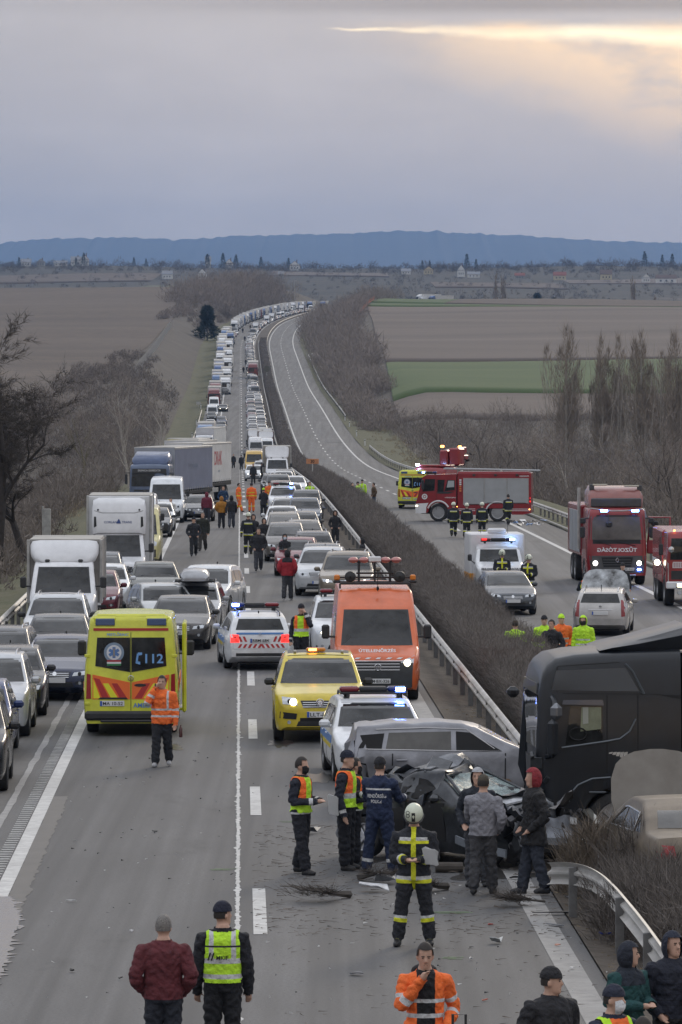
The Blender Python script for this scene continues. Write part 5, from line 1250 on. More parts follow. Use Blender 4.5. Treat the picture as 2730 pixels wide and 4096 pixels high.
 plate(root, (.40, h + .012, .70), txt, 'rear'); lettering('AMBULANCE', .10, BL, root, (-.44, 5, .66), 'rear', width=.78, bvh=v, bold=.02)
 part(root, 'rear_bumper', BLACKP, lambda m: m.box((0, h - .02, .44), (1.98, .20, .20), .05)); part(root, 'step', BLACKP, lambda m: m.box((0, h + .06, .33), (1.3, .16, .05), .02))
 if door: part(root, 'sliding_door', pm, lambda m: m.box((-1.13, h - 1.5, 1.42), (.09, 1.35, 1.95), .04).box((-1.07, h - 1.5, .52), (.16, 1.2, .06), .02))
 add_wheels(root, (-.85, .85), s.wh, .345, .25, 6); part(root, 'underbody', DARK, lambda m: m.box((0, 0, .34), (1.3, 5.3, .12)))
 tag(root, label, 'ambulance', 'ambulances'); return root
l_, r_ = lane(-2.30, 101.0, 6.0, True); ambulance('yellow ambulance with open side door seen from behind in the left lane', l_, r_)
p = at(1660, 2035, True); ambulance('yellow ambulance half hidden behind the long red fire engine', (p.x, p.y + 3, p.z), math.pi - R(3), False, 'AAS 10-53')
# ---- yellow SUV with amber light bar
STY['yellow'] = dict(key='yellow', lamp='round', bulb=DARK, mirror=BLACKP, dz=-.02)
l_, r_ = lane(1.71, 99.0, 4.85)
ys = car('bigsuv', (.60, .47, .035), l_, r_, 'yellow SUV with black roof and amber beacon facing the camera', 'yellow', True, None, 'car', 'rescue cars at the crash', metal=.15)
_s = car_shell('bigsuv'); _v = _s.bvh
part(ys, 'roof_wrap', BLACKP, lambda m: patch(m, _v, 'top', [(-.66, -.22), (.66, -.22), (.64, 1.9), (-.64, 1.9)], (6, 6), .008)); part(ys, 'lit_headlamp', LIT, lambda m: disc(m, _v, 'front', (-.56, .86), .075, .024, 12))
ring_badge(ys, (0, -2.425 - .02, .85), .085); plate(ys, (0, -2.46, .60), 'LLT-875', w=.55, h=.125)
part(ys, 'beacon', AMBERL, lambda m: m.box((-.05, .05, 1.83), (.42, .22, .08), .03)); part(ys, 'lit_beacon', LITA, lambda m: m.box((-.12, -.065, 1.83), (.17, .02, .05), .006)); part(ys, 'roof_clip', STEEL, lambda m: m.box((-.5, .05, 1.79), (.06, .2, .05), .01).box((.52, .05, 1.79), (.06, .2, .05), .01))
part(ys, 'bumper_slot', DARK, lambda m: [patch(m, _v, 'front', q, (3, 1), .014) for q in ([(-.85, .52), (-.5, .50), (-.48, .62), (-.84, .66)], [(-.42, .46), (.42, .46), (.42, .53), (-.42, .53)], [(.5, .50), (.85, .52), (.84, .66), (.48, .62)])])
# ---- orange road-inspection van
def orange_van():
 (l_, r_) = lane(3.30, 112.0, 6.0); s = van_shell(6.0, 2.04, 2.62); v = s.bvh; h = s.h; root = empty('van', l_, r_); pm = paint((.60, .125, .035), .05)
 obj('body', s.mb.mesh('body', pm, 40), root); van_front(root, s, pm, 2.04, False, BLACKP); AN = mat('anthracite_bumper', (.035, .038, .042), .5, var=.2)
 part(root, 'front_mask', AN, lambda m: patch(m, v, 'front', [(-.80, .34), (.80, .34), (.84, .93), (-.84, .93)], (10, 4), .018)); part(root, 'grille_bar', CHROME, lambda m: [patch(m, v, 'front', [(-.52, z), (.52, z), (.52, z + .015), (-.52, z + .015)], (6, 1), .03) for z in (.76, .83, .90)])
 part(root, 'bonnet_edge', CHROME, lambda m: patch(m, v, 'front', [(-.60, .97), (.60, .97), (.60, .985), (-.60, .985)], (8, 1), .02)); ring_badge(root, (0, -h - .03, .83), .085)
 part(root, 'lit_headlamp', LIT, lambda m: disc(m, v, 'front', (.70, .93), .08, .03, 12)); lettering('ÚTELLENŐRZÉS', .085, WHITE, root, (0, -5, 1.21), width=.88, bvh=v, bold=.02)
 for k in range(5): part(root, 'chevron', WHITE, lambda m: patch(m, v, 'front', [(-.56 + k * .25, 1.02), (-.46 + k * .25, 1.02), (-.40 + k * .25 if k != 2 else -.42 + k * .25, 1.055), (-.50 + k * .25, 1.055)], (2, 1), .012, .006))
 plate(root, (.05, -h - .05, .50), 'M·BX-326', w=.50)
 part(root, 'aerial', DARK, lambda m: m.tube([(.05, -1.15, 2.55), (.05, -1.15, 3.05)], .008, 5).ell((.05, -1.15, 2.62), (.035, .035, .05)))
 rk = empty('roof_rack', (0, -.75, 2.72)); rk.parent = root
 part(rk, 'rail', BLACKP, lambda m: m.tube([(-.85, 0, 0), (.85, 0, 0)], .028, 6).tube([(-.85, .9, 0), (.85, .9, 0)], .028, 6).tube([(-.85, 0, -.12), (-.85, 0, .0)], .025, 6).tube([(.85, 0, -.12), (.85, 0, 0)], .025, 6).tube([(-.95, .45, .13), (.95, .45, .13)], .022, 6))
 part(rk, 'frame', BLACKP, lambda m: [m.tube(q, .024, 6) for q in ([(-.38, .3, 0), (-.38, .3, .52)], [(.38, .3, 0), (.38, .3, .52)], [(-.45, .3, .24), (.45, .3, .24)], [(-.5, .3, .52), (.5, .3, .52)], [(-.38, .9, 0), (-.38, .9, .5)], [(.38, .9, 0), (.38, .9, .5)], [(0, .3, 0), (0, .3, .52)])])
 for x in (-.52, -.26, .26, .52): part(rk, 'beacon_dome', mat('beacon_pink', (.42, .16, .15), .35, coat=.4), lambda m: m.ell((x, .3, .56), (.13, .13, .075), 12, 6))
 part(rk, 'control_box', WHITE, lambda m: m.box((0, .26, .58), (.30, .22, .13), .02))
 for x in (-.6, .6): part(rk, 'loudspeaker', BLACKP, lambda m: m.lathe([(-.05, .02), (-.02, .13), (.02, .14), (.06, .06), (.06, .001)], 16, 'y', (x, .05, .16)))
 for x in (-.92, .92): part(rk, 'amber_beacon', mat('beacon_amber', (.65, .20, .02), .3, coat=.4), lambda m: m.box((x, .2, .14), (.14, .14, .14), .03)); part(rk, 'beacon_foot', BLACKP, lambda m: m.box((x, .2, .04), (.18, .16, .07), .02))
 p_ = part(root, 'driver', mat('hivis_lime', (.42, .80, .04), .8), lambda m: m.ell((.42, -h + 1.02, 1.46), (.26, .03, .14)))
 bpy.data.objects.remove(p_)
 part(root, 'side_door_window', GLASS, lambda m: patch(m, v, 'left', [(-.6, 1.4), (.6, 1.4), (.6, 2.0), (-.6, 2.0)], (3, 2), .01)); add_wheels(root, (-.87, .87), s.wh, .35, .24, 6)
 part(root, 'underbody', DARK, lambda m: m.box((0, 0, .34), (1.3, 5.3, .12))); tag(root, 'orange inspection van with beacon rack on its roof', 'van')
orange_van()
# ---- police cars
POLW = (.66, .68, .70); PB = mat('police_blue', (.06, .17, .42), .45)
def police_trim(root, s, plate_txt=None, rear=False, side=True):
 v = s.bvh; k = s.k; h = k['L'] / 2; W = k['W'] / 2; YL = mat('reflective_gold', (.62, .50, .06), .5)
 for sd in ('left', 'right'):
  part(root, 'side_stripe', PB, lambda m: patch(m, v, sd, [(-1.2, .70), (1.6, .70), (1.6, .84), (-1.2, .84)], (8, 1), .010))
  for i in range(9): part(root, 'chequer', YL, lambda m: patch(m, v, sd, [(-1.1 + i * .3, .60), (-.96 + i * .3, .60), (-.92 + i * .3, .68), (-1.06 + i * .3, .68)], (1, 1), .011, .008))
 if rear:
  RD_ = mat('reflective_red', (.42, .03, .03), .5)
  part(root, 'rear_panel', WHITE, lambda m: patch(m, v, 'rear', [(-.70, .58), (.70, .58), (.70, .93), (-.70, .93)], (8, 2), .008)); part(root, 'rear_blue_band', PB, lambda m: patch(m, v, 'rear', [(-.62, .95), (.62, .95), (.62, 1.0), (-.62, 1.0)], (6, 1), .012))
  for i in range(10):
   a = -.66 + i * .132; fl = 1 if i < 5 else -1
   part(root, 'chevron', RD_, lambda m: patch(m, v, 'rear', [(a, .60), (a + .065, .60), (a + .065 + fl * .06, .70), (a + fl * .06, .70)], (1, 2), .012, .008))
  for sx in (-1, 1):
   for i in range(3): part(root, 'chevron', RD_, lambda m: patch(m, v, 'rear', [(sx * (.34 + i * .12), .76), (sx * (.40 + i * .12), .76), (sx * (.46 + i * .12), .90), (sx * (.40 + i * .12), .90)], (1, 2), .012, .008))
  plate(root, (0, h + .0, .79), plate_txt, 'rear')
  ring_badge(root, (0, h - .03, .97), .045, kind='arrow', face='rear')
 elif plate_txt is not None: plate(root, (0, -h - .012, .50), plate_txt)
STY['pol'] = dict(key='pol', rails=True, railm=BLACKP, tail=LITR); STY['pollit'] = dict(key='pollit', rails=True, railm=BLACKP, bulb=LIT)
l_, r_ = lane(.42, 124.6, 4.72, True, 3.5); pc = car('estate', POLW, l_, r_, 'white police estate with red chevrons seen from behind', 'pol', True, None, 'police_car', 'police cars', 'police car', .1)
police_trim(pc, car_shell('estate'), 'RBM-684', True); light_bar(pc, (0, .1, 1.62), 1.3, left=REDLB, right=LITB)
l_, r_ = lane(2.60, 88.6, 4.72, False, 3.0); pc = car('estate', POLW, l_, r_, 'white police estate with lit blue bar behind the silver wreck', 'pol', True, '', 'police_car', 'police cars', 'police car', .1)
police_trim(pc, car_shell('estate')); light_bar(pc, (0, .1, 1.62), 1.3, left=REDLB, right=LITB)
l_, r_ = lane(2.85, 128.5, 4.6, False, 1.0); pc = car('suv', POLW, l_, r_, 'white police SUV with lit headlights left of the orange van', 'pollit', True, '', 'police_car', 'police cars', 'police car', .1)
light_bar(pc, (0, .1, 1.82), 1.2, left=REDLB, right=BLUEL)
l_, r_ = lane(2.62, 280, 4.7); pc = car('suv', POLW, l_, r_, 'white police SUV far up the queue beside the orange-suited medics', 'pollit', True, '', 'police_car', 'police cars', 'police car', .1)
light_bar(pc, (0, .1, 1.82), 1.2, left=REDLB, right=LITB)
l_, r_ = lane(3.25, 303, 4.7); pc = car('estate', POLW, l_, r_, 'white striped police car behind the far police SUV', 'pol', True, '', 'police_car', 'police cars', 'police car', .1); police_trim(pc, car_shell('estate'))
# ------------------------------------------------------------------ wrecks
def crumple(mb, fn): mb.v = [tuple(fn(Vector(q))) for q in mb.v]
def nz3(p, s_, a, seed=0): return noise.noise_vector(Vector((p.x * s_ + seed, p.y * s_, p.z * s_))) * a
WRP = mat('wreck_silver', (.27, .275, .30), .36, metal=.45, var=.25, vs_=2.0, bump=.35, bs=3.5, coat=.15); SCR = mat('scraped_paint', (.40, .38, .35), .6, var=.5, vs_=7); MUD = mat('mud_splash', (.20, .14, .09), .9, var=.4, vs_=9)
def silver_wreck():
 s = car_shell('estate'); mb = MB(); mb.v = list(s.mb.v); mb.f = list(s.mb.f); mb.m = [0] * len(mb.f)
 def dent(p):
  q = p + nz3(p, 1.7, .035) + nz3(p, 5, .014, 7)
  if p.y > 1.55: k = (p.y - 1.55) / .8; q.y -= .42 * k * k; q.z += .04 * math.sin(p.x * 5); q += nz3(p, 3.2, .14 * k)
  if p.y < -1.9: q += nz3(p, 3.0, .10)
  if p.x < -.6: q.x += .05 * math.exp(-((p.y - .4) / .5) ** 2 - ((p.z - .6) / .25) ** 2) + .06 * math.exp(-((p.y + .9) / .35) ** 2 - ((p.z - .7) / .2) ** 2) + .10 * math.exp(-((p.y - 1.4) / .3) ** 2 - ((p.z - .6) / .25) ** 2)
  return q
 crumple(mb, dent); v = BVHTree.FromPolygons([Vector(q) for q in mb.v], mb.f)
 X0 = (1363 - 1365) * 84.5 / FPX; root = empty('wrecked_car', (X0 + 2.10, 84.4, .02), R(90) + R(2)); root.rotation_euler.y = R(1.0)
 obj('body', mb.mesh('body', WRP, 32), root); k = TYPES['estate']; b = k['belt']
 ws, rw, fw, rr, qt = glass_quads(s)
 for sd in ('left', 'right'):
  part(root, 'door_window', GLASS if sd == 'right' else DARK, lambda m: patch(m, v, sd, fw, (5, 4), .009)); part(root, 'door_window', GLASSD, lambda m: patch(m, v, sd, rr, (4, 3), .009)); part(root, 'quarter_window', DARK, lambda m: patch(m, v, sd, qt, (3, 2), .009))
 part(root, 'windscreen', GLASSD, lambda m: patch(m, v, 'front', ws, (8, 4), .012))
 part(root, 'window_trim', CHROME, lambda m: [m.tube([hug(v, 'left', a, c, .014) for a, c in pts], .010, 5) for pts in ([(-.72, b + .04), (.0, b + .045), (1.2, b + .07), (1.7, b + .08)], [(-.6, 1.02), (-.1, 1.36), (.6, 1.39), (1.5, 1.36)])])
 for yy in (-.78, .16, 1.22): part(root, 'door_seam', DARK, lambda m: patch(m, v, 'left', [(yy - .012, .3), (yy + .012, .3), (yy + .0, b), (yy - .02, b)], (1, 6), .006))
 for yy in (.02, 1.05): part(root, 'door_handle', WRP, lambda m: m.box(hug(v, 'left', yy, b - .12, .01), (.03, .2, .035), .01))
 part(root, 'tear_hole', DARK, lambda m: [patch(m, v, 'left', q, (3, 3), .008) for q in ([(1.25, .56), (1.85, .50), (1.95, .80), (1.5, .74)], [(1.9, .72), (2.05, .70), (2.05, .95), (1.95, .93)])])
 for i in range(6):
  y0 = -.9 + i * .42 + .1 * math.sin(i * 5); z0 = .44 + .12 * math.sin(i * 3.1) ; part(root, 'scrape', SCR if i % 2 else MUD, lambda m: patch(m, v, 'left', [(y0, z0), (y0 + .36, z0 + .02), (y0 + .30, z0 + .06 + .03 * (i % 3)), (y0 + .05, z0 + .05)], (3, 1), .005, .004))
 part(root, 'torn_panel', WRP, lambda m: [m.add([Vector(q) + nz3(Vector(q) * (1 + i), 3, .05) for q in ((-.86, 1.5 + i * .13, .45), (-.93, 1.62 + i * .13, .5), (-.98, 1.68 + i * .13, .75), (-.88, 1.52 + i * .12, .72))], [(0, 1, 2, 3)]) for i in range(4)])
 part(root, 'sill_moulding', mat('wreck_sill', (.16, .165, .18), .5), lambda m: patch(m, v, 'left', [(-1.0, .22), (1.1, .22), (1.1, .31), (-1.0, .31)], (8, 1), .014))
 ty, ri = wheel_mesh(.33, .22, 7)
 for (x, y, z, rz_, ry_) in ((-.78, s.wh[0], .36, .35, .12), (.78, s.wh[0], .34, .35, 0), (-.74, s.wh[1] - .08, .32, .1, .25), (.78, s.wh[1], .32, 0, 0)):
  o = obj('wheel', ty, root, (x, y, z), (0, ry_, rz_)); obj('rim', ri, o)
 part(root, 'underbody', DARK, lambda m: m.box((0, 0, .28), (1.2, 4.0, .16)))
 tag(root, 'silver estate wreck with torn flank lying across the lane', 'wrecked car', 'wrecked cars')
silver_wreck()
def junk(m, n, box, seed, smin=.05, smax=.22):
 rng = random.Random(seed)
 for _ in range(n):
  c = [rng.uniform(a, b) for a, b in box]; m.box(c, (rng.uniform(smin, smax), rng.uniform(smin, smax) * .5, rng.uniform(smin, smax)), .006, rng.uniform(0, 3), rng.uniform(0, 3), rng.uniform(0, 3))
def sheet_metal(m, c, w, l_, seed, amp=.12, rot=(0, 0, 0)):
 rr = Matrix.Rotation(rot[2], 3, 'Z') @ Matrix.Rotation(rot[1], 3, 'Y') @ Matrix.Rotation(rot[0], 3, 'X'); V = []
 for i in range(9):
  for j in range(7):
   q = Vector(((i / 8 - .5) * w, (j / 6 - .5) * l_, 0)); n1 = noise.noise_vector(Vector((q.x * 4 + seed, q.y * 4, seed * .7))); n2 = noise.noise_vector(Vector((q.x * 11, q.y * 11 + seed, 3)))
   q.z += amp * 1.5 * abs(n1.x) + .4 * amp * n2.z; q.x += amp * n1.y; q.y += amp * n1.z; V.append(rr @ q + Vector(c))
 m.add(V, [(i * 7 + j, i * 7 + j + 1, i * 7 + j + 8, i * 7 + j + 7) for i in range(8) for j in range(6)])
def black_wreck():
 s = car_shell('sedan'); mb = MB(); mb.v = list(s.mb.v); mb.f = list(s.mb.f); mb.m = [0] * len(mb.f)
 def dent(p):
  q = Vector(p)
  if p.y < -1.35: k = (-1.35 - p.y); q.y += .62 * k; q.z += .10 * k + .10 * math.sin(p.x * 4 + 1) * k; q += nz3(p, 3.5, .16 * min(k, 1))
  if p.z > 1.05 and -.4 < p.y < 1.6: q += nz3(p, 2.6, .26, 4); q.z -= .22 * math.exp(-((p.y - .75) / .45) ** 2) - .06 * math.exp(-((p.y - .15) / .25) ** 2)
  if p.y > .9: k = p.y - .9; q.y -= .5 * k; q += nz3(p, 3, .16 * k)
  return q + nz3(p, 2.0, .07, 2) + nz3(p, 5.0, .03, 5)
 crumple(mb, dent); v = BVHTree.FromPolygons([Vector(q) for q in mb.v], mb.f)
 d = 74.6; X = (1795 - 1365) * d / FPX; root = empty('wrecked_car', (X, d, .02), R(48)); pm = mat('wreck_black', (.045, .049, .056), .3, metal=.45, var=.5, vs_=3, bump=.4, bs=5, coat=.3)
 b_ = obj('body', mb.mesh('body', pm, 55), root); ws, rw, fw, rr, qt = glass_quads(s); k = TYPES['sedan']; b = k['belt']
 CR = mat('cracked_glass', (.22, .28, .28), .22, spec=.6, var=.55, vs_=9, bump=.5, bs=30)
 part(root, 'windscreen', CR, lambda m: patch(m, v, 'front', ws, (10, 6), .012)); part(root, 'windscreen_edge', pm, lambda m: m.tube([hug(v, 'front', a, c, .03) for a, c in (ws[0], ws[3], ws[2], ws[1])], .028, 6))
 part(root, 'bonnet', mat('bonnet_pale', (.46, .48, .51), .3, metal=.5, var=.4, vs_=4, bump=.4, bs=6), lambda m: patch(m, v, 'top', [(-.62, -1.52), (.66, -1.60), (.70, -1.10), (-.66, -1.12)], (8, 5), .05, .03))
 part(root, 'roof_panel', mat('torn_roof_sheen', (.16, .17, .19), .3, metal=.5, var=.4, vs_=3, bump=.5, bs=4), lambda m: patch(m, v, 'top', [(-.55, -.1), (.58, -.05), (.55, 1.1), (-.5, 1.0)], (8, 8), .03, .02))  # roof lighter than the body: a silvery reflection painted into its colour
 part(root, 'roof_flap', pm, lambda m: m.box((-.30, -.05, 1.45), (.50, .34, .03), .01, .4, -.45, .3))
 for sd in ('left', 'right'):
  part(root, 'door_window', DARK, lambda m: patch(m, v, sd, fw, (4, 3), .009)); part(root, 'door_window', DARK, lambda m: patch(m, v, sd, rr, (4, 3), .009))
 part(root, 'door_opening', DARK, lambda m: patch(m, v, 'left', [(.16, .34), (1.05, .34), (1.02, b + .02), (.16, b + .02)], (4, 4), .012))
 part(root, 'door_opening', DARK, lambda m: patch(m, v, 'left', [(-.70, .36), (.10, .34), (.10, b + .02), (-.66, b + .02)], (4, 4), .012))
 dr = empty('door', (-.86, -.62, 0)); dr.parent = root; dr.rotation_euler.z = R(-62)
 part(dr, 'panel', pm, lambda m: m.box((0, .56, .62), (.10, 1.1, .62), .05)); part(dr, 'window_frame', pm, lambda m: m.tube([(0, .04, .90), (.05, .50, 1.32), (.06, 1.05, 1.30), (0, 1.12, .90)], .028, 6)); part(dr, 'inner_trim', BLACKP, lambda m: m.box((.06, .56, .62), (.05, .95, .45), .02)); part(dr, 'mirror', pm, lambda m: m.box((-.14, .1, 1.0), (.2, .14, .14), .05))
 part(root, 'seat', mat('seat_cloth', (.05, .055, .062), .9, var=.3), lambda m: m.box((-.36, .2, .62), (.5, .5, .2), .06).box((-.36, .48, .95), (.5, .18, .6), .06, rx=-.2)); part(root, 'airbag', mat('airbag_cloth', (.30, .36, .38), .8, var=.3, vs_=6, bump=.6), lambda m: m.ell((-.55, -.2, .98), (.18, .26, .22)))
 for i, (c, w_, l2, rt) in enumerate((((-.55, -1.75, .78), .7, .6, (.3, .5, .2)), ((.45, -1.85, .85), .8, .6, (-.5, .2, .8)), ((-.90, -1.55, .50), .5, .7, (.2, 1.3, .1)), ((0, -2.2, .55), 1.2, .45, (1.2, .1, .1)), ((-.75, -2.15, .40), .5, .5, (.9, .6, 0)), ((.1, .9, 1.15), 1.2, .7, (-.5, .1, .1)), ((-.8, 1.25, .85), .5, .7, (.2, 1.2, 0)), ((-.2, -1.25, 1.02), 1.3, .35, (-.3, 0, 0)))):
  part(root, 'torn_panel', pm if i % 3 else mat('bare_metal', (.16, .17, .19), .4, metal=.6, var=.4, vs_=5), lambda m: sheet_metal(m, c, w_, l2, i * 3.7, .13, rt), 50)
 part(root, 'hose', DARK, lambda m: [m.tube([(-.7 + .28 * i, -1.6 - .1 * (i % 3), .4), (-.6 + .25 * i, -2.0, .62), (-.75 + .3 * i, -2.3, .35 + .1 * (i % 2)), (-.6 + .3 * i, -2.45, .1)], .02, 5) for i in range(6)])
 part(root, 'engine_debris', mat('engine_metal', (.055, .055, .06), .5, metal=.5, var=.6, vs_=6), lambda m: junk(m, 70, ((-.85, .85), (-2.15, -1.35), (.15, .85)), 4))
 part(root, 'engine_part', mat('engine_alloy', (.22, .22, .22), .45, metal=.6, var=.4, vs_=7), lambda m: junk(m, 26, ((-.9, .8), (-2.2, -1.3), (.2, .8)), 9, .04, .16))
 bp = part(root, 'front_bumper', pm, lambda m: m.loft([[(x, y + .10 * math.cos(a) , .34 + x * -.10 + .13 * math.sin(a)) for a in (0, 1, 2.1, 3.1, 4.2, 5.2)] for x, y in ((-.9, -2.15), (-.6, -2.40), (0, -2.50), (.6, -2.42), (.9, -2.15))])); pl = plate(root, (.38, -2.66, .46), '·MV-486', w=.52, h=.12, tilt=-R(24), blue=False); pl.rotation_euler.z = R(-40)
 part(root, 'washer_bottle', mat('milky_plastic', (.50, .50, .47), .4), lambda m: sheet_metal(m, (.75, -2.3, .68), .3, .26, 5.1, .12, (.6, .4, .2)))
 part(root, 'grey_bumper_piece', mat('bumper_grey', (.17, .19, .22), .45, var=.2), lambda m: m.loft([[(-.95 - .12 * math.sin(t * 3), -2.0 + t * 1.0, .20 + .16 * t + c) for c in (0, .12)] + [(-.99 - .12 * math.sin(t * 3), -2.0 + t * 1.0, .20 + .16 * t + c) for c in (.12, 0)] for t in (0, .25, .5, .75, 1.0)]))
 ty, ri = wheel_mesh(.32, .21, 7)
 for (x, y, z, rz_, ry_) in ((-.80, -1.45, .32, .5, .25), (.80, -1.40, .32, .2, 0), (-.80, 1.0, .32, 0, .1), (.80, 1.0, .32, 0, 0)):
  o = obj('wheel', ty, root, (x, y, z), (0, ry_, rz_)); obj('rim', ri, o)
 part(root, 'underbody', DARK, lambda m: m.box((0, 0, .26), (1.2, 3.4, .16)))
 tag(root, 'black car wreck with crushed front and shattered windscreen', 'wrecked car', 'wrecked cars')
black_wreck()
def black_lorry():
 W, H = 2.5, 3.30
 top = [(-.06, 2.72), (.0, 2.98), (.08, 3.10), (.22, 3.19), (.55, 3.25), (1.2, 3.29), (2.3, 3.33)]
 s = Shell(top, .55, W, [(0, .97), (.6, 1.0), (1.9, 1.0), (2.6, .975), (3.4, .90)], [(-.06, .90), (.0, .955), (.12, .985), (.4, 1.0), (2.3, 1.0)], (1.28,), .52, .16, .05, zb_front=[(-.06, .45), (9, .62)], shear=lambda y, z: max(0, z - 1.5) * .05 * max(0, 1 - y))
 mb = s.mb
 def dent(p):
  q = Vector(p)
  if p.y < .35 and p.z < 1.75: k = min(1, (1.75 - p.z) * 2) * min(1, (.35 - p.y) * 2.5); q += nz3(p, 2.6, .16 * k); q.y += .05 * k
  return q
 mb = MB(); mb.v = list(s.mb.v); mb.f = list(s.mb.f); mb.m = [0] * len(mb.f); crumple(mb, dent); v = BVHTree.FromPolygons([Vector(q) for q in mb.v], mb.f)
 d = 77.3; X = (2138 - 1365) * 76 / FPX; root = empty('lorry', (X, d, -.12), R(-90) + R(4)); pm = mat('lorry_black', (.009, .012, .017), .34, metal=.1, var=.35, vs_=2.0, coat=.2)
 obj('cab', mb.mesh('cab', pm, 40), root); SEAM = DARK; LT = mat('lorry_trim', (.10, .115, .13), .35, metal=.4)
 wq = [(.42, 1.80), (1.02, 1.86), (1.02, 2.43), (.50, 2.43)]
 part(root, 'door_window', GLASS, lambda m: patch(m, v, 'right', wq, (4, 4), .012)); part(root, 'window_reflection_patch', mat('painted_reflection', (.17, .19, .13), .25, var=.35, vs_=3), lambda m: patch(m, v, 'right', [(.66, 2.02), (1.0, 2.06), (1.0, 2.41), (.68, 2.41)], (2, 3), .016, .01)); part(root, 'seat_headrest', mat('seat_grey', (.30, .31, .27), .8), lambda m: patch(m, v, 'right', [(.70, 2.14), (.79, 2.15), (.79, 2.41), (.70, 2.41)], (2, 2), .022, .01))  # paler patch over the door glass: reflected light put into colour
 part(root, 'steering_wheel', DARK, lambda m: m.tube([hug(v, 'right', .62 + .14 * math.cos(a), 1.98 + .10 * math.sin(a), .024) for a in np.linspace(0, 6.28, 14)], .014, 5))
 part(root, 'window_visor', mat('smoked_visor', (.06, .065, .085), .2, coat=.5), lambda m: patch(m, v, 'right', [(.36, 2.46), (1.04, 2.44), (1.02, 2.53), (.38, 2.53)], (5, 2), .06)); part(root, 'sill_trim', LT, lambda m: [m.tube([hug(v, 'right', a, b, .012) for a, b in pts], .018, 5) for pts in ([(.36, 1.76), (1.08, 1.86), (1.3, 1.90), (1.46, 2.02), (1.56, 2.22)], [(.50, 1.02), (.62, 1.16), (.85, 1.26), (1.15, 1.28)], [(1.62, 2.66), (1.70, 2.62), (1.52, 2.98), (1.40, 3.10)])])
 for (y0, z0, y1, z1) in ((1.08, .85, 1.10, 2.6), (.05, 2.63, 2.3, 2.60), (1.58, 1.0, 1.60, 2.6), (.30, 3.06, 1.30, 3.12), (.28, 2.65, .30, 3.06)): part(root, 'panel_seam', SEAM, lambda m: patch(m, v, 'right', [(y0, z0), (y1, z0 if z0 != z1 and abs(y1 - y0) < .1 else z1), (y1 + .008, z1 + (.012 if abs(y1 - y0) > .1 else 0)), (y0 + .008, z1 if abs(y1 - y0) < .1 else z0 + .012)], (6, 6), .004, .006))
 part(root, 'roof_side_panel', mat('lorry_gloss', (.020, .024, .030), .12, metal=.2, coat=.8), lambda m: patch(m, v, 'right', [(.20, 2.68), (1.62, 2.66), (1.40, 3.04), (.28, 3.0)], (6, 3), .010)); part(root, 'grab_handle', LT, lambda m: m.box(hug(v, 'right', .94, 1.04, .02), (.04, .28, .03), .01)); part(root, 'handle_recess', DARK, lambda m: patch(m, v, 'right', [(.86, 1.06), (1.02, 1.07), (1.04, 1.24), (.88, 1.23)], (2, 2), .006))
 part(root, 'windscreen', GLASS, lambda m: patch(m, v, 'front', [(-1.05, 1.72), (1.05, 1.72), (1.0, 2.60), (-1.0, 2.60)], (8, 4), .014)); part(root, 'sun_visor', pm, lambda m: patch(m, v, 'front', [(-1.0, 2.62), (1.0, 2.62), (.95, 2.78), (-.95, 2.78)], (6, 1), .03)); part(root, 'grille', BLACKP, lambda m: patch(m, v, 'front', [(-.85, .7), (.85, .7), (.9, 1.55), (-.9, 1.55)], (6, 4), .02))
 mi = empty('mirror', (0, 0, 0)); mi.parent = root
 part(mi, 'housing', pm, lambda m: m.box((1.52, .18, 1.93), (.20, .17, .62), .07)); part(mi, 'upper_housing', mat('mirror_chrome', (.20, .21, .23), .2, metal=.6), lambda m: m.box((1.50, .24, 2.36), (.20, .19, .28), .08)); part(mi, 'arm', pm, lambda m: m.tube([(1.26, .2, 2.58), (1.42, .22, 2.52), (1.5, .22, 2.4)], .04, 6).tube([(1.26, .12, 1.62), (1.5, .16, 1.66)], .045, 6)); part(root, 'front_mirror', pm, lambda m: m.box((-1.3, -.16, 2.5), (.2, .2, .18), .06))
 part(root, 'roof_deflector', pm, lambda m: m.loft([[(x * k_, y, z) for x, z in ((-1.0, zl), (-1.05, zl + (zh - zl) * .7), (-.9, zh), (.9, zh), (1.05, zl + (zh - zl) * .7), (1.0, zl))] for (y, zl, zh, k_) in ((1.0, 3.29, 3.31, .95), (1.2, 3.29, 3.38, 1), (1.6, 3.3, 3.46, 1), (2.5, 3.32, 3.70, 1))]), 50)
 part(root, 'side_fairing', pm, lambda m: m.box((0, 2.75, 1.95), (2.44, .86, 2.6), .06)); part(root, 'chassis', DARK, lambda m: m.box((0, 4.0, .85), (1.0, 6.0, .35), .03)); part(root, 'fuel_tank', STEEL, lambda m: m.box((.95, 3.4, .8), (.6, 1.3, .6), .1)); part(root, 'step_well', DARK, lambda m: m.box((1.12, .35, .75), (.25, .6, .5), .05))
 part(root, 'wheel_arch', pm, lambda m: m.tube([(1.18, 1.28 + .66 * math.cos(a), .54 + .66 * math.sin(a)) for a in np.linspace(.1, 3.0, 12)], .06, 6))
 add_wheels(root, (-1.05, 1.05), (1.28,), .52, .32, 8); add_wheels(root, (-.95, .95), (5.1,), .52, .5, 8)
 for i in range(5): part(root, 'scuff', SCR, lambda m: patch(m, v, 'right', [(1.12 + .06 * i, 1.66 - .02 * i), (1.17 + .06 * i, 1.66 - .02 * i), (1.19 + .06 * i, 1.69), (1.13 + .06 * i, 1.68)], (1, 1), .004, .003))
 part(root, 'trailer_body', mat('trailer_black', (.016, .017, .019), .6, var=.3), lambda m: m.box((0, 7.6, 2.4), (2.5, 8.2, 2.9), .05))
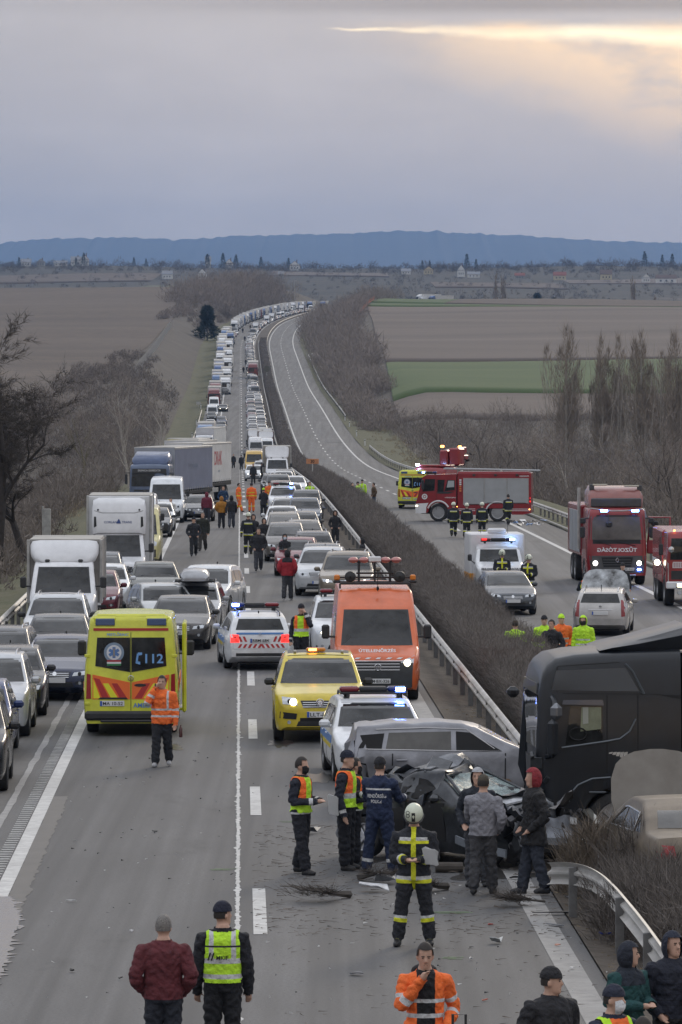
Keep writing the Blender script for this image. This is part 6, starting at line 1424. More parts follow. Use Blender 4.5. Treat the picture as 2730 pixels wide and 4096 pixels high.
 part(root, 'crushed_corner', mat('crushed_metal', (.05, .055, .06), .3, metal=.6, var=.5, vs_=6), lambda m: junk(m, 26, ((.75, 1.25), (-.12, .12), (.5, 1.7)), 5, .05, .2))
 tag(root, 'black lorry cab with crumpled nose standing across the median', 'lorry')
black_lorry()
def beige_car():
 s = car_shell('sedan'); d = 69.0; X = (2712 - 1365) * d / FPX; root = empty('car', (X, d, .05), math.pi + R(8)); pm = mat('dusty_beige', (.16, .13, .095), .5, metal=.25, var=.25, vs_=2.5, coat=.15)
 obj('body', s.mb.mesh('body', pm, 40), root); v = s.bvh; ws, rw, fw, rr, qt = glass_quads(s)
 part(root, 'windscreen', GLASSD, lambda m: patch(m, v, 'front', ws, (8, 4), .012)); part(root, 'rear_window', GLASSD, lambda m: patch(m, v, 'rear', rw, (8, 4), .012))
 for sd in ('left', 'right'):
  part(root, 'door_window', GLASS, lambda m: patch(m, v, sd, fw, (4, 3), .009)); part(root, 'door_window', GLASS, lambda m: patch(m, v, sd, rr, (4, 3), .009)); part(root, 'quarter_window', GLASS, lambda m: patch(m, v, sd, qt, (3, 2), .009))
  part(root, 'window_trim', CHROME, lambda m: m.tube([hug(v, sd, a, c, .014) for a, c in (rr[0], rr[1], rr[2], rr[3], fw[2], fw[3], fw[0], rr[0])], .016, 6))
 hd = empty('bonnet', (0, -1.02, 1.0)); hd.parent = root; hd.rotation_euler.x = R(-62)
 part(hd, 'panel', mat('bonnet_dusty', (.15, .13, .105), .42, metal=.25, var=.3, vs_=1.4, col2=(.17, .155, .135), coat=.2), lambda m: m.loft([[(x * w_, -y, .04 * math.sin(y * 2.6) + c) for x in np.linspace(-1, 1, 9) for c in (.0,)] + [(x * w_, -y, .04 * math.sin(y * 2.6) - .03) for x in np.linspace(1, -1, 9)] for y, w_ in ((0, .72), (.3, .76), (.65, .73), (.88, .64), (1.0, .52), (1.08, .34), (1.12, .1))]), 50)
 for q in ([(.52, .74), (.80, .74), (.80, .94), (.55, .92)], sym([(.52, .74), (.80, .74), (.80, .94), (.55, .92)])): part(root, 'tail_light', REDL, lambda m: patch(m, v, 'rear', q, (3, 2), .012))
 add_wheels(root, (-.79, .79), s.wh, .32, .22, 5); tag(root, 'dusty beige saloon with raised bonnet in the hedge at the right edge', 'car')
beige_car()
# ------------------------------------------------------------------ vehicles on the far carriageway
STY['skoda'] = dict(key='skoda', dz=-.03)
p = at(2030, 2462, True); sk = car('sedan', (.060, .068, .080), (p.x, p.y + 2.4, p.z), R(5), 'dark grey saloon parked before the white disaster-service truck', 'skoda', True, '', 'car', 'cars on the far carriageway', metal=.4)
def estate_open():
 s = car_shell('estate'); v = s.bvh; p = at(2432, 2545, True); root = empty('car', (p.x, p.y + 2.35, p.z), math.pi - R(6)); pm = paint((.42, .41, .40), .35)
 obj('body', s.mb.mesh('body', pm, 40), root); ws, rw, fw, rr, qt = glass_quads(s); h = 2.36
 part(root, 'rear_window', GLASS, lambda m: patch(m, v, 'rear', rw, (6, 3), .010)); part(root, 'windscreen', GLASS, lambda m: patch(m, v, 'front', ws, (6, 3), .010))
 for sd in ('left', 'right'): part(root, 'door_window', GLASS, lambda m: patch(m, v, sd, fw, (4, 3), .009)); part(root, 'door_window', GLASS, lambda m: patch(m, v, sd, rr, (4, 3), .009)); part(root, 'quarter_window', GLASS, lambda m: patch(m, v, sd, qt, (3, 2), .009))
 tq = [(.68, .62), (.80, .64), (.80, 1.16), (.66, 1.16)]
 for q in (tq, sym(tq)): part(root, 'tail_light', mat('tail_lamp_deep', (.22, .012, .016), .2, coat=.6), lambda m: patch(m, v, 'rear', q, (3, 6), .014))
 part(root, 'plate_trim', CHROME, lambda m: patch(m, v, 'rear', [(-.38, .83), (.38, .83), (.38, .87), (-.38, .87)], (4, 1), .02)); plate(root, (0, h + .03, .74), '', 'rear')
 part(root, 'badge', CHROME, lambda m: [m.box((0, h - .02, .94 + i * .035), (.10, .012, .02), .004, ry=sg * .6) for i in (0, 1) for sg in (-1, 1)]); part(root, 'rear_bumper', pm, lambda m: patch(m, v, 'rear', [(-.74, .36), (.74, .36), (.74, .56), (-.74, .56)], (8, 2), .03))
 for sx in (-1, 1): part(root, 'roof_rail', CHROME, lambda m: m.tube([(sx * .55, -.1, 1.42), (sx * .55, .1, 1.53), (sx * .55, 1.6, 1.5), (sx * .55, 1.8, 1.40)], .022, 6))
 part(root, 'aerial', DARK, lambda m: m.tube([(0, 1.4, 1.47), (0, 1.5, 1.62)], .012, 5)); part(root, 'mirror', pm, lambda m: m.box((-.99, -.58, 1.02), (.2, .13, .15), .045))
 FOAM = mat('foamed_bonnet', (.24, .22, .19), .5, var=.9, vs_=2.2, col2=(.62, .66, .70))
 hd = empty('bonnet', (0, -1.0, 1.0)); hd.parent = root; hd.rotation_euler.x = R(-66)
 part(hd, 'panel', FOAM, lambda m: m.loft([[(x * w_, -y, .05 * math.sin(y * 2.6)) for x in np.linspace(-1, 1, 9)] + [(x * w_, -y, .05 * math.sin(y * 2.6) - .03) for x in np.linspace(1, -1, 9)] for y, w_ in ((0, .78), (.2, .80), (.6, .78), (.9, .70), (1.05, .55), (1.1, .35))]), 50)
 dr = empty('door', (.86, -.70, 0)); dr.parent = root; dr.rotation_euler.z = R(68)
 part(dr, 'panel', pm, lambda m: m.box((0, .55, .60), (.10, 1.08, .62), .05)); part(dr, 'inner_trim', BLACKP, lambda m: m.box((-.05, .55, .62), (.06, .98, .55), .03)); part(dr, 'window_frame', BLACKP, lambda m: m.tube([(0, .02, .9), (-.05, .45, 1.28), (-.08, 1.02, 1.38), (0, 1.08, .9)], .026, 6))
 add_wheels(root, (-.79, .79), s.wh, .32, .22, 5); part(root, 'underbody', DARK, lambda m: m.box((0, 0, .24), (1.2, 4.0, .14))); tag(root, 'silver estate with raised foamed bonnet and open front door', 'car', 'cars on the far carriageway')
estate_open()
def disaster_truck():
 p = at(2005, 2385, True); root = empty('service_truck', (p.x, p.y, p.z), R(3)); s = van_shell(5.0, 1.85, 1.98, 1.9); h = s.h; v = s.bvh; pm = paint((.66, .68, .70), .0); y = lambda q: q - 0.0
 grp = empty('cab', (0, h, 0)); grp.parent = root
 obj('cab_body', s.mb.mesh('cab_body', pm, 40), grp)
 part(grp, 'windscreen', GLASS, lambda m: patch(m, v, 'front', [(-.76, 1.30), (.76, 1.30), (.70, 1.76), (-.70, 1.76)], (6, 3), .012)); part(grp, 'bonnet_panel', WHITE, lambda m: m.box((0, -h + .35, 1.0), (1.5, .8, .3), .08)); part(grp, 'grille', BLACKP, lambda m: m.box((0, -h - .02, .75), (1.1, .1, .3), .03))
 lettering('KATASZTRÓFAVÉDELEM', .09, INK, grp, (0, -h - .08, 1.06), width=1.5, mirror=True, bold=.01)
 for sx in (-1, 1): part(grp, 'mirror', BLACKP, lambda m: m.box((sx * 1.12, -h + 1.0, 1.45), (.16, .1, .26), .04).tube([(sx * .9, -h + 1.0, 1.2), (sx * 1.08, -h + 1.0, 1.35)], .02, 5)); part(grp, 'headlight', LENS, lambda m: m.lathe([(-.05, .001), (-.05, .1), (.02, .11)], 14, 'y', (sx * .68, -h - .03, .78)))
 part(root, 'box_body', WHITE, lambda m: m.box((0, 3.1, 1.42), (2.12, 2.6, 1.85), .05)); part(root, 'orange_skirt', mat('service_orange', (.60, .26, .02), .5), lambda m: m.box((0, 3.1, .62), (2.14, 2.62, .42), .03)); part(root, 'roof_unit', WHITE, lambda m: m.box((.0, 2.0, 2.44), (.7, .4, .22), .06)); part(root, 'aerial', DARK, lambda m: m.tube([(.45, 2.2, 2.3), (.45, 2.2, 3.0)], .008, 4).tube([(-.6, 2.2, 2.3), (-.6, 2.2, 2.9)], .008, 4))
 light_bar(root, (0, 1.35, 2.12), 1.35, left=LITR, right=LITBW); add_wheels(root, (-.78, .78), (.9, 3.4), .38, .26, 6); tag(root, 'white and orange box truck with red and blue light bar', 'service truck')
disaster_truck()
FRED = (.24, .018, .024); FREDM = paint(FRED, .1)
SHUT = mat('roller_shutter', (.36, .38, .40), .45, metal=.4, var=.08, vs_=2)
def fire_truck_side():
 p = at(1902, 2086, True); root = empty('fire_engine', (p.x, p.y + 1.1, p.z), R(-5)); Z = 2.92; L = 6.95; x0 = -L / 2; yn = -1.22
 pm = FREDM
 prof = [(x0 + .02, .52), (x0 - .02, 1.05), (x0 + .10, 1.52), (x0 + .38, 2.66), (x0 + .62, 2.80), (x0 + 2.45, 2.86), (x0 + 2.45, .72), (x0 + 2.0, .72)] + [(x0 + 1.35 + .62 * math.cos(a), .52 + .62 * math.sin(a)) for a in np.linspace(.35, math.pi - .1, 10)] + [(x0 + .66, .52)]
 cab = empty('cab', (0, 0, 0)); cab.parent = root
 MB().prism(prof, 2.44, 'y', yn).build('cab_shell', pm, cab, smooth=20)
 part(cab, 'white_front', WHITE, lambda m: m.prism([(x0 - .03, .50), (x0 - .05, 1.06), (x0 + .75, 1.12), (x0 + .62, .86), (x0 + .6, .5)], 2.46, 'y', yn - .01)); part(cab, 'wheel_arch', WHITE, lambda m: m.tube([(x0 + 1.35 + .68 * math.cos(a), yn + .02, .52 + .72 * math.sin(a)) for a in np.linspace(.5, 2.75, 12)], .055, 6))
 g = lambda q, nm='side_window': part(cab, nm, GLASS, lambda m: m.prism(q, .03, 'y', yn - .02))
 g([(x0 + .38, 1.80), (x0 + 1.12, 1.86), (x0 + 1.16, 2.56), (x0 + .56, 2.56)]); g([(x0 + 1.28, 1.80), (x0 + 1.66, 1.80), (x0 + 1.74, 2.52), (x0 + 1.30, 2.52)]); g([(x0 + 1.72, 1.82), (x0 + 2.34, 1.9), (x0 + 2.34, 2.5), (x0 + 1.90, 2.5)])
 part(cab, 'window_glare_patch', mat('window_pale', (.35, .38, .40), .2, spec=.8), lambda m: m.prism([(x0 + 1.86, 2.05), (x0 + 2.30, 2.08), (x0 + 2.30, 2.46), (x0 + 1.94, 2.46)], .01, 'y', yn - .032))  # pale sheet on the crew window paints a bright reflection
 part(cab, 'lower_window_trim', BLACKP, lambda m: m.prism([(x0 + 1.28, 1.68), (x0 + 2.0, 1.68), (x0 + 2.3, 1.80), (x0 + 1.7, 1.80), (x0 + 1.28, 1.80)], .02, 'y', yn - .015))
 for q in (x0 + 1.22, x0 + 2.44): part(cab, 'door_seam', DARK, lambda m: m.box((q, yn - .004, 1.7), (.018, .012, 2.0)))
 part(cab, 'crest', WHITE, lambda m: m.lathe([(-.01, .001), (-.01, .17), (0, .17)], 18, 'y', (x0 + .52, yn - .01, 1.50))); part(cab, 'crest_mark', mat('crest_red', (.25, .06, .05), .6), lambda m: m.lathe([(-.014, .06), (-.014, .10), (-.01, .1)], 14, 'y', (x0 + .52, yn - .012, 1.50)))
 lettering('NYERGESÚJFALU', .10, WHITE, cab, (x0 + 2.08, yn - .014, 1.44), bold=.015, width=.66); part(cab, 'mirror', BLACKP, lambda m: m.box((x0 + .42, yn - .28, 2.22), (.16, .18, .62), .05).tube([(x0 + .3, yn, 2.6), (x0 + .1, yn - .25, 2.66)], .025, 5)); part(cab, 'headlight', LENS, lambda m: m.box((x0 + .06, yn + .1, .94), (.22, .26, .18), .03)); part(cab, 'lit_headlamp', LIT, lambda m: m.box((x0 + .05, yn - .035, .94), (.12, .02, .08), .005))
 part(cab, 'step_box', BLACKP, lambda m: m.box((x0 + 2.1, 0, .75), (.8, 2.3, .5), .03)); light_bar(cab, (x0 + .75, -.3, 2.93), .9, left=LITBW, right=BLUEL)
 bx0 = x0 + 2.50; bd = empty('equipment_body', (0, 0, 0)); bd.parent = root
 part(bd, 'body_shell', pm, lambda m: m.box(((bx0 + L / 2) / 2, 0, 1.86), (L / 2 - bx0, 2.46, 2.16), .03)); part(bd, 'lower_skirt', pm, lambda m: m.prism([(bx0, .80), (bx0, .40), (bx0 + 1.15, .40), (bx0 + 1.25, .80)], 2.44, 'y', yn).prism([(L / 2, .80), (L / 2, .52), (L / 2 - .5, .42), (L / 2 - 1.15, .42), (L / 2 - 1.25, .80)], 2.44, 'y', yn)); part(bd, 'body_arch', WHITE, lambda m: m.tube([(x0 + 4.92 + .72 * math.cos(a), yn - .01, .52 + .68 * math.sin(a)) for a in np.linspace(.45, 3.0, 12)], .045, 6))
 edges = [bx0 + .36, bx0 + 1.62, bx0 + 2.98, L / 2 - .16]
 for i in range(3):
  a, b = edges[i] + .03, edges[i + 1] - .03; z0 = 1.02 if i == 0 else 1.10
  sh = part(bd, 'roller_shutter', SHUT, lambda m: m.box(((a + b) / 2, yn - .01, (z0 + 2.58) / 2), (b - a, .04, 2.58 - z0), .01)); part(sh, 'slat_line', STEEL, lambda m: [m.box(((a + b) / 2, yn - .032, z), (b - a - .02, .004, .008)) for z in np.arange(z0 + .06, 2.55, .07)], 0); part(sh, 'shutter_frame', STEEL, lambda m: [m.box((q, yn - .02, (z0 + 2.58) / 2), (.035, .05, 2.62 - z0), .005) for q in (a - .02, b + .02)] + [m.box(((a + b) / 2, yn - .02, 2.60), (b - a + .08, .05, .035), .005)]); part(sh, 'shutter_handle', BLACKP, lambda m: m.box(((a + b) / 2, yn - .045, z0 + .03), (.8 * (b - a), .03, .03), .008))
 for z in (.86, .76, .66): part(bd, 'white_line', WHITE, lambda m: m.box(((bx0 + .05 + bx0 + 1.05) / 2, yn - .002, z), (1.05, .012, .03)).box((L / 2 - .62, yn - .002, z), (1.1, .012, .03)))
 for i in range(6): part(bd, 'warning_square', (WHITE, WHITE, WHITE, mat('warn_orange', (.55, .16, .03), .5), mat('warn_orange', (.55, .16, .03), .5), mat('warn_orange', (.55, .16, .03), .5))[i], lambda m: m.box((bx0 + .18, yn - .02, 2.50 - i * .13), (.12, .012, .09)))
 lettering('AQUADUX', .10, WHITE, bd, (L / 2 - .42, yn - .025, 2.74), bold=.02)
 for x in (bx0 + 1.0, bx0 + 2.3, bx0 + 3.6): part(bd, 'scene_lamp', BLACKP, lambda m: m.box((x, yn - .02, 2.80), (.16, .06, .12), .02))
 part(bd, 'tail_light', LITR, lambda m: m.box((L / 2 - .06, yn - .01, 1.22), (.06, .03, .09), .01).box((L / 2 - .06, yn - .01, 1.42), (.05, .03, .05), .01)); part(bd, 'side_marker', LITA, lambda m: m.box((L / 2 - .1, yn - .01, .74), (.08, .03, .05), .01).box((bx0 - .02, yn - .02, .90), (.05, .03, .05), .01))
 ld_ = empty('ladder', (0, 0, 0)); ld_.parent = root
 part(ld_, 'rail', SHUT, lambda m: [m.box((1.05, y_, 3.12 + dz), (5.8, .06, .08), .01, ry=.02) for y_ in (-.75, -.3, .3, .75) for dz in (0,)]); part(ld_, 'rung', SHUT, lambda m: [m.box((x, y_, 3.12 - (x - 1) * .02), (.035, .45, .035)) for x in np.arange(-1.7, 3.9, .3) for y_ in (-.52, .52)]); part(ld_, 'cradle', STEEL, lambda m: [m.box((x, 0, 3.0), (.08, 1.9, .12), .02) for x in (-.8, 1.6, 3.3)])
 for x in (x0 + 1.35, x0 + 4.92):
  ty, ri = wheel_mesh(.54, .36, 10)
  for y_ in (-1.03, 1.03): o = obj('wheel', ty, root, (x, y_, .54), (0, 0, R(90))); obj('rim', ri, o)
 part(root, 'chassis', DARK, lambda m: m.box((0, 0, .62), (L - .5, .9, .35), .03)); part(root, 'roof_deck', pm, lambda m: m.box((1.2, 0, 2.96), (4.3, 2.3, .08), .02)); tag(root, 'long red fire engine with grey shutters standing across the carriageway', 'fire engine', 'fire engines')
fire_truck_side()
def crane_truck():
 d = 322; X = (1715 - 1365) * d / FPX; x, y, z = (X, d, float(road_z(d)) - .5); root = empty('crane_truck', (x, y, z), R(-24)); s = cab_shell(2.5, 2.75); v = s.bvh
 obj('cab', s.mb.mesh('cab', FREDM, 40), root); part(root, 'windscreen', GLASS, lambda m: patch(m, v, 'front', [(-1.05, 1.6), (1.05, 1.6), (1.0, 2.3), (-1.0, 2.3)], (6, 3), .012)); part(root, 'lit_headlamp', LIT, lambda m: m.box((-.8, -.03, .7), (.3, .05, .15), .02).box((.8, -.03, .7), (.3, .05, .15), .02)); part(root, 'bed', DARK, lambda m: m.box((0, 5.2, 1.25), (2.5, 6.0, .5), .05)); part(root, 'bed_side', FREDM, lambda m: m.box((0, 5.2, 1.7), (2.5, 6.0, .5), .05))
 cr = empty('crane', (0, 2.9, 0)); cr.parent = root
 part(cr, 'column', FREDM, lambda m: m.box((0, 0, 2.6), (.6, .6, 2.6), .08)); part(cr, 'boom', FREDM, lambda m: m.box((0, 1.7, 3.75), (.4, 3.6, .5), .08, rx=.06).box((0, 2.4, 3.35), (.3, 3.0, .35), .06)); part(cr, 'operator_cab', FREDM, lambda m: m.box((.75, .3, 3.45), (.8, 1.0, 1.2), .1)); part(cr, 'winch', BLACKP, lambda m: m.lathe([(-.4, .001), (-.4, .45), (.4, .45), (.4, .001)], 16, 'x', (0, 1.2, 3.55))); part(cr, 'hydraulics', BLACKP, lambda m: junk(m, 20, ((-.8, .8), (1.5, 4.0), (2.9, 3.6)), 3, .1, .4))
 part(cr, 'lit_beacon', LITA, lambda m: m.box((-.2, 0, 4.15), (.22, .22, .16), .04).box((.6, 1.2, 4.12), (.2, .2, .14), .04)); part(root, 'lit_lamp', LITBW, lambda m: m.box((-.9, .2, 2.92), (.22, .2, .14), .03)); part(root, 'roof_deck', FREDM, lambda m: m.box((0, 1.1, 2.86), (2.3, 1.6, .12), .03))
 add_wheels(root, (-1.05, 1.05), (1.35, 6.2, 7.5), .5, .35, 8); tag(root, 'red crane truck with amber beacons behind the long fire engine', 'crane truck')
crane_truck()
def tanker():
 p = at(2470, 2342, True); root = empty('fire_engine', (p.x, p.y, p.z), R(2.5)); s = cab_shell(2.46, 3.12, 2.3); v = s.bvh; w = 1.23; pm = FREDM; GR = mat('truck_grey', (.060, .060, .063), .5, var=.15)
 obj('cab', s.mb.mesh('cab', pm, 40), root); part(root, 'windscreen', mat('screen_dusty', (.10, .095, .085), .15, spec=.6, var=.4, vs_=1.4), lambda m: patch(m, v, 'front', [(-w * .90, 1.85), (w * .90, 1.85), (w * .86, 2.78), (-w * .86, 2.78)], (8, 4), .012)); part(root, 'windscreen_surround', INK, lambda m: patch(m, v, 'front', [(-w * .93, 1.68), (w * .93, 1.68), (w * .90, 2.84), (-w * .90, 2.84)], (8, 4), .006))
 part(root, 'front_mask', GR, lambda m: patch(m, v, 'front', [(-w * .86, .5), (w * .86, .5), (w * .92, 1.20), (-w * .92, 1.20)], (8, 4), .02)); part(root, 'grille', DARK, lambda m: patch(m, v, 'front', [(-w * .45, .75), (w * .45, .75), (w * .52, 1.14), (-w * .52, 1.14)], (6, 3), .03)); part(root, 'grille_bar', GR, lambda m: [patch(m, v, 'front', [(-w * .46, z), (w * .46, z), (w * .46, z + .03), (-w * .46, z + .03)], (6, 1), .04) for z in (.82, .92, 1.02)]); part(root, 'badge', CHROME, lambda m: [m.box((sx * .035, -.05, 1.02 + dz), (.03, .02, .12), .005, ry=sx * sg * .5) for sx in (-1, 1) for dz, sg in ((.04, -1), (-.04, 1))])
 lettering('TŰZOLTÓSÁG', .21, WHITE, root, (0, -5, 1.46), mirror=True, bvh=v, width=1.62, bold=.03)
 for sx in (-1, 1): part(root, 'headlight', BLACKP, lambda m: patch(m, v, 'front', [(sx * w * .62, .80), (sx * w * .88, .84), (sx * w * .88, 1.02), (sx * w * .60, .98)], (3, 2), .03)); part(root, 'lit_headlamp', LITW, lambda m: m.lathe([(-.03, .001), (-.02, .09), (.02, .10)], 14, 'y', (sx * w * .72, -.02, .90)))
 part(root, 'lit_strobe', LITB, lambda m: m.box((w * .72, -.04, .64), (.15, .04, .07), .02)); plate(root, (.42, -.06, .66), 'RJZ-263')
 part(root, 'wiper', DARK, lambda m: m.tube([(-.85, -.02, 1.80), (-.25, -.0, 1.62)], .014, 4).tube([(.0, -.02, 1.78), (.75, -.0, 1.60)], .014, 4)); part(root, 'bar', STEEL, lambda m: m.tube([(-w * .95, -.02, 2.75), (-w * .9, -.08, 3.12), (w * -.2, -.1, 3.02), (w * .2, -.1, 3.02), (w * .9, -.08, 3.10), (w * .95, -.02, 2.75)], .025, 6))
 for sx in (-.55, .72): part(root, 'strobe', BLACKP, lambda m: m.box((sx, -.06, 3.02), (.36, .12, .12), .03)); part(root, 'lit_strobe', LITB, lambda m: m.box((sx, -.135, 3.02), (.28, .03, .08), .01))
 for sx in (-1, 1): part(root, 'mirror', BLACKP, lambda m: m.box((sx * 1.40, .05, 2.15), (.2, .12, .46), .05).box((sx * 1.38, .05, 2.62), (.22, .12, .24), .05).tube([(sx * 1.15, .1, 2.72), (sx * 1.36, .05, 2.72)], .03, 5))
 part(root, 'front_mirror', BLACKP, lambda m: m.box((-.35, -.25, 2.48), (.26, .12, .24), .06).tube([(-.35, -.2, 2.6), (-.35, 0, 2.9)], .02, 5)); part(root, 'bumper_bar', STEEL, lambda m: m.tube([(-.75, -.1, .42), (.75, -.1, .42)], .03, 6))
 up = empty('superstructure', (0, 0, 0)); up.parent = root; RDU = paint((.24, .085, .075), .1)
 part(up, 'cab_deflector', RDU, lambda m: m.loft([[(x * k_, y, z) for x, z in ((-1.1, 3.1), (-1.12, 3.1 + zz * .7), (-.98, 3.1 + zz), (.98, 3.1 + zz), (1.12, 3.1 + zz * .7), (1.1, 3.1))] for (y, zz, k_) in ((.45, .25, .95), (.7, .70, 1), (1.2, .85, 1), (2.2, .9, 1))]), 50); part(up, 'deflector_shade', GR, lambda m: m.box((0, .42, 3.34), (2.05, .1, .36), .04)); part(up, 'light_strip', mat('strip_lamp', (.45, .42, .33), .4), lambda m: m.box((-.62, .8, 4.05), (.6, .1, .07), .02).box((.66, .8, 4.0), (.6, .1, .07), .02)); part(up, 'strip_bracket', GR, lambda m: m.box((-.95, .9, 3.95), (.2, .15, .25), .03).box((1.0, .9, 3.92), (.2, .15, .25), .03))  # dark panel low on the deflector front imitates its shadow
 part(up, 'tank_body', pm, lambda m: m.box((0, 5.4, 2.15), (2.5, 5.6, 2.1), .06)); part(up, 'locker_door', SHUT, lambda m: [m.box((-1.27, 3.4 + i * 1.5, 2.1), (.04, 1.35, 1.7), .01) for i in range(3)]); part(up, 'exhaust_stack', STEEL, lambda m: m.tube([(-1.32, 2.5, 1.4), (-1.32, 2.5, 3.9)], .07, 8)); part(up, 'chassis', DARK, lambda m: m.box((0, 4.5, .9), (1.0, 7.5, .4), .03))
 dr = empty('door', (1.22, .30, 0)); dr.parent = root; dr.rotation_euler.z = R(-76)
 dr.rotation_euler.z = R(68)
 part(dr, 'panel', pm, lambda m: m.box((.02, -.55 + 1.05, 1.55), (.09, 1.0, .55), .04)); part(dr, 'window_frame', pm, lambda m: m.tube([(.02, .06, 1.8), (.02, .10, 2.75), (.02, .98, 2.75), (.02, .98, 1.8)], .05, 6)); part(dr, 'door_mirror', BLACKP, lambda m: m.box((-.1, .3, 2.1), (.12, .26, .42), .05).box((-.1, .3, 2.5), (.12, .3, .2), .05))
 dr.rotation_euler.z = R(-112); dr.location = (1.24, .35, 0)
 add_wheels(root, (-1.05, 1.05), (1.35, 5.4, 6.75), .55, .36, 10); tag(root, 'red tanker fire engine with lit blue strobes facing the camera', 'fire engine', 'fire engines')
tanker()
def old_fire_truck():
 p = at(2800, 2428, True); root = empty('fire_engine', (p.x, p.y, p.z), R(0)); pm = paint((.27, .028, .03), .05); W = 2.45
 top = [(0, 2.2), (.05, 2.62), (.15, 2.72), (1.9, 2.76)]; s = Shell(top, .62, W, [(0, 1), (1.6, 1.0), (2.8, .94)], [(0, .94), (.06, .98), (.2, 1.0), (2, 1.0)], (1.2,), .56, .08, .03, zb_front=[(0, .66), (9, .66)]); v = s.bvh; w = W / 2
 obj('cab', s.mb.mesh('cab', pm, 40), root)
 for q in ([(-w * .88, 1.72), (-.03, 1.72), (-.03, 2.50), (-w * .84, 2.50)], [(.03, 1.72), (w * .88, 1.72), (w * .84, 2.50), (.03, 2.50)]): part(root, 'windscreen', GLASS, lambda m: patch(m, v, 'front', q, (4, 3), .012))
 part(root, 'white_band', WHITE, lambda m: patch(m, v, 'front', [(-w * .96, 1.42), (w * .96, 1.42), (w * .96, 1.64), (-w * .96, 1.64)], (8, 1), .012)); part(root, 'band_bar', FREDM, lambda m: [patch(m, v, 'front', [(-.95 + i * .07, 1.44), (-.92 + i * .07, 1.44), (-.92 + i * .07, 1.62), (-.95 + i * .07, 1.62)], (1, 1), .016) for i in range(6)]); part(root, 'grille', BLACKP, lambda m: patch(m, v, 'front', [(-w * .85, 1.0), (w * .6, 1.0), (w * .6, 1.32), (-w * .85, 1.32)], (6, 2), .012)); part(root, 'bumper', WHITE, lambda m: m.box((0, -.12, .80), (2.45, .26, .26), .04))
 for sx in (-1, 1): part(root, 'headlight', CHROME, lambda m: m.box((sx * .70, -.26, .80), (.36, .04, .16), .02)); part(root, 'lit_headlamp', LIT, lambda m: m.box((sx * .70, -.285, .80), (.28, .02, .12), .02)); part(root, 'fog_lamp', LENS, lambda m: m.lathe([(-.05, .001), (-.05, .09), (.02, .10)], 12, 'y', (sx * .74, -.2, .55)))
 part(root, 'mirror', BLACKP, lambda m: m.box((-1.42, -.12, 2.1), (.16, .08, .42), .03).tube([(-1.22, 0, 2.6), (-1.45, -.12, 2.55), (-1.45, -.12, 1.7), (-1.22, 0, 1.3)], .02, 5)); part(root, 'spot_lamp', CHROME, lambda m: m.lathe([(-.08, .001), (-.06, .11), (.06, .08), (.1, .001)], 14, 'y', (-1.05, -.12, 2.10))); part(root, 'lit_beacon', LITB, lambda m: m.lathe([(0, .09), (.14, .09), (.18, .04), (.18, .001)], 12, 'z', (-.5, .35, 2.80))); part(root, 'marker_lamp', LITA, lambda m: m.box((-.92, .08, 2.78), (.07, .06, .05), .01)); part(root, 'grab_rail', STEEL, lambda m: m.tube([(-1.15, -.06, .9), (-1.15, -.06, 1.6)], .018, 5)); part(root, 'tow_hook', STEEL, lambda m: m.tube([(-.5, -.3, .62), (0, -.36, .55), (.5, -.3, .62)], .03, 6))
 part(root, 'equipment_body', pm, lambda m: m.box((0, 4.8, 1.75), (2.45, 5.4, 2.0), .08)); part(root, 'body_band', WHITE, lambda m: m.box((0, 4.8, 1.5), (2.47, 5.2, .2), .02)); part(root, 'chassis', DARK, lambda m: m.box((0, 4.0, .85), (1.0, 7.2, .4), .03)); part(root, 'hose_reel', BLACKP, lambda m: m.lathe([(-.2, .001), (-.2, .4), (.2, .4), (.2, .001)], 16, 'x', (-1.0, 2.3, 1.3)))
 part(root, 'side_lamp', LIT, lambda m: m.lathe([(-.05, .001), (-.04, .10), (.02, .11)], 12, 'y', (-1.42, 1.9, 1.55))); add_wheels(root, (-1.05, 1.05), (1.2, 5.0, 6.4), .56, .36, 8); tag(root, 'older red fire engine with white bumper cut by the right edge', 'fire engine', 'fire engines')
old_fire_truck()
# ------------------------------------------------------------------ the traffic jam
def qcar(t, col, u, d, label, style='plain', turn=0.0, near=True, plate_txt=''):
 k = TYPES[t]; l_, rz = lane(u, d, k['L'], False, turn); o = car(t, col, l_, rz, label, style, near, plate_txt if near else None)
 sl = math.atan2(float(road_z(d + 6) - road_z(d - 6)), 12); o.rotation_euler.x = sl; return o
BLK, GRY, SIL, WHT, NVY, BEI, MAR, LGR = (.012, .013, .015), (.055, .058, .066), (.42, .43, .45), (.64, .66, .68), (.012, .020, .055), (.22, .185, .14), (.11, .016, .028), (.26, .27, .285)
qcar('suv', BLK, -5.20, 86.4, 'black SUV cut by the left edge, nearest of the left queue', 'railslit', 1)
qcar('hatch', (.025, .045, .14), -5.42, 94.3, 'dark blue hatchback at the left edge behind the black SUV', 'plain')
qcar('suv', (.46, .48, .51), -5.38, 100.2, 'silver-white SUV with black lower bumper at the left edge', 'rails', 0)
qcar('estate', (.016, .017, .021), -5.30, 106.6, 'dark estate with roof rails and lit running lamp behind the silver SUV', 'railslit', 1.5)
qcar('sedan', NVY, -4.25, 112.2, 'navy saloon tucked in left of the near ambulance', 'plain', -3)
qcar('estate', (.035, .038, .045), -5.95, 115.6, 'grey estate with black roof rails before the first white box van', 'rails', -2)
qcar('sedan', (.03, .033, .038), -4.75, 122.8, 'dark saloon roof behind the navy saloon', 'plain')
qcar('suv', (.50, .52, .54), -5.05, 130.0, 'pale SUV with sunroof right in front of the first white box van', 'sun')
box_van('white box van with grey tarpaulin box and scooped roof spoiler', *lane(-5.28, 141.0, 5.9))
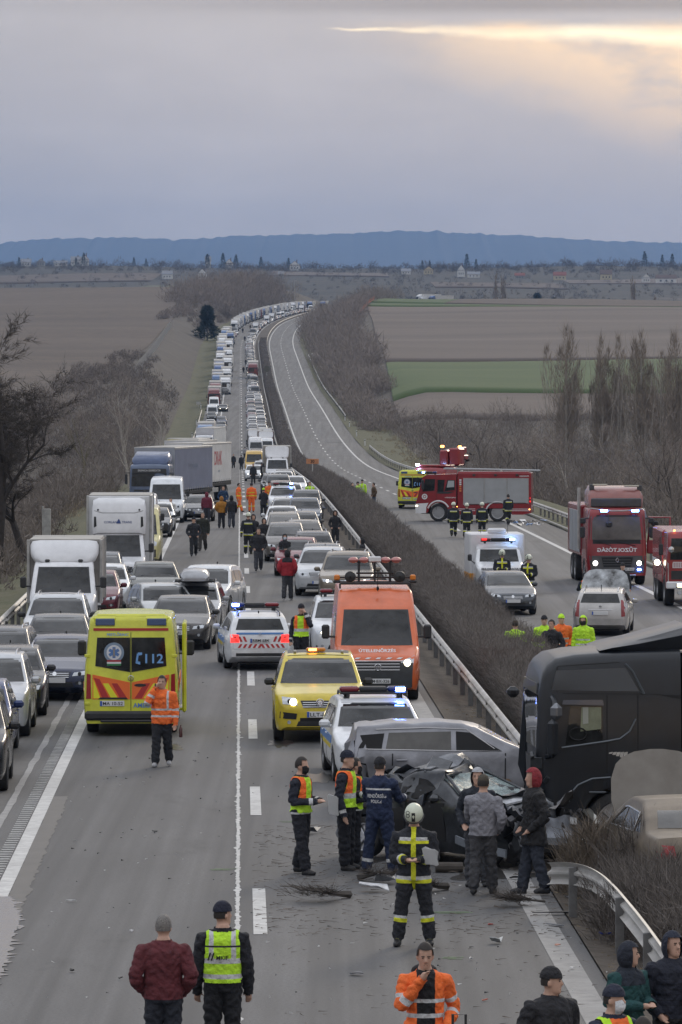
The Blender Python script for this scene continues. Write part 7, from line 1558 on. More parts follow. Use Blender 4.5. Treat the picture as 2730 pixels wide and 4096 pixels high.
qcar('hatch', MAR, -4.72, 152.8, 'maroon hatchback beside the grey tarpaulin box', 'plain')
qcar('hatch', WHT, -4.55, 158.5, 'white hatchback behind the maroon one', 'plain')
qcar('mpv', (.10, .108, .12), -4.95, 166.0, 'grey people carrier in front of the lettered white box van', 'round')
box_van('white box van with a tall sleeper pod lettered across its front', *lane(-4.42, 172.0, 5.9), bw=2.32, bl=4.6, top=3.5, box=BOXW, spoiler='sleeper', txt=('CORLAN', 'TRANS'))
van('pale yellow minibus behind the lettered box van', (.55, .50, .24), *lane(-4.30, 198.5, 5.6), L=5.6, H=2.45, windows=True, cat='minibus')
van('white high-roof van behind the pale yellow minibus', (.64, .66, .68), *lane(-4.7, 214, 5.9), H=2.6)
qcar('sedan', (.05, .055, .065), -4.30, 237.0, 'dark saloon behind the yellow minibus', 'plain')
qcar('hatch', WHT, -4.25, 247.5, 'white hatchback the woman in white leans on', 'plain')
van('white panel van beside the dark saloon in the left lane', (.64, .67, .70), *lane(-4.08, 263, 5.9), H=2.5)
qcar('sedan', (.025, .027, .032), -2.30, 266.5, 'black saloon beside the white panel van', 'plain', 0, True, 'CL 10 MNL')
qcar('hatch', (.06, .066, .056), -2.9, 160.5, 'grey-green hatchback behind the cluster in the left lane', 'round', 2)
qcar('hatch', (.42, .44, .45), -2.35, 142.5, 'silver hatchback at the left of the cluster in the left lane', 'plain', 10)
qcar('sedan', (.045, .043, .042), -1.62, 134.2, 'dark brown saloon with chrome grille leading the left lane cluster', 'plain', -3, True, '·535')
qcar('estate', (.36, .37, .39), -1.35, 142.8, 'grey estate carrying a silver roof box', 'rails', -3)
qcar('suv', (.60, .62, .64), -.95, 151.5, 'white SUV behind the car with the roof box', 'plain', -9)
def roof_box():
 (l_, rz) = lane(-1.35, 142.8, 4.72); root = empty('roof_box', (l_[0], l_[1] + .1, l_[2] + 1.56), rz)
 MB().loft([[(x * w_, y, z * h_) for x, z in ((-.42, 0), (-.45, .5), (-.34, .9), (.0, 1.0), (.34, .9), (.45, .5), (.42, 0))] for y, w_, h_ in ((-.95, .75, .14), (-.8, .95, .28), (-.2, 1, .36), (.5, 1, .37), (.9, .9, .3), (1.0, .8, .16))]).build('shell', paint((.33, .34, .36), .4), root, smooth=50)
 MB().tube([(-.62, -.5, -.02), (.62, -.5, -.02)], .03, 6).tube([(-.62, .4, -.02), (.62, .4, -.02)], .03, 6).build('crossbar', BLACKP, root); tag(root, 'silver roof box strapped on the grey estate', 'roof box')
roof_box()
R_ = [('bigsuv', (.20, .17, .13), 3.80, 162.3, 'dusty beige SUV directly behind the orange van', 'railslit', -3), ('suv', (.50, .52, .54), 3.05, 169.4, 'pearl white SUV left of the dusty beige one', 'round', -4), ('estate', (.07, .075, .085), 3.20, 179.5, 'dark estate with its right door open behind the pearl SUV', 'rails', -2),
      ('hatch', (.15, .022, .032), 2.35, 187.6, 'dark red hatchback beside the walking people', 'plain', -3), ('mpv', (.14, .13, .125), 2.02, 203.5, 'brown-grey people carrier behind the dark red hatchback', 'plain', -1), ('estate', (.06, .06, .066), 3.10, 195.5, 'dark car with roof bars behind the open-door estate', 'rails', 0),
      ('sedan', (.17, .155, .135), 2.95, 214.0, 'dusty grey saloon right of the beige one in the double file', 'dusty', 0), ('mpv', (.26, .235, .20), 2.10, 220.5, 'beige people carrier left in the double file', 'dusty', 0), ('estate', (.10, .095, .09), 3.05, 228.0, 'grey-brown estate in the double file', 'plain', 0), ('sedan', WHT, 2.20, 240.0, 'white saloon left in the double file', 'plain', 0),
      ('suv', (.085, .10, .13), 3.45, 248.5, 'blue-grey SUV right in the double file', 'plain', 0), ('sedan', (.30, .31, .32), 2.60, 258.0, 'light grey saloon just before the far police SUV', 'plain', 0), ('suv', (.075, .08, .09), 3.85, 268.5, 'dark SUV by the guardrail next to the far police SUV', 'plain', -3),
      ('hatch', (.16, .10, .095), 2.75, 311.5, 'reddish grey hatchback behind the striped police car', 'plain', 0), ('suv', (.09, .095, .10), 2.70, 326.0, 'grey SUV behind the reddish hatchback', 'rails', 0), ('estate', (.055, .058, .065), 2.45, 345.0, 'dark estate with roof bars ahead of the tarpaulin truck', 'rails', 0), ('sedan', WHT, 3.9, 336.0, 'white saloon by the guardrail ahead of the tarpaulin truck', 'plain', 0),
      ('hatch', (.46, .47, .48), 3.4, 366.0, 'silver hatchback right ahead of the tarpaulin truck', 'plain', 0), ('sedan', (.06, .065, .07), 3.7, 384.0, 'dark saloon under the nose of the tarpaulin truck', 'plain', 0), ('hatch', WHT, 1.35, 430.0, 'white hatchback left of the tarpaulin truck', 'lit', 0), ('suv', (.40, .41, .43), 2.2, 455.0, 'silver SUV left of the tarpaulin truck', 'plain', 0)]
for a in R_:
 _q = qcar(a[0], a[1], a[2], a[3], a[4], a[5], a[6])
 if 'right door open' in a[4]: ESTD = _q
def open_door():
 l_ = ground(181.5, 4.25); root = empty('open_door', (.88, -.65, 0), R(-68)); root.parent = ESTD; MB().box((.0, .5, .62), (.09, 1.0, .6), .04).build('panel', paint((.07, .075, .085), .3), root); MB().box((0, .5, 1.12), (.04, .9, .38), .02).build('window', GLASSD, root)
 return root
open_door()
box_van('white truck with beige tarpaulin box in the right-hand queue', *lane(3.25, 408, 5.9), bw=2.4, bl=5.2, top=3.25, box=mat('tarp_beige', (.30, .28, .25), .8, var=.15), spoiler='scoop')
van('yellow van behind the beige tarpaulin truck', (.52, .33, .06), *lane(1.55, 500, 5.6), H=2.5, L=5.6)
DG = mat('letter_grey_blue', (.20, .24, .32), .6); DR = mat('letter_red', (.45, .05, .06), .6)
def pull(u, d, turn, **kw):
 x, y, z = ground(d, u); lb = kw.pop('label'); sl = math.atan2(float(road_z(d + 9) - road_z(d - 9)), 18); o = lorry(lb, (x, y, z), -heading(d) + R(turn), **kw); o.rotation_euler.x = sl; return o
pull(-5.45, 285, -6.5, label='blue-visored lorry with a grey-blue curtain trailer heading the left lorry queue', cab=(.07, .10, .17), curtain=(.30, .32, .36), sign='DUNCA EXPEDIȚII', side=[('DUNCA Expediții', 6.4, 2.7, .42, DG), ('transport', 7.2, 1.75, .22, DG)], sidecol=(.15, .17, .24), deflector=(.05, .08, .17), bend=R(-3), H=2.95)
pull(-3.9, 312, -5.0, label='white trailer with red side lettering behind the first lorry', cab=(.62, .63, .65), sidecol=(.58, .58, .57), side=[('DRAK', 7.0, 2.9, .95, DR), ('spedition', 7.4, 2.0, .25, DG)], bend=R(-3), H=2.9)
pull(-4.4, 342, -3.5, label='grey curtain lorry third in the left lorry queue', cab=(.60, .61, .62), sidecol=(.34, .35, .36), bend=R(-2))
pull(-4.6, 372, -2.5, label='pale lorry with a yellow roof edge fourth in the left lorry queue', cab=(.60, .60, .52), sidecol=(.45, .44, .40), curtain=(.55, .48, .15), bend=R(-1), rear=(.55, .45, .1))
pull(-5.0, 404, -1.5, label='white lorry fifth in the left lorry queue', cab=(.64, .65, .66), sidecol=(.45, .46, .47))
van('white camper van behind the nearest lorries', (.64, .65, .66), *lane(-3.9, 470, 5.9), H=2.75)
van('white van with dark roof behind the camper van', (.62, .64, .66), *lane(-5.0, 560, 5.9), H=2.5, lit=True)
box_van('white box truck with a maroon roof box in the left queue', *lane(-5.0, 610, 5.9), bw=2.4, bl=5, top=3.2, box=mat('tarp_maroon', (.12, .05, .05), .7))
pull(-4.9, 650, -2.0, label='lorry with white trailer angled across the left lane', cab=(.62, .64, .66), sidecol=(.60, .60, .58), bend=R(-5), near=False)
# ---- farther up the hill: small copies without parts
FARG = 'far vehicles in the jam on the hill'
FPROT = {}
def flat_copy(root):
 J = MB(); mats = []; idx = {}
 bpy.context.view_layer.update()
 inv = root.matrix_world.inverted()
 def rec(o):
  for c in o.children:
   if c.type == 'MESH':
    M_ = inv @ c.matrix_world; loc = {}
    for i, m in enumerate(c.data.materials):
     m = c.material_slots[i].material
     if m not in idx: idx[m] = len(mats); mats.append(m)
     loc[i] = idx[m]
    off = len(J.v); J.v.extend([tuple(M_ @ v.co) for v in c.data.vertices])
    for p in c.data.polygons: J.f.append(tuple(i + off for i in p.vertices)); J.m.append(loc.get(p.material_index, 0))
   rec(c)
 rec(root); me = J.mesh('vehicle', mats, 40)
 def kill(o):
  for c in list(o.children): kill(c)
  bpy.data.objects.remove(o)
 kill(root); return me
def fproto(kind, i):
 k = (kind, i)
 if k in FPROT: return FPROT[k]
 rr = random.Random(i * 7 + len(kind)); white = (.62, .64, .66)
 if kind == 'van': o, _ = van('x', (white, (.07, .075, .085), (.45, .46, .48))[i % 3], (0, 0, 0), 0, H=2.5, plate_txt=None)
 elif kind == 'box': o = box_van('x', (0, 0, 0), 0, bw=2.35, bl=4.8, top=3.15, box=(BOXW, BOXG, mat('tarp_maroon', (.12, .05, .05), .7))[i % 3])
 else: o = lorry('x', (0, 0, 0), 0, cab=(white, (.16, .03, .03), (.06, .10, .20), white, (.55, .57, .6), (.10, .16, .28))[i % 6], sidecol=((.58, .58, .57), (.42, .43, .44), (.50, .49, .46), (.20, .24, .32), (.60, .60, .60), (.55, .52, .48))[i % 6], curtain=((.58, .58, .57), (.42, .42, .42), (.5, .5, .5))[i % 3], near=False, deflector=((.6, .61, .62), (.15, .03, .03), (.05, .1, .25), (.6, .6, .6), (.55, .56, .58), (.08, .15, .3))[i % 6])
 FPROT[k] = flat_copy(o); return FPROT[k]
NUMW = ['first', 'second', 'third', 'fourth', 'fifth', 'sixth', 'seventh', 'eighth', 'ninth', 'tenth', 'eleventh', 'twelfth', 'thirteenth', 'fourteenth', 'fifteenth', 'sixteenth', 'seventeenth', 'eighteenth', 'nineteenth', 'twentieth']
def nth(n):
 if n > 99: return 'hundred-and-' + nth(n - 100) if n > 100 else 'hundredth'
 if n <= 20: return NUMW[n - 1]
 t, o_ = divmod(n, 10); T = {2: 'twent', 3: 'thirt', 4: 'fort', 5: 'fift', 6: 'sixt', 7: 'sevent', 8: 'eight', 9: 'ninet'}[t]
 return T + 'ieth' if o_ == 0 else T + 'y-' + NUMW[o_ - 1]
CNAME = {WHT: 'white', SIL: 'silver', GRY: 'grey', BLK: 'black', NVY: 'navy', BEI: 'beige', MAR: 'maroon', LGR: 'light grey'}
TNAME = {'sedan': 'saloon', 'estate': 'estate', 'hatch': 'hatchback', 'mpv': 'people carrier', 'suv': 'SUV', 'bigsuv': 'large SUV'}
cnt = {}
def far_vehicle(kind, u, d, rng, row):
 x, y, z = ground(d, u); rz = -heading(d) + rng.gauss(0, .012); sl = math.atan2(float(road_z(d + 8) - road_z(d - 8)), 16)
 cnt[row] = cnt.get(row, 0) + 1; n = nth(cnt[row])
 if kind == 'car':
  t = rng.choice(['sedan', 'estate', 'hatch', 'hatch', 'mpv', 'suv', 'sedan']); c = rng.choice([WHT, WHT, SIL, SIL, LGR, GRY, GRY, BLK, BLK, BLK, NVY, NVY, BEI, MAR]); st = rng.choice(['plain', 'plain', 'plain', 'lit', 'rails'])
  o = car(t, c, (x, y + 2.3, z), rz, f'{CNAME[c]} {TNAME[t]}, {n} vehicle up the {row}', st, False, None, 'car', FARG)
 else:
  i = rng.randrange(6); me = fproto(kind, i); nm = {'van': 'van', 'box': 'box_van', 'lorry': 'lorry'}[kind]
  ct = {'van': ['white', 'dark', 'silver'][i % 3] + ' van', 'box': ['white-boxed', 'grey-boxed', 'maroon-boxed'][i % 3] + ' van', 'lorry': ['white', 'dark red', 'blue', 'white', 'pale grey', 'blue'][i % 6] + '-cabbed lorry'}[kind]
  o = obj(nm, me, None, (x, y + (3.0 if kind != 'lorry' else 0), z)); o.rotation_euler.z = rz; tag(o, f'{ct}, {n} vehicle up the {row}', {'van': 'van', 'box': 'box van', 'lorry': 'lorry'}[kind], FARG)
 o.rotation_euler.x = sl; return {'car': 6.6, 'van': 8.2, 'box': 9.6, 'lorry': 19.5}[kind]
rng = random.Random(21)
d = 470.0; seq = ['car'] * 9 + ['car'] * 3
k = 0
while d < 1480:
 kind = 'car'
 if 640 < d < 662: kind = 'van'
 elif 668 < d < 690: kind = 'box'
 elif 1010 < d < 1022 or 1110 < d < 1125: kind = 'van'
 elif 1160 < d < 1180: kind = 'lorry'
 u = 2.9 + (.75 if k % 2 else -.75) * (1 if d < 1000 else .45) + (.5 if d < 560 else 0); k += 1
 d += far_vehicle(kind, u, d, rng, 'hedge-side queue above the tarpaulin truck') * (.78 if kind == 'car' and d < 900 else 1.0)
d = 1490.0
while d < 2080:
 kind = 'car' if rng.random() < .86 else rng.choice(['van', 'box']); d += far_vehicle(kind, 2.9 + rng.uniform(-.4, .4), d, rng, 'hedge-side queue round the bend')
PLAN = [(690, 'lorry'), (712, 'car'), (722, 'car'), (731, 'car'), (742, 'car'), (754, 'car'), (765, 'car'), (800, 'car'), (812, 'car'), (824, 'car'), (850, 'car'), (862, 'van'), (880, 'car'), (905, 'car'), (916, 'van'), (935, 'lorry'), (960, 'box'), (985, 'lorry'), (1012, 'box'), (1040, 'lorry'), (1066, 'lorry'), (1095, 'lorry'), (1122, 'lorry'), (1150, 'lorry'), (1178, 'lorry'), (1206, 'lorry'), (1232, 'van'), (1244, 'lorry'), (1272, 'lorry'), (1300, 'lorry'), (1328, 'lorry'), (1356, 'lorry'), (1384, 'lorry'), (1412, 'lorry'), (1440, 'lorry'), (1470, 'lorry'), (1500, 'lorry'), (1530, 'car'), (1545, 'car'), (1560, 'car')]
for i, (d, kd) in enumerate(PLAN): far_vehicle(kd, -5.1 + (1.9 if (kd == 'car' and i % 2) or (kd == 'lorry' and i % 3 == 1) else 0), d, rng, 'verge-side queue above the angled white trailer')
d = 1600.0
while d < 2080:
 kind = 'lorry' if rng.random() < .7 else rng.choice(['car', 'van']); d += far_vehicle(kind, -4.6, d, rng, 'verge-side queue round the bend') * 1.15
for k in range(5): far_vehicle('lorry' if k in (0, 3) else 'car', -1.5 if k % 2 else -3.5, 2100 + k * 14, rng, 'queue end on the crest')
for k, px in enumerate((1672, 1690, 1722)):
 x = (px - 1365) * 2190 / FPX; o = obj('lorry', fproto('lorry', k) if k != 1 else fproto('van', 0), None, (x, 2190, float(terr_z(x, 2190)) + .6), (0, 0, R(-40))); tag(o, ['white lorry on the skyline beyond the right-hand field', 'white van between the two skyline lorries', 'pale lorry rightmost on the skyline beyond the field'][k], 'lorry' if k != 1 else 'van', 'vehicles on the skyline')
for kk in list(CARPROTO.values()):
 if isinstance(kk, bpy.types.Object):
  for c in list(kk.children):
   for g in list(c.children): bpy.data.objects.remove(g)
   bpy.data.objects.remove(c)
  bpy.data.objects.remove(kk)
# ------------------------------------------------------------------ people
SKIN = mat('skin', (.50, .31, .23), .6, var=.12, vs_=14); HAIRD = mat('hair_dark', (.022, .017, .014), .7, var=.4, vs_=60); HAIRG = mat('hair_grey', (.16, .15, .14), .7, var=.5, vs_=50); SHOE = mat('shoe_black', (.018, .018, .020), .5)
LIME = (.50, .86, .04); ORG = (.95, .17, .035); RSIL = (.55, .56, .57); RYEL = (.66, .68, .03)
CLOTH = {}
def cloth(col, bands=(), var=.22):
 key = (tuple(round(c, 3) for c in lin(col)), tuple(bands))
 if key in CLOTH: return CLOTH[key]
 m = mat('cloth_%d' % len(CLOTH), col, .85, var=var, vs_=9, bump=.9, bs=14); CLOTH[key] = m
 nt = m.node_tree; N = nt.nodes; Lk = nt.links; b = N['Principled BSDF']
 cur = b.inputs['Base Color'].links[0].from_socket
 def inside(a, lo, hi):
  at_ = N.new('ShaderNodeAttribute'); at_.attribute_name = a
  g = N.new('ShaderNodeMath'); g.operation = 'COMPARE'; g.inputs[1].default_value = (lo + hi) / 2; g.inputs[2].default_value = (hi - lo) / 2; Lk.new(at_.outputs['Fac'], g.inputs[0]); return g.outputs[0]
 for bd in bands:
  f = inside(*bd[:3])
  if len(bd) > 4:
   g = N.new('ShaderNodeMath'); g.operation = 'MULTIPLY'; Lk.new(f, g.inputs[0]); Lk.new(inside(*bd[4:7]), g.inputs[1]); f = g.outputs[0]
  x = N.new('ShaderNodeMix'); x.data_type = 'RGBA'; Lk.new(f, x.inputs[0]); Lk.new(cur, x.inputs[6]); x.inputs[7].default_value = (*bd[3], 1); cur = x.outputs[2]
 Lk.new(cur, b.inputs['Base Color']); return m
FIRE_T = (('tt', -.20, -.11, RYEL), ('tt', -.11, -.03, RSIL), ('tt', .72, .79, RYEL), ('tt', .79, .86, RSIL), ('lat', -.028, .028, RYEL, 'fw', .0, 9))
FIRE_B = (('tt', -.20, -.11, RYEL), ('tt', -.11, -.05, RSIL), ('tt', .70, .76, RYEL), ('tt', .76, .83, RSIL))
FIRE_A = (('tt', 1.55, 1.66, RSIL), ('tt', 1.66, 1.80, RYEL)); FIRE_L = (('tt', 1.30, 1.38, RSIL), ('tt', 1.38, 1.50, RYEL))
MED_T = (('tt', .22, .30, RSIL), ('tt', .46, .54, RSIL), ('lat', .085, .125, RSIL, 'tt', .5, 1), ('lat', -.125, -.085, RSIL, 'tt', .5, 1)); MED_A = (('tt', .55, .70, RSIL), ('tt', 1.2, 1.38, RSIL))
VEST_MK = (('tt', .12, .21, RSIL), ('tt', .42, .52, RSIL), ('lat', .085, .125, RSIL, 'tt', .5, 1), ('lat', -.125, -.085, RSIL, 'tt', .5, 1), ('tt', .73, .765, (.02, .02, .03)))
VEST_P = (('lat', .07, .16, ORG, 'tt', .35, 1), ('lat', -.16, -.07, ORG, 'tt', .35, 1), ('tt', .30, .44, (.55, .57, .56)))
ARMS = {'hang': ((.255, .03, 1.09), (.265, -.05, .83)), 'pocket': ((.30, .09, 1.10), (.205, -.10, .93)), 'front': ((.255, .02, 1.09), (.075, -.27, 1.10)), 'phone': ((.27, -.16, 1.20), (.125, -.10, 1.50)), 'chin': ((.25, -.10, 1.12), (.06, -.20, 1.40)), 'back': ((.27, .12, 1.10), (.08, .17, .98)), 'reach': ((.24, -.16, 1.13), (.22, -.44, 1.14)), 'swing_f': ((.25, -.04, 1.09), (.24, -.22, .88)), 'swing_b': ((.26, .12, 1.10), (.27, .20, .86)), 'hip': ((.36, .05, 1.13), (.21, -.06, 1.0)), 'point': ((.26, -.12, 1.2), (.34, -.36, 1.22))}
LEGS = {'stand': ((.105, .0, .51), (.115, -.01, .0), (.105, .0, .51), (.115, .01, .0)), 'walk': ((.10, -.10, .50), (.10, -.24, .03), (.10, -.02, .49), (.10, .27, .06)), 'wide': ((.15, -.02, .51), (.20, -.03, 0), (.15, .02, .51), (.20, .03, 0)), 'step': ((.10, -.06, .51), (.11, -.13, .0), (.10, .03, .50), (.12, .14, .02)), 'crouch': ((.16, -.34, .42), (.13, -.1, .0), (.14, -.30, .36), (.12, .12, .0))}
def person(label, px=None, py=None, face=0.0, H=1.76, jacket=(.02, .02, .024), trousers=(.02, .021, .024), arms=('hang', 'hang'), legs='stand', hat=None, hatc=(.015, .015, .018), jb=(), ab=(), lb=(), hem=.50, bulk=1.0, right=False, pos=None, vest=None, hair=HAIRD, shoes=SHOE, yaw=0.0, nod=0.0, lean=0.0, vox=None, gloves=None, group='people on the motorway', mask=None, skirt=None, text=None, face_detail=False, fur=None, sleeves=None, beard=False, drop=0.0):
 loc = Vector(pos) if pos is not None else at(px, py, right)
 s = H / 1.75; dist = loc.y; vox = vox or (.013 if dist < 62 else .017 if dist < 80 else .021 if dist < 130 else .028 if dist < 330 else .05)
 mb = MB(); bones = []; ph_ = (px or 7) * .37
 def P(q, sx=1): return Vector((q[0] * sx, q[1], q[2])) * s
 def rings(cs, n=12): mb.loft([[(c[0] + a * math.cos(6.28318 * j / n), c[1] + b * math.sin(6.28318 * j / n), c[2]) for j in range(n)] for c, a, b in cs])
 def limb(pts, rr, n=8): mb.tube(pts, rr, n)
 lk = R(lean)
 def L_(z): return Vector((0, -math.sin(lk) * max(0, z - .95) * s, -(1 - math.cos(lk)) * max(0, z - .95) * s - drop))
 k = bulk
 tor = [(.84, .148 * k, .108 * k), (.93, .165 * k, .118 * k), (1.03, .160 * k, .112 * k), (1.14, .163 * k, .115 * k), (1.26, .178 * k, .124 * k), (1.36, .182 * k, .118 * k), (1.42, .150 * k, .10), (1.465, .085, .08), (1.52, .062, .066)]
 rings([(Vector((0, .012, z * s)) + L_(z), a * s, b * s) for z, a, b in tor])
 bones.append(('torso', Vector((0, 0, .90 * s - drop)), Vector((0, 0, 1.44 * s)) + L_(1.44), .15 * s))
 hy = R(yaw); hn = R(nod); hc = Vector((0, -.012 * s, 1.615 * s)) + L_(1.6)
 HM = Matrix.Rotation(hy, 3, 'Z') @ Matrix.Rotation(hn, 3, 'X')
 def HP(x, y, z): return hc + HM @ (Vector((x, y, z)) * s)
 hd = [(-.115, .030, .036, -.050), (-.10, .048, .056, -.036), (-.075, .058, .074, -.020), (-.035, .066, .088, -.004), (.01, .073, .096, .004), (.055, .073, .095, .008), (.095, .060, .080, .010), (.122, .038, .052, .010), (.134, .012, .02, .010)]
 mb.loft([[HP(a * math.cos(6.28318 * j / 14), b * math.sin(6.28318 * j / 14) + oy, z) for j in range(14)] for z, a, b, oy in hd])
 limb([Vector((0, .01, 1.46 * s)) + L_(1.46), HP(0, .01, -.07)], [.062 * s, .058 * s], 10)
 mb.loft([[HP(x, y, z) for x, y, z in q] for q in ([(-.010, -.080, .02), (.010, -.080, .02), (.010, -.094, .022), (-.010, -.094, .022)], [(-.019, -.085, -.028), (.019, -.085, -.028), (.012, -.122, -.022), (-.012, -.122, -.022)], [(-.012, -.085, -.038), (.012, -.085, -.038), (.010, -.10, -.036), (-.010, -.10, -.036)])])
 for sx in (-1, 1): mb.ell(HP(sx * .078, .012, -.012), (.013 * s, .024 * s, .034 * s), 8, 6)
 bones.append(('neck', Vector((0, .01, 1.47 * s)) + L_(1.47), HP(0, .01, -.10), .05 * s)); bones.append(('head', HP(0, 0, -.06), HP(0, 0, .06), .08 * s))
 for i, sx in enumerate((-1, 1)):       # person's right hand is at -x
  e, w = ARMS[arms[i]]; sh = Vector((sx * .180 * s * (.6 + .4 * k), .01, 1.375 * s)) + L_(1.375); el = P(e, sx) + L_(e[2]); wr = P(w, sx) + L_(w[2])
  limb([sh + Vector((-sx * .05, 0, .0)), sh, sh.lerp(el, .5), el], [.06 * s, .070 * s * k, .060 * s * k, .052 * s * k]); limb([el, el.lerp(wr, .45), wr], [.052 * s * k, .048 * s * k, .038 * s])
  bones.append(('uarm', sh, el, .055 * s)); bones.append(('farm', el, wr, .045 * s)); hdn = (wr - el).normalized()
  pc = wr + hdn * .055 * s; side = Vector((0, 0, 1)).cross(hdn); side = side.normalized() if side.length > .1 else Vector((0, 1, 0)); nrm = hdn.cross(side)
  curl = Vector((-sx * .35, -.5, -.15)) if arms[i] != 'phone' else Vector((-sx, 0, .3))
  limb([wr - hdn * .02, wr + hdn * .03 * s, wr + hdn * .09 * s], [.026 * s, .036 * s, .034 * s], 8)
  fr = .0095 * s if vox < .016 else .013 * s
  for j, (o_, ln) in enumerate(((-.029, .068), (-.010, .078), (.010, .074), (.028, .058))):
   b0 = wr + hdn * .085 * s + side * o_ * s; b1 = b0 + (hdn + curl * .45).normalized() * ln * .5 * s; b2 = b1 + (hdn * .5 + curl).normalized() * ln * .5 * s; limb([b0, b1, b2], [fr, fr, fr * .8], 6)
  t0 = wr + hdn * .035 * s - side * .03 * s * (1 if sx > 0 else -1); limb([t0, t0 + (hdn * .6 - side * .7 * (1 if sx > 0 else -1) + curl * .3).normalized() * .055 * s, t0 + (hdn - side * .3 * (1 if sx > 0 else -1) + curl * .6).normalized() * .075 * s], [fr * 1.15, fr * 1.1, fr * .9], 6)
  bones.append(('hand', wr + hdn * .02, wr + hdn * .13 * s, .03 * s))
 lg = LEGS[legs]
 for i, sx in enumerate((-1, 1)):
  kn, an = (lg[0], lg[1]) if i == 0 else (lg[2], lg[3]); hp = Vector((sx * .085 * s, .01, .92 * s - drop)); K = P(kn, sx); A = P((an[0], an[1], an[2] + .085), sx)
  limb([hp + Vector((0, 0, .03)), hp.lerp(K, .45), K], [.108 * s, .100 * s, .078 * s], 10); limb([K, K.lerp(A, .35), A + Vector((0, 0, .01))], [.078 * s, .080 * s, .072 * s], 10)
  T = A + Vector((sx * .02, -.17 * s, -.055 * s)); tz_ = an[2] * s
  if an[1] > .2: T = A + Vector((0, -.15 * s, -.085 * s))
  heel = A + Vector((0, .055 * s, -.05 * s)); limb([heel, A + Vector((0, -.03 * s, -.045 * s)), A.lerp(T, .6) + Vector((0, 0, -.012)), T], [.040 * s, .046 * s, .042 * s, .030 * s], 8)
  bones.append(('thigh', hp, K, .075 * s)); bones.append(('shin', K, A + Vector((0, 0, .02)), .058 * s)); bones.append(('foot', heel, T, .038 * s))
 if skirt:  # long coat
  rings([(Vector((0, .012, z * s)), a * s * k, b * s * k) for z, a, b in ((skirt, .19, .15), (.75, .18, .14), (.9, .165, .12))])
 me = mb.mesh('person', SKIN, 0); ob = bpy.data.objects.new('t', me)
 md = ob.modifiers.new('r', 'REMESH'); md.mode = 'VOXEL'; md.voxel_size = vox; md2 = ob.modifiers.new('s', 'SMOOTH'); md2.factor = .5; md2.iterations = 3 if vox < .03 else 1
 bm_ = evaluated_mesh(ob); bpy.data.meshes.remove(me)
 n = len(bm_.vertices); co = np.empty(n * 3, np.float32); bm_.vertices.foreach_get('co', co); co = co.reshape(-1, 3); no = np.empty(n * 3, np.float32); bm_.vertex_normals.foreach_get('vector', no); no = no.reshape(-1, 3)
 best = np.full(n, 1e9); reg = np.zeros(n, int); tt = np.zeros(n); names = ['torso', 'neck', 'head', 'uarm', 'farm', 'hand', 'thigh', 'shin', 'foot']
 for (nm, a, b, r_) in bones:
  a_, b_ = np.array(a), np.array(b); ab_ = b_ - a_; t = np.clip(((co - a_) @ ab_) / (ab_ @ ab_), 0, 1); dd = np.linalg.norm(co - (a_ + t[:, None] * ab_), axis=1) - r_
  q = dd < best; best[q] = dd[q]; reg[q] = names.index(nm); tt[q] = t[q] + (1 if nm in ('farm', 'shin') else 0)
 if not lean: reg[(reg == 0) & (co[:, 2] > 1.485 * s - drop)] = 1
 lm = len(bm_.loops); lv = np.empty(lm, np.int32); bm_.loops.foreach_get('vertex_index', lv)
 F = lv.reshape(-1, 4); fr_ = np.sort(reg[F], axis=1)[:, 1]; fz = co[F][:, :, 2].mean(1); hz_ = (hem * 1.75 * s) if hem else .88 * s
 hz_ -= drop
 low = (fr_ == 0) & (fz < hz_)
 if skirt: low = low & False
 isj = (((fr_ == 0) | (fr_ == 3) | (fr_ == 4)) & ~low) | ((fr_ == 6) & (fz > hz_) & (fz < 1.0 * s)) ; ist = ((fr_ == 6) | (fr_ == 7) | low) & ~isj
 if skirt: cj = (fz > skirt * s) & (fr_ == 6); isj |= cj; ist &= ~cj
 ish = fr_ == 8
 bm_.materials.clear(); bm_.materials.append(SKIN); gm = gloves and mat('glove', gloves, .7)
 if gm: bm_.materials.append(gm); bm_.polygons.foreach_set('material_index', np.where(fr_ == 5, 1, 0).astype(np.int32))
 bm_.shade_smooth(); bm_.name = 'person'
 root = obj('person', bm_, None, loc, (0, 0, R(face)))
 zt0, zt1 = .90 * s - drop, 1.44 * s - drop * 1.0
 def shell(name, sel, off, mats, wr=.004, midx=None):
  f = F[sel];
  if len(f) == 0: return None
  ids, inv = np.unique(f.ravel(), return_inverse=True); f2 = inv.reshape(-1, 4); V = co[ids]; of_ = np.full((len(ids), 1), off)
  if vox < .03: of_ = np.maximum(of_ + (np.sin(V[:, 2] * 24 + 3 * np.sin(V[:, 0] * 14 + ph_)) * np.sin(V[:, 0] * 17 + 2.5 * np.sin(V[:, 2] * 11 + ph_)) + .6 * np.sin(V[:, 2] * 63 + 4 * np.sin(V[:, 1] * 19 + V[:, 0] * 23)))[:, None] * wr, .005)
  V = V + no[ids] * of_
  me2 = np_mesh(name, V, f2, mats, True); rg = fr_[sel]
  at1 = me2.attributes.new('tt', 'FLOAT', 'CORNER'); v = tt[f].copy(); tz_ = (co[f][:, :, 2] - zt0) / (zt1 - zt0); tor_ = (rg == 0) | ((rg == 6) & (name == 'jacket'))
  v[tor_] = tz_[tor_]; at1.data.foreach_set('value', v.ravel().astype(np.float32))
  lat = np.where(((rg == 0) | (rg == 6))[:, None], co[f][:, :, 0] / s, 9.0); a2 = me2.attributes.new('lat', 'FLOAT', 'CORNER'); a2.data.foreach_set('value', lat.ravel().astype(np.float32))
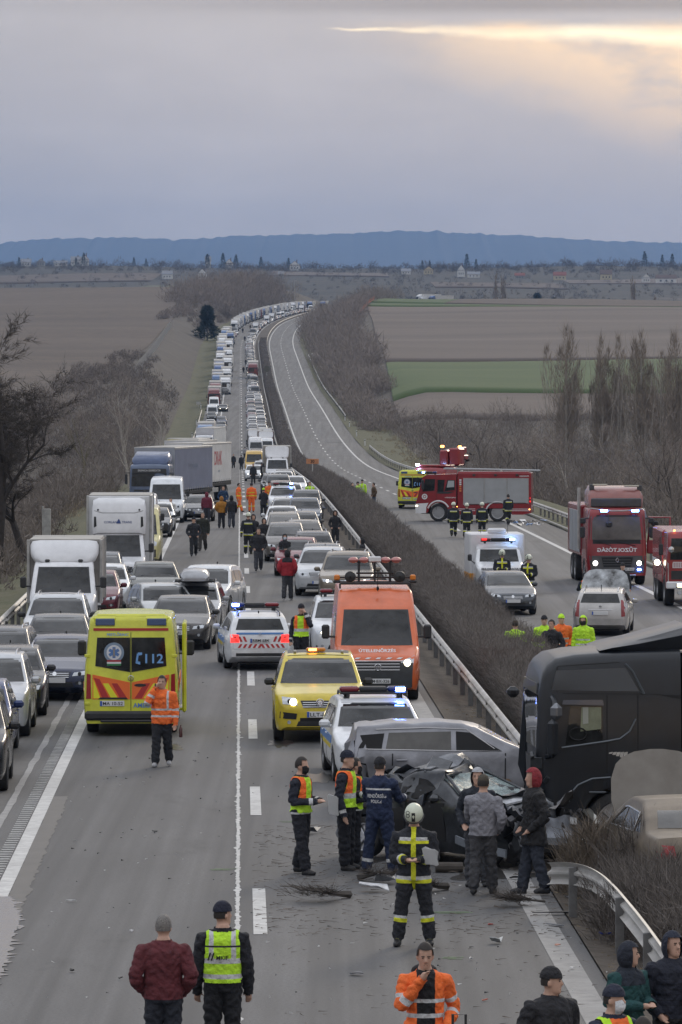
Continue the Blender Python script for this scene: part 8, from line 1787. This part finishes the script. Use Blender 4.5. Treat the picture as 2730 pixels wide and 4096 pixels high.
  a3 = me2.attributes.new('fw', 'FLOAT', 'CORNER'); a3.data.foreach_set('value', (-co[f][:, :, 1]).ravel().astype(np.float32))
  if midx is not None: me2.polygons.foreach_set('material_index', midx[sel].astype(np.int32))
  return obj(name, me2, root)
 arm_i = np.where((fr_ == 3) | (fr_ == 4), 1, 0)
 shell('trousers', ist, .010, cloth(trousers, lb), .009); shell('shoes', ish, .006, shoes, .001)
 jk = shell('jacket', isj, .014 * k, [cloth(jacket, jb), cloth(sleeves or jacket, ab)], .008, arm_i)
 if vest is not None: shell('vest', (fr_ == 0) & (fz > .93 * s - drop) & (fz < 1.44 * s - drop), .030, [cloth(vest[0], vest[1])], .004)
 def cap(name, m, a, b, c, oz, cut, brim=None):
  q = MB(); nn, mm = 16, 10
  for i in range(mm):
   for j in range(nn):
    qd = []
    for (di, dj) in ((0, 0), (0, 1), (1, 1), (1, 0)):
     t = -math.pi / 2 + math.pi * (i + di) / mm; ph = 2 * math.pi * (j + dj) / nn; qd.append(Vector((math.cos(t) * math.cos(ph), math.cos(t) * math.sin(ph), math.sin(t))))
    cen = sum(qd, Vector()) / 4
    if cut(cen): continue
    q.add([HP(d_.x * a, d_.y * b + .006, d_.z * c + oz) for d_ in qd], [(0, 1, 2, 3)])
  me3 = q.mesh(name, m, 0, False); bmx = bmesh.new(); bmx.from_mesh(me3); bmesh.ops.remove_doubles(bmx, verts=bmx.verts, dist=.001); bmx.to_mesh(me3); bmx.free(); me3.shade_smooth(); return obj(name, me3, root)
 face_cut = lambda d_: d_.y < -.25 and d_.z < .45 or d_.z < -.75
 if hat in (None, 'hair', 'cap'):
  cap('hair', hair, .088, .113, .134, .012, lambda d_: (d_.y < -.35 and d_.z < .62) or d_.z < -.30 or (d_.z < -.05 and d_.y < .1))
 if hat == 'cap': cap('cap', cloth(hatc), .086, .108, .10, .045, lambda d_: d_.z < -.05)
 if hat == 'beanie': cap('beanie', cloth(hatc), .090, .112, .115, .040, lambda d_: d_.z < -.12); cap('hair', hair, .081, .102, .12, .005, lambda d_: d_.y < .0 or d_.z < -.4)
 if hat == 'hood': cap('hood', cloth(hatc), .112, .130, .165, -.010, lambda d_: d_.y < -.34 and -.80 < d_.z < .56)
 if hat == 'hooddown': cap('hair', hair, .088, .113, .134, .012, lambda d_: (d_.y < -.35 and d_.z < .62) or d_.z < -.30 or (d_.z < -.05 and d_.y < .1)); part(root, 'hood', cloth(hatc), lambda m: m.ell(Vector((0, .10, 1.46 * s)) + L_(1.46), (.13 * s, .085 * s, .075 * s), 12, 8), 60)
 if hat == 'helmet':
  o = cap('helmet', mat('helmet_cream', (.58, .62, .50), .35, coat=.3, var=.08), .118, .142, .135, .045, lambda d_: d_.z < -.28)
  part(o, 'brim', mat('helmet_trim', (.05, .05, .05), .5), lambda m: m.tube([HP(.120 * math.cos(a), .144 * math.sin(a) + .006, .012 - .02 * (math.sin(a) < -.5)) for a in np.linspace(0, 6.283, 22)], .010 * s, 5), 60); part(o, 'visor_plate', INK, lambda m: m.add([HP(x, -.142 + abs(x) * .3 + (z - .05) * .28, z) for x, z in ((-.022, .02), (.022, .02), (.022, .13), (-.022, .13))], [(0, 1, 2, 3)]))
  if not (90 < abs(face + yaw) < 270): part(o, 'helmet_number', INK, lambda m: m.lathe([(0, .018), (0, .026)], 12, 'y', HP(-.07, -.118, .09)).lathe([(0, .018), (0, .026)], 12, 'y', HP(-.07, -.108, .13)))
 if fur: cap('hood', cloth(fur), .135, .13, .165, .0, lambda d_: d_.y < -.55 and -.6 < d_.z < .6)
 if face_detail and hat != 'helmet':
  for sx in (-1, 1):
   part(root, 'eye', mat('eye_dark', (.02, .015, .012), .3), lambda m: m.ell(HP(sx * .030, -.083, .012), (.010 * s, .008 * s, .006 * s), 6, 4)); part(root, 'eyebrow', HAIRD, lambda m: m.box(HP(sx * .030, -.090, .030), (.034 * s, .012 * s, .008 * s), .002, hy))
  part(root, 'mouth', mat('lips', (.25, .10, .09), .6), lambda m: m.box(HP(0, -.084, -.066), (.042 * s, .012 * s, .009 * s), .003, hy))
 if beard: cap('beard', mat('beard_brown', (.13, .085, .062), .8, var=.4, vs_=60), .068, .094, .118, -.008, lambda d_: d_.z > -.58 or d_.y > .1 or d_.z < -.95)
 if mask: cap('face_mask', cloth(mask), .079, .118, .10, -.045, lambda d_: d_.y > -.25 or abs(d_.z) > .72)
 if text and jk is not None:
  bv = BVHTree.FromPolygons([Vector(v) for v in (co + no * .016)], [tuple(q) for q in F[isj]])
  if vest is not None: bv = BVHTree.FromPolygons([Vector(v) for v in (co + no * .034)], [tuple(q) for q in F[(fr_ == 0)]])
  for (tx, z, size, m_, wd, *dx) in text: lettering(tx, size, m_, root, (-(dx[0] if dx else 0), 1, z * s), 'rear', width=wd, bvh=bv, bold=.02)
 tag(root, label, 'person', group); return root
NV = (.014, .020, .042); TAN = (.045, .047, .055)
FF = dict(jacket=(.017, .019, .026), trousers=(.016, .017, .022), ab=FIRE_A, lb=FIRE_L, hat='helmet', hem=.41, bulk=1.2, gloves=(.02, .02, .02))
# ---- foreground, cut by the lower edge
g_ = lambda px, d: ((px - 1365) * d / FPX, d, 0.0)
person('man in a maroon jacket seen from behind at the bottom left', pos=g_(655, 50.6), face=180, H=1.78, jacket=(.105, .020, .026), trousers=(.017, .020, .030), arms=('pocket', 'pocket'), hair=HAIRG, bulk=1.22, hem=.50, yaw=-8)
person('man in a lime vest over black seen from behind at bottom centre', pos=g_(892, 51.4), face=180, H=1.83, jacket=(.012, .013, .018), trousers=(.013, .014, .018), arms=('hang', 'hang'), hat='beanie', hatc=(.012, .014, .030), vest=(LIME, VEST_MK), bulk=1.15, yaw=-50, text=[('MKIF', 1.19, .045, INK, .13), ('//', 1.20, .085, INK, .08, -.125)])
f0 = person('firefighter in a cream helmet reading papers in the middle foreground', 1657, 3783, -4, 1.86, arms=('front', 'front'), legs='wide', jb=FIRE_T, nod=28, **{**FF, 'gloves': None})
person('bearded man in an orange reflective jacket smoking near the bottom edge', pos=g_(1701, 47.9), face=4, H=1.80, jacket=ORG, trousers=(.015, .015, .018), jb=(('lat', -.085, .085, (.012, .012, .014), 'fw', 0, 9), ('tt', .22, .30, RSIL), ('tt', .50, .57, RSIL)), ab=MED_A, arms=('chin', 'pocket'), hat='hooddown', hatc=(.016, .016, .018), bulk=1.07, nod=14, face_detail=True, hem=.5)
person('bearded man in a black coat and beanie looking right at the bottom', pos=g_(2205, 45.9), face=28, H=1.79, yaw=50, hat='beanie', bulk=1.2, beard=True, face_detail=True, arms=('pocket', 'pocket'))
person('medic in a navy beanie and white mask at the bottom right', pos=g_(2455, 44.6), face=35, H=1.78, yaw=30, hat='beanie', hatc=(.018, .022, .040), jacket=NV, vest=(ORG, (('lat', -.3, -.09, LIME), ('lat', .09, .3, LIME))), mask=(.66, .68, .70), bulk=1.1)
person('woman in a teal jacket with dark hood up looking right', pos=g_(2515, 48.8), face=40, H=1.70, yaw=45, hat='hood', hatc=(.016, .020, .032), jacket=(.012, .060, .062), jb=(('tt', .74, 1.2, (.016, .022, .034)),), arms=('front', 'front'), face_detail=True, bulk=1.1)
person('man in a quilted navy jacket with hood at the right edge', pos=g_(2690, 49.1), face=22, H=1.77, yaw=10, hat='hood', hatc=(.014, .018, .034), jacket=(.014, .017, .030), jb=tuple(('tt', z, z + .012, (.006, .007, .012)) for z in (.2, .3, .4, .5, .6, .7, .8)), bulk=1.25, arms=('pocket', 'front'), face_detail=True)
person('dark-haired person whose head just shows at the lower right edge', pos=g_(2574, 42.8), face=180, H=1.72, bulk=1.1)
# ---- round the wreck
POL = dict(jacket=(.015, .018, .030), trousers=(.013, .014, .020), ab=(('tt', 1.72, 1.9, RSIL),), hem=.52)
person('police officer in a hi-vis vest and black mask standing left of the wreck', 1207, 3496, 62, 1.79, arms=('front', 'front'), vest=(LIME, VEST_P), mask=(.01, .01, .012), legs='step', **POL, jb=(('tt', -.1, .06, RSIL),))
person('tall police officer in a beanie holding papers by the wreck', 1388, 3480, 70, 1.84, arms=('hang', 'front'), hat='beanie', hatc=(.010, .014, .030), vest=(LIME, VEST_P), **POL)
person('policewoman in a hi-vis vest with a dark mask near the wreck', 1420, 3464, 95, 1.68, arms=('front', 'front'), vest=(LIME, VEST_P), mask=(.01, .01, .012), **POL, jb=(('tt', -.1, .06, RSIL),))
person('officer in navy overalls with lettered back bending to the wreck', 1520, 3502, 160, 1.80, jacket=(.012, .022, .060), trousers=(.012, .022, .058), arms=('reach', 'reach'), hat='beanie', hatc=(.012, .012, .016), lb=(('tt', 1.62, 1.74, RSIL),), jb=(('tt', .70, .745, RSIL),), ab=(('tt', 1.72, 1.9, RSIL),), bulk=1.15, text=[('RENDŐRSÉG', 1.20, .075, WHITE, .30), ('POLICE', 1.11, .05, WHITE, .17)], legs='wide')
person('man with a pale grey hood facing the camera behind the grey jacket', 1912, 3545, -10, 1.76, jacket=(.020, .024, .034), trousers=TAN, hat='hood', hatc=(.34, .35, .37), arms=('pocket', 'pocket'), face_detail=True)
person('man in a grey jacket and olive cap seen from behind at the wreck', 1934, 3578, 168, 1.76, jacket=(.21, .21, .235), trousers=(.050, .050, .055), hat='cap', hatc=(.065, .055, .040), arms=('pocket', 'reach'), bulk=1.15, legs='step')
person('man in a black parka with a red hood facing left beside the lorry', 2135, 3578, -75, 1.85, jacket=(.016, .016, .018), trousers=(.030, .036, .052), hat='hood', hatc=(.22, .022, .030), arms=('pocket', 'pocket'), bulk=1.2, hem=.42, skirt=.70, legs='step')
person('paramedic in an orange jacket with a phone at his ear', 649, 3066, -6, 1.79, jacket=ORG, trousers=(.016, .017, .022), jb=(('tt', .10, .17, RSIL), ('tt', .34, .41, RSIL), ('lat', .10, .135, RSIL, 'tt', .41, 1)), ab=((('tt', .9, 1.06, RSIL)), ('tt', 1.45, 1.6, RSIL)), arms=('phone', 'hang'), legs='step', bulk=1.2, hem=.47, face_detail=True, shoes=mat('shoe_grey', (.36, .36, .37), .6))
person('police officer on the phone in a hi-vis vest beside the police estate', 1206, 2695, -8, 1.82, arms=('hang', 'phone'), hat='beanie', hatc=(.014, .014, .020), vest=(LIME, VEST_P), **POL, face_detail=True)
# ---- walkers in the middle lane
W = dict(legs='walk')
person('man in a red and black puffer jacket walking away past the queue', 1151, 2402, 176, 1.78, jacket=(.33, .020, .030), jb=(('tt', .78, 1.3, (.014, .014, .018)),), trousers=(.050, .052, .060), hat='hood', hatc=(.014, .014, .016), bulk=1.28, arms=('pocket', 'pocket'), shoes=mat('shoe_white', (.5, .5, .5), .6), legs='step')
person('man in a black jacket walking towards the camera', 1035, 2286, 2, 1.78, trousers=(.040, .043, .052), arms=('pocket', 'pocket'), hat='hooddown', bulk=1.25, **W)
person('firefighter in a cream helmet walking away up the road', 994, 2216, 175, 1.84, arms=('swing_f', 'swing_b'), jb=FIRE_B, **FF)
person('woman in a long black coat and hood beside the queue', 1057, 2225, 12, 1.70, hat='hood', skirt=.55, bulk=1.15, arms=('pocket', 'pocket'))
person('man in a dark jacket half hidden behind the walking firefighter', 1014, 2212, 20, 1.76, hat='hood', arms=('pocket', 'pocket'))
person('woman with a white face mask standing by the dark red hatchback', 1140, 2300, 8, 1.64, hat='hood', mask=(.55, .62, .70), arms=('front', 'front'), skirt=.6, drop=0)
person('woman in a fur-trimmed hood behind the dusty cars', pos=ground(224, 4.55), face=0, H=1.68, fur=(.03, .026, .024), hat='x', arms=('pocket', 'pocket'))
person('person stooping at the open door by the guardrail', pos=ground(186, 4.85), face=-100, H=1.6, hat='hood', arms=('reach', 'reach'))
person('man in a black jacket walking towards the camera in the left lane', 776, 2227, 4, 1.76, arms=('pocket', 'pocket'), hat='beanie', **W, bulk=1.1, jacket=(.022, .024, .030))
person('man in an olive jacket walking in the left lane', 812, 2206, -6, 1.80, jacket=(.022, .024, .018), trousers=(.045, .040, .036), arms=('pocket', 'hang'), bulk=1.2, **W, hair=HAIRG)
person('person in a maroon jacket by the black saloon', 828, 2092, 178, 1.72, jacket=(.14, .020, .040), trousers=(.030, .032, .042), hat='hood', hatc=(.14, .020, .040), bulk=1.2)
person('person in a mustard puffer jacket walking away', 887, 2114, 180, 1.72, jacket=(.34, .150, .020), trousers=(.018, .018, .022), hat='hood', hatc=(.30, .13, .02), bulk=1.25, arms=('pocket', 'pocket'), legs='step')
person('person in a black hooded top and grey trousers walking away', 927, 2114, 180, 1.76, trousers=(.06, .065, .08), hat='hood', bulk=1.1, arms=('swing_f', 'swing_b'), **W)
person('man in a blue jacket by the trailer wheels', 894, 2062, 10, 1.76, jacket=(.018, .045, .10), hat='hooddown', arms=('pocket', 'pocket'))
for k, (px, py, fc, lg_) in enumerate(((956, 2049, 70, 'walk'), (1007, 2048, 182, 'stand'), (1078, 2040, 5, 'stand'))):
 person(['medic in orange walking on the centre joint', 'medic in orange overalls standing with back to the camera', 'medic in an orange and yellow jacket beside the far police SUV'][k], px, py, fc, 1.78, jacket=ORG, trousers=ORG if k < 2 else (.016, .016, .02), jb=(('tt', .1, .2, (.75, .65, .04)), ('tt', .45, .55, (.75, .65, .04))), lb=(('tt', 1.3, 1.45, (.75, .65, .04)),), ab=(('tt', 1.3, 1.5, (.75, .65, .04)),), legs=lg_, hat='cap' if k else None, hatc=(.02, .02, .03), bulk=1.1)
person('woman in black with a lime hat beside the far queue', 1055, 2067, 185, 1.68, hat='beanie', hatc=LIME, skirt=.7, arms=('front', 'front'))
person('man in a lime jacket standing beyond the far police cars', pos=ground(292, 4.35), face=0, H=1.78, jacket=LIME, jb=MED_T, bulk=1.15, hat='hair')
for k, (px, py, fc) in enumerate(((1014, 1936, 0), (1048, 1930, 90), (966, 1880, 180), (935, 1875, 0), (905, 1875, 20), (981, 1840, 160), (975, 1492, 0), (990, 1490, 170), (984, 1462, 0), (996, 1455, 30), (990, 1440, 180), (980, 1365, 0), (1002, 1318, 0), (972, 1332, 180))):
 person(['dark figure walking down the road ahead of the tarpaulin truck', 'dark figure leaning by the tarpaulin truck', 'dark figure on the centre line level with the lorries', 'dark figure left of the centre line level with the lorries', 'dark figure close to the trailer rear', 'pale-jacketed figure on the road behind the yellow van', 'tiny dark figure left of a pair on the hill', 'tiny dark figure right of a pair on the hill', 'tiny dark figure just above the pair on the hill', 'tiny dark figure by the far lorry on the hill', 'tiny dark figure higher beside the hedge-side queue', 'tiny figure on the centre line high on the hill', 'tiny figure highest on the road before the bend', 'tiny figure beside the lorries below the bend'][k], px, py, fc, 1.77, jacket=(.3, .3, .32) if k == 5 else (.02, .021, .025), legs='walk' if k % 2 else 'step', group='distant people on the road')
# ---- far carriageway
person('man in a dark jacket beyond the hedge on the far carriageway', 1410, 2032, 40, 1.72, right=True, bulk=1.2, arms=('phone', 'pocket'))
person('worker in a lime jacket left of a pair beyond the hedge', 1432, 2030, 60, 1.76, right=True, jacket=LIME, jb=MED_T, hat='beanie', bulk=1.15)
person('worker in lime jacket and lime-striped trousers right of a pair beyond the hedge', 1450, 2022, -20, 1.80, right=True, jacket=LIME, jb=MED_T, hat='beanie', lb=(('tt', 1.2, 1.4, LIME),), bulk=1.1)
person('man in a brown jacket and jeans on the far carriageway', 1496, 2038, -75, 1.80, right=True, jacket=(.085, .055, .030), trousers=(.050, .068, .10), arms=('pocket', 'pocket'), bulk=1.2, hem=.48)
for k, (px, py, lg_) in enumerate(((1815, 2148, 'walk'), (1868, 2152, 'step'), (1929, 2148, 'stand'))):
 person(['left one of three firefighters walking away to the long fire engine', 'middle one of three firefighters walking away to the long fire engine', 'right one of three firefighters walking away to the long fire engine'][k], px, py, 180, 1.84, right=True, legs=lg_, arms=('hang', 'hang'), jb=FIRE_B, **FF)
person('bare-headed firefighter by the rear wheel of the long fire engine', 2034, 2101, 195, 1.82, right=True, legs='walk', arms=('swing_f', 'hang'), jb=FIRE_B, **{**FF, 'hat': None})
person('firefighter standing behind the dark grey saloon', 2009, 2400, 0, 1.86, right=True, arms=('front', 'front'), jb=FIRE_T, nod=15, **FF)
person('firefighter standing right of the dark grey saloon', 2116, 2425, -20, 1.86, right=True, arms=('front', 'front'), jb=FIRE_T, **FF)
HV = dict(right=True, jb=(('tt', .12, .2, RSIL), ('tt', .36, .44, RSIL)), bulk=1.2, legs='stand')
person('worker with lettered lime jacket behind the hedge', pos=at(2062, 2735, True), face=180, H=1.72, jacket=LIME, hat='cap', hatc=(.05, .04, .03), text=[('Service', 1.28, .075, INK, .27)], bulk=1.2, legs='stand')
person('worker in a lime jacket and black beanie beyond the hedge', 2178, 2728, -5, 1.80, jacket=LIME, hat='beanie', arms=('hang', 'hang'), face_detail=True, **HV)
person('man in a black jacket pointing left among the hi-vis workers', 2208, 2745, -30, 1.78, right=True, bulk=1.15, arms=('point', 'pocket'), face_detail=True)
person('worker in an orange jacket and lime hat beyond the hedge', 2246, 2722, 12, 1.80, jacket=ORG, hat='beanie', hatc=LIME, arms=('hang', 'pocket'), face_detail=True, **HV)
person('worker in a lime hooded jacket left of the silver estate', 2334, 2725, -15, 1.78, jacket=LIME, hat='hood', hatc=LIME, mask=(.02, .02, .022), **HV)
person('police officer in a hi-vis vest bending at the open door of the silver estate', pos=at(2350, 2492, True), face=190, H=1.78, vest=(LIME, VEST_P), lean=30, hat='beanie', arms=('reach', 'reach'), **POL)
person('person in dark clothes hidden behind the foamed bonnet', pos=at(2492, 2445, True), face=0, H=1.72, hat='beanie')
person('woman in a white jacket leaning on the white hatchback', 684, 2118, -10, 1.68, jacket=(.55, .55, .53), trousers=(.03, .03, .035), arms=('front', 'front'), bulk=1.15)
# ------------------------------------------------------------------ torn guardrail, debris and hand-held things
_gp = [(2.90, 67.2, .52), (3.10, 66.6, .60), (3.34, 65.9, .64), (3.50, 65.0, .65), (3.62, 63.6, .63), (3.70, 61.4, .62), (3.78, 58.5, .62), (3.82, 55.6, .62), (3.98, 50, .62), (4.2, 42, .62), (4.45, 34, .62)]
_gs = []
for (a, b) in zip(_gp, _gp[1:]):
 for k in range(4): _gs.append(tuple(a[i] + (b[i] - a[i]) * k / 4 for i in range(3)))
_gs = [tuple(sum(_gs[max(0, min(len(_gs) - 1, i + j))][c] for j in (-2, -1, 0, 1, 2)) / 5 for c in range(3)) for i in range(len(_gs))]
guardrail('bent guardrail curving up from the bottom right to the wreck', _gs[::-1], 1, posts=True)
rg = random.Random(77)
def gp(px, py, lift=0.0): q = at(px, py); return (q.x, q.y, q.z + lift)
def scrap(label, px, py, w, l_, col, seed, rz=0.0, h=.03, cat='debris', lift=.012, tilt=.0, name='car_fragment'):
 r2 = random.Random(seed); n = 7; V = []
 for k in range(n):
  a = 6.283 * k / n + r2.uniform(-.3, .3); V.append((w / 2 * math.cos(a) * r2.uniform(.6, 1), l_ / 2 * math.sin(a) * r2.uniform(.6, 1)))
 mb = MB(); mb.prism(V, .012, 'z', 0.0); mb.v = [(x, y, z + h * (abs(math.sin(x * 9 / max(w, .1) + seed)) + tilt * x)) for x, y, z in mb.v]
 o = mb.build(name, mat('scrap_%d' % seed, col, .5, var=.3, vs_=8), None, smooth=25); o.location = gp(px, py, lift); o.rotation_euler.z = rz; tag(o, label, cat, 'crash debris on the road'); return o
PIECES = [('crumpled white paper on the road before the torn guardrail', 1985, 3775, .22, .2, (.62, .64, .64), 1, .08), ('pale plastic panel beside the broken branch', 1490, 3568, .55, .3, (.50, .52, .55), 2, .12), ('white torn panel under the broken branch', 1545, 3535, .5, .3, (.55, .57, .60), 3, .15), ('grey metal strip on the bare soil', 2222, 3707, .12, .42, (.22, .23, .25), 4, .02),
          ('long dark moulding lying on the bare soil', 2256, 3660, 1.0, .12, (.03, .03, .035), 5, .03), ('dark flat shard near the bottom centre', 1425, 3902, .26, .14, (.12, .12, .13), 6, .03), ('white rag under the bent guardrail', 2328, 3552, .28, .3, (.55, .57, .6), 7, .10), ('blue glove on the bare soil', 2426, 3747, .24, .12, (.03, .07, .50), 8, .05), ('small red lens shard on the road', 1962, 3703, .12, .05, (.35, .02, .02), 9, .01),
          ('white scrap right of the firefighter boots', 1885, 3842, .06, .06, (.6, .6, .6), 10, .03), ('orange-pink chip near the edge line', 2232, 3788, .1, .06, (.5, .22, .15), 11, .02), ('pale chip left of the two men', 285, 3610, .2, .06, (.4, .4, .4), 12, .02), ('white chip on the empty near lane', 526, 3730, .08, .06, (.6, .6, .62), 13, .02), ('black shard left of the maroon jacket', 290, 3890, .13, .07, (.02, .02, .02), 14, .03),
          ('dark chip lower left of the maroon jacket', 483, 3920, .1, .05, (.02, .02, .02), 15, .02), ('dark wet-looking shard on the near lane', 620, 3330, .16, .06, (.03, .03, .03), 16, .02), ('grey bumper shard left of the officers', 1240, 3335, .5, .2, (.17, .18, .2), 17, .1), ('pale plastic sheet behind the officers', 1475, 3395, .35, .25, (.4, .43, .46), 18, .1), ('red chip near the orange jacket', 1940, 4006, .12, .04, (.4, .08, .04), 19, .01),
          ('white chip beside the centre dashes near the bottom', 1000, 3945, .07, .05, (.6, .6, .6), 20, .02), ('black bumper strip by the red-hooded man', 2075, 3520, .5, .12, (.03, .03, .035), 21, .05), ('dark plastic shard right of the wreck', 2290, 3600, .3, .12, (.04, .04, .045), 22, .04), ('beige chip on the soil near the guardrail', 2440, 3740, .12, .1, (.25, .2, .16), 23, .03), ('white cup lid on the soil by the edge line', 2290, 3880, .08, .08, (.6, .6, .6), 24, .02)]
for i, q in enumerate(PIECES): scrap(*q[:6], q[6], rz=rg.uniform(-1, 1) if i != 4 else .15, h=q[7])
for k in range(10): scrap(['white bag', 'blue plastic', 'grey shard', 'white panel', 'silver trim', 'pale sheet', 'black moulding', 'white shard', 'blue-grey shard', 'clear plastic'][k] + ' in the debris heap behind the long fire engine', 2050 + k * 14 if k else 2052, 2092 + (k % 3) * 7, .5, .5, ((.6, .6, .62), (.2, .3, .5), (.3, .3, .3), (.55, .56, .58))[k % 4], 40 + k, h=.18)
def branch(label, px, py, L, seed, rz, r0=.06, tw=2):
 segs, tips = grow(seed, L, .7, 2, 0, r0, fork=2, upness=.2); rng2 = np.random.default_rng(seed); root = empty('broken_branch', gp(px, py, .05)); root.rotation_euler = (R(82), 0, rz); mb = MB()
 for path, rad, lv in segs: mb.tube([(q[0], abs(q[1]) * .3, q[2]) for q in path], [max(x, .006) for x in rad], 5, caps=False)
 mb.build('limb', BARK, root, smooth=60, fix=False); B = []; D = []
 for (q, dd_, L_, lv) in tips:
  e = dd_[None] + rng2.normal(size=(tw, 3)) * .6; e[:, 1] = np.abs(e[:, 1]) * .4; B.append(np.repeat((q * np.array([1, .3, 1]))[None], tw, 0)); D.append(e / np.linalg.norm(e, axis=1, keepdims=True))
 B = np.concatenate(B); D = np.concatenate(D); V, F = twigs(B, D, .12 + .25 * rng2.random(len(B)), np.full(len(B), .004), rng2); obj('twigs', np_mesh('twigs', V, F, TWIGR), root); tag(root, label, 'branch', 'branches torn off in the crash')
branch('thick broken branch lying left of the firefighter', 1400, 3592, 1.1, 401, R(-35), .055); branch('twiggy branch at the feet of the navy officer', 1440, 3520, .9, 405, R(25)); branch('branch lying right of the firefighter', 1790, 3560, .7, 407, R(-50)); branch('thin branch lying on the soil below the wreck', 2180, 3620, .8, 411, R(-55), .02)
o = MB().tube([(-.2, 0, .08), (.22, .03, .08)], [.08, .075], 10).build('log', BARK); o.location = gp(1795, 3490); tag(o, 'short sawn log lying under the wreck door', 'log', 'branches torn off in the crash')
def litter(name, n, d0, d1, u0, u1, m, ln, w, label, sd, pw=1.0):
 r3 = np.random.default_rng(sd); d = d0 + (d1 - d0) * r3.random(n); u = u0 + (u1 - u0) * r3.random(n) ** pw; x = road_x(d) + u
 B = np.stack([x, d, np.full(n, .012) + .02 * r3.random(n) + np.where(u > 4.6, .04, 0)], 1); a = r3.normal(0, .55, n); D = np.stack([np.cos(a), np.sin(a), r3.normal(0, .06, n)], 1); D /= np.linalg.norm(D, axis=1, keepdims=True)
 V, F = twigs(B, D, ln * (.3 + r3.random(n)), w * (.4 + r3.random(n)), r3); tag(obj(name, np_mesh(name, V, F, m)), label, 'litter', kind='stuff')
litter('twig_litter', 1300, 64, 80, .2, 5.6, TWIG, .18, .005, 'small twigs and bark strewn round the wreck', 5); litter('twig_litter', 260, 50, 66, .5, 5.2, TWIG, .10, .005, 'thin twig crumbs on the road below the wreck', 6)
litter('road_crumbs', 240, 50, 120, -3.2, 4.4, INK, .05, .010, 'dark crumbs of rubber and dirt on the lanes', 7); litter('road_crumbs', 120, 50, 90, -3.2, 5.2, PAINTW, .05, .012, 'pale crumbs of glass and plastic on the lanes', 8); litter('soil_litter', 900, 50, 110, 4.6, 6.0, STRAW, .12, .006, 'dry stalks on the median soil', 9)
for (px, py, w) in ((900, 3482, .5), (1790, 3655, .6), (1800, 3838, .35), (1180, 3290, .4)):
 x, y, z = gp(px, py, .007); mb = MB()
 for k in range(3): mb.box((x + rg.uniform(-.1, .1), y + k * .10, z), (w * rg.uniform(.5, 1), .03, .002))
 mb.build('spray_mark', mat('lime_spray', (.16, .24, .12), .8, var=.4, vs_=12), road, smooth=0)
OIL = mat('fluid_stain', (.030, .028, .027), .30, var=.3, vs_=3)
for (px, py, w, l_, sd) in ((1560, 3420, 2.2, 3.6, 1), (1980, 3500, 1.6, 2.6, 2), (1300, 3110, 1.0, 3.0, 3), (700, 2990, .5, 2.2, 4), (1120, 2975, .7, 2.5, 5), (1350, 1765, 7, 5, 6)):
 x, y, z = gp(px, py, .0045) if sd < 6 else tuple(at(1345, 1768, True) + Vector((0, 0, .005))); r4 = random.Random(sd); P_ = []
 for k in range(26): a = 6.283 * k / 26; q = r4.uniform(.45, 1.0); P_.append((x + w / 2 * q * math.cos(a), y + l_ / 2 * q * math.sin(a), z))
 MB().add(P_, [tuple(range(26))]).build('fluid_stain', OIL if sd < 6 else WET, road, smooth=0, fix=False)
sx_, sy_ = (1838 - 1365) * 47.3 / FPX, 47.3; sc_ = empty('suitcase', (sx_, sy_, 0)); MB().box((0, 0, .32), (.38, .24, .56), .05).build('case', BLACKP, sc_); MB().tube([(-.065, 0, .58), (-.065, 0, 1.15), (.065, 0, 1.15), (.065, 0, .58)], .014, 6).build('handle', BLACKP, sc_); MB().tube([(-.14, 0, .04), (.14, 0, .04)], .04, 8).build('wheel', RUBBER, sc_); tag(sc_, 'black trolley case with its handle pulled out at the bottom edge', 'suitcase')
def sheet(label, px, py, z, dist, w, h, rx, rz, cat='papers', n=3, name='papers'):
 X = (px - 1365) * dist / FPX; root = empty(name, (X, dist, z)); root.rotation_euler = (R(rx), 0, R(rz))
 for k in range(n): MB().box((0, k * .004, 0), (w, .003, h), ry=.12 * k).build('page', PLATE, root, smooth=0)
 tag(root, label, cat)
fp = at(1657, 3783); sheet('white papers held by the firefighter in the foreground', 1722, 0, 1.22, fp.y - .36, .2, .24, 25, -30, n=4); sheet('white papers held by the tall police officer', 1333, 0, 1.02, at(1388, 3480).y - .22, .22, .3, 10, -50)
def small_thing(name, label, px, dist, z, mb_fn, m, cat):
 root = MB(); mb_fn(root); o = root.build(name, m); o.location = ((px - 1365) * dist / FPX, dist, z); tag(o, label, cat)
small_thing('mobile_phone', 'dark phone in the hands of the foreground firefighter', 1657, fp.y - .36, 1.19, lambda m: m.box((0, 0, 0), (.15, .08, .012), .004, rx=.5), INK, 'phone')
pp = at(649, 3066); small_thing('drink_bottle', 'dark drink bottle in the hand of the paramedic', 724, pp.y - .06, .70, lambda m: m.lathe([(-.12, .001), (-.12, .032), (.04, .034), (.09, .014), (.12, .014), (.12, .001)], 12, 'z'), mat('cola', (.06, .012, .012), .15, coat=.5), 'bottle')
small_thing('mobile_phone', 'phone held to the ear of the paramedic', 622, pp.y - .10, 1.57, lambda m: m.box((0, 0, 0), (.02, .07, .14), .006), INK, 'phone')
for o in list(TMP.objects): bpy.data.objects.remove(o)
bpy.data.scenes.remove(TMP)
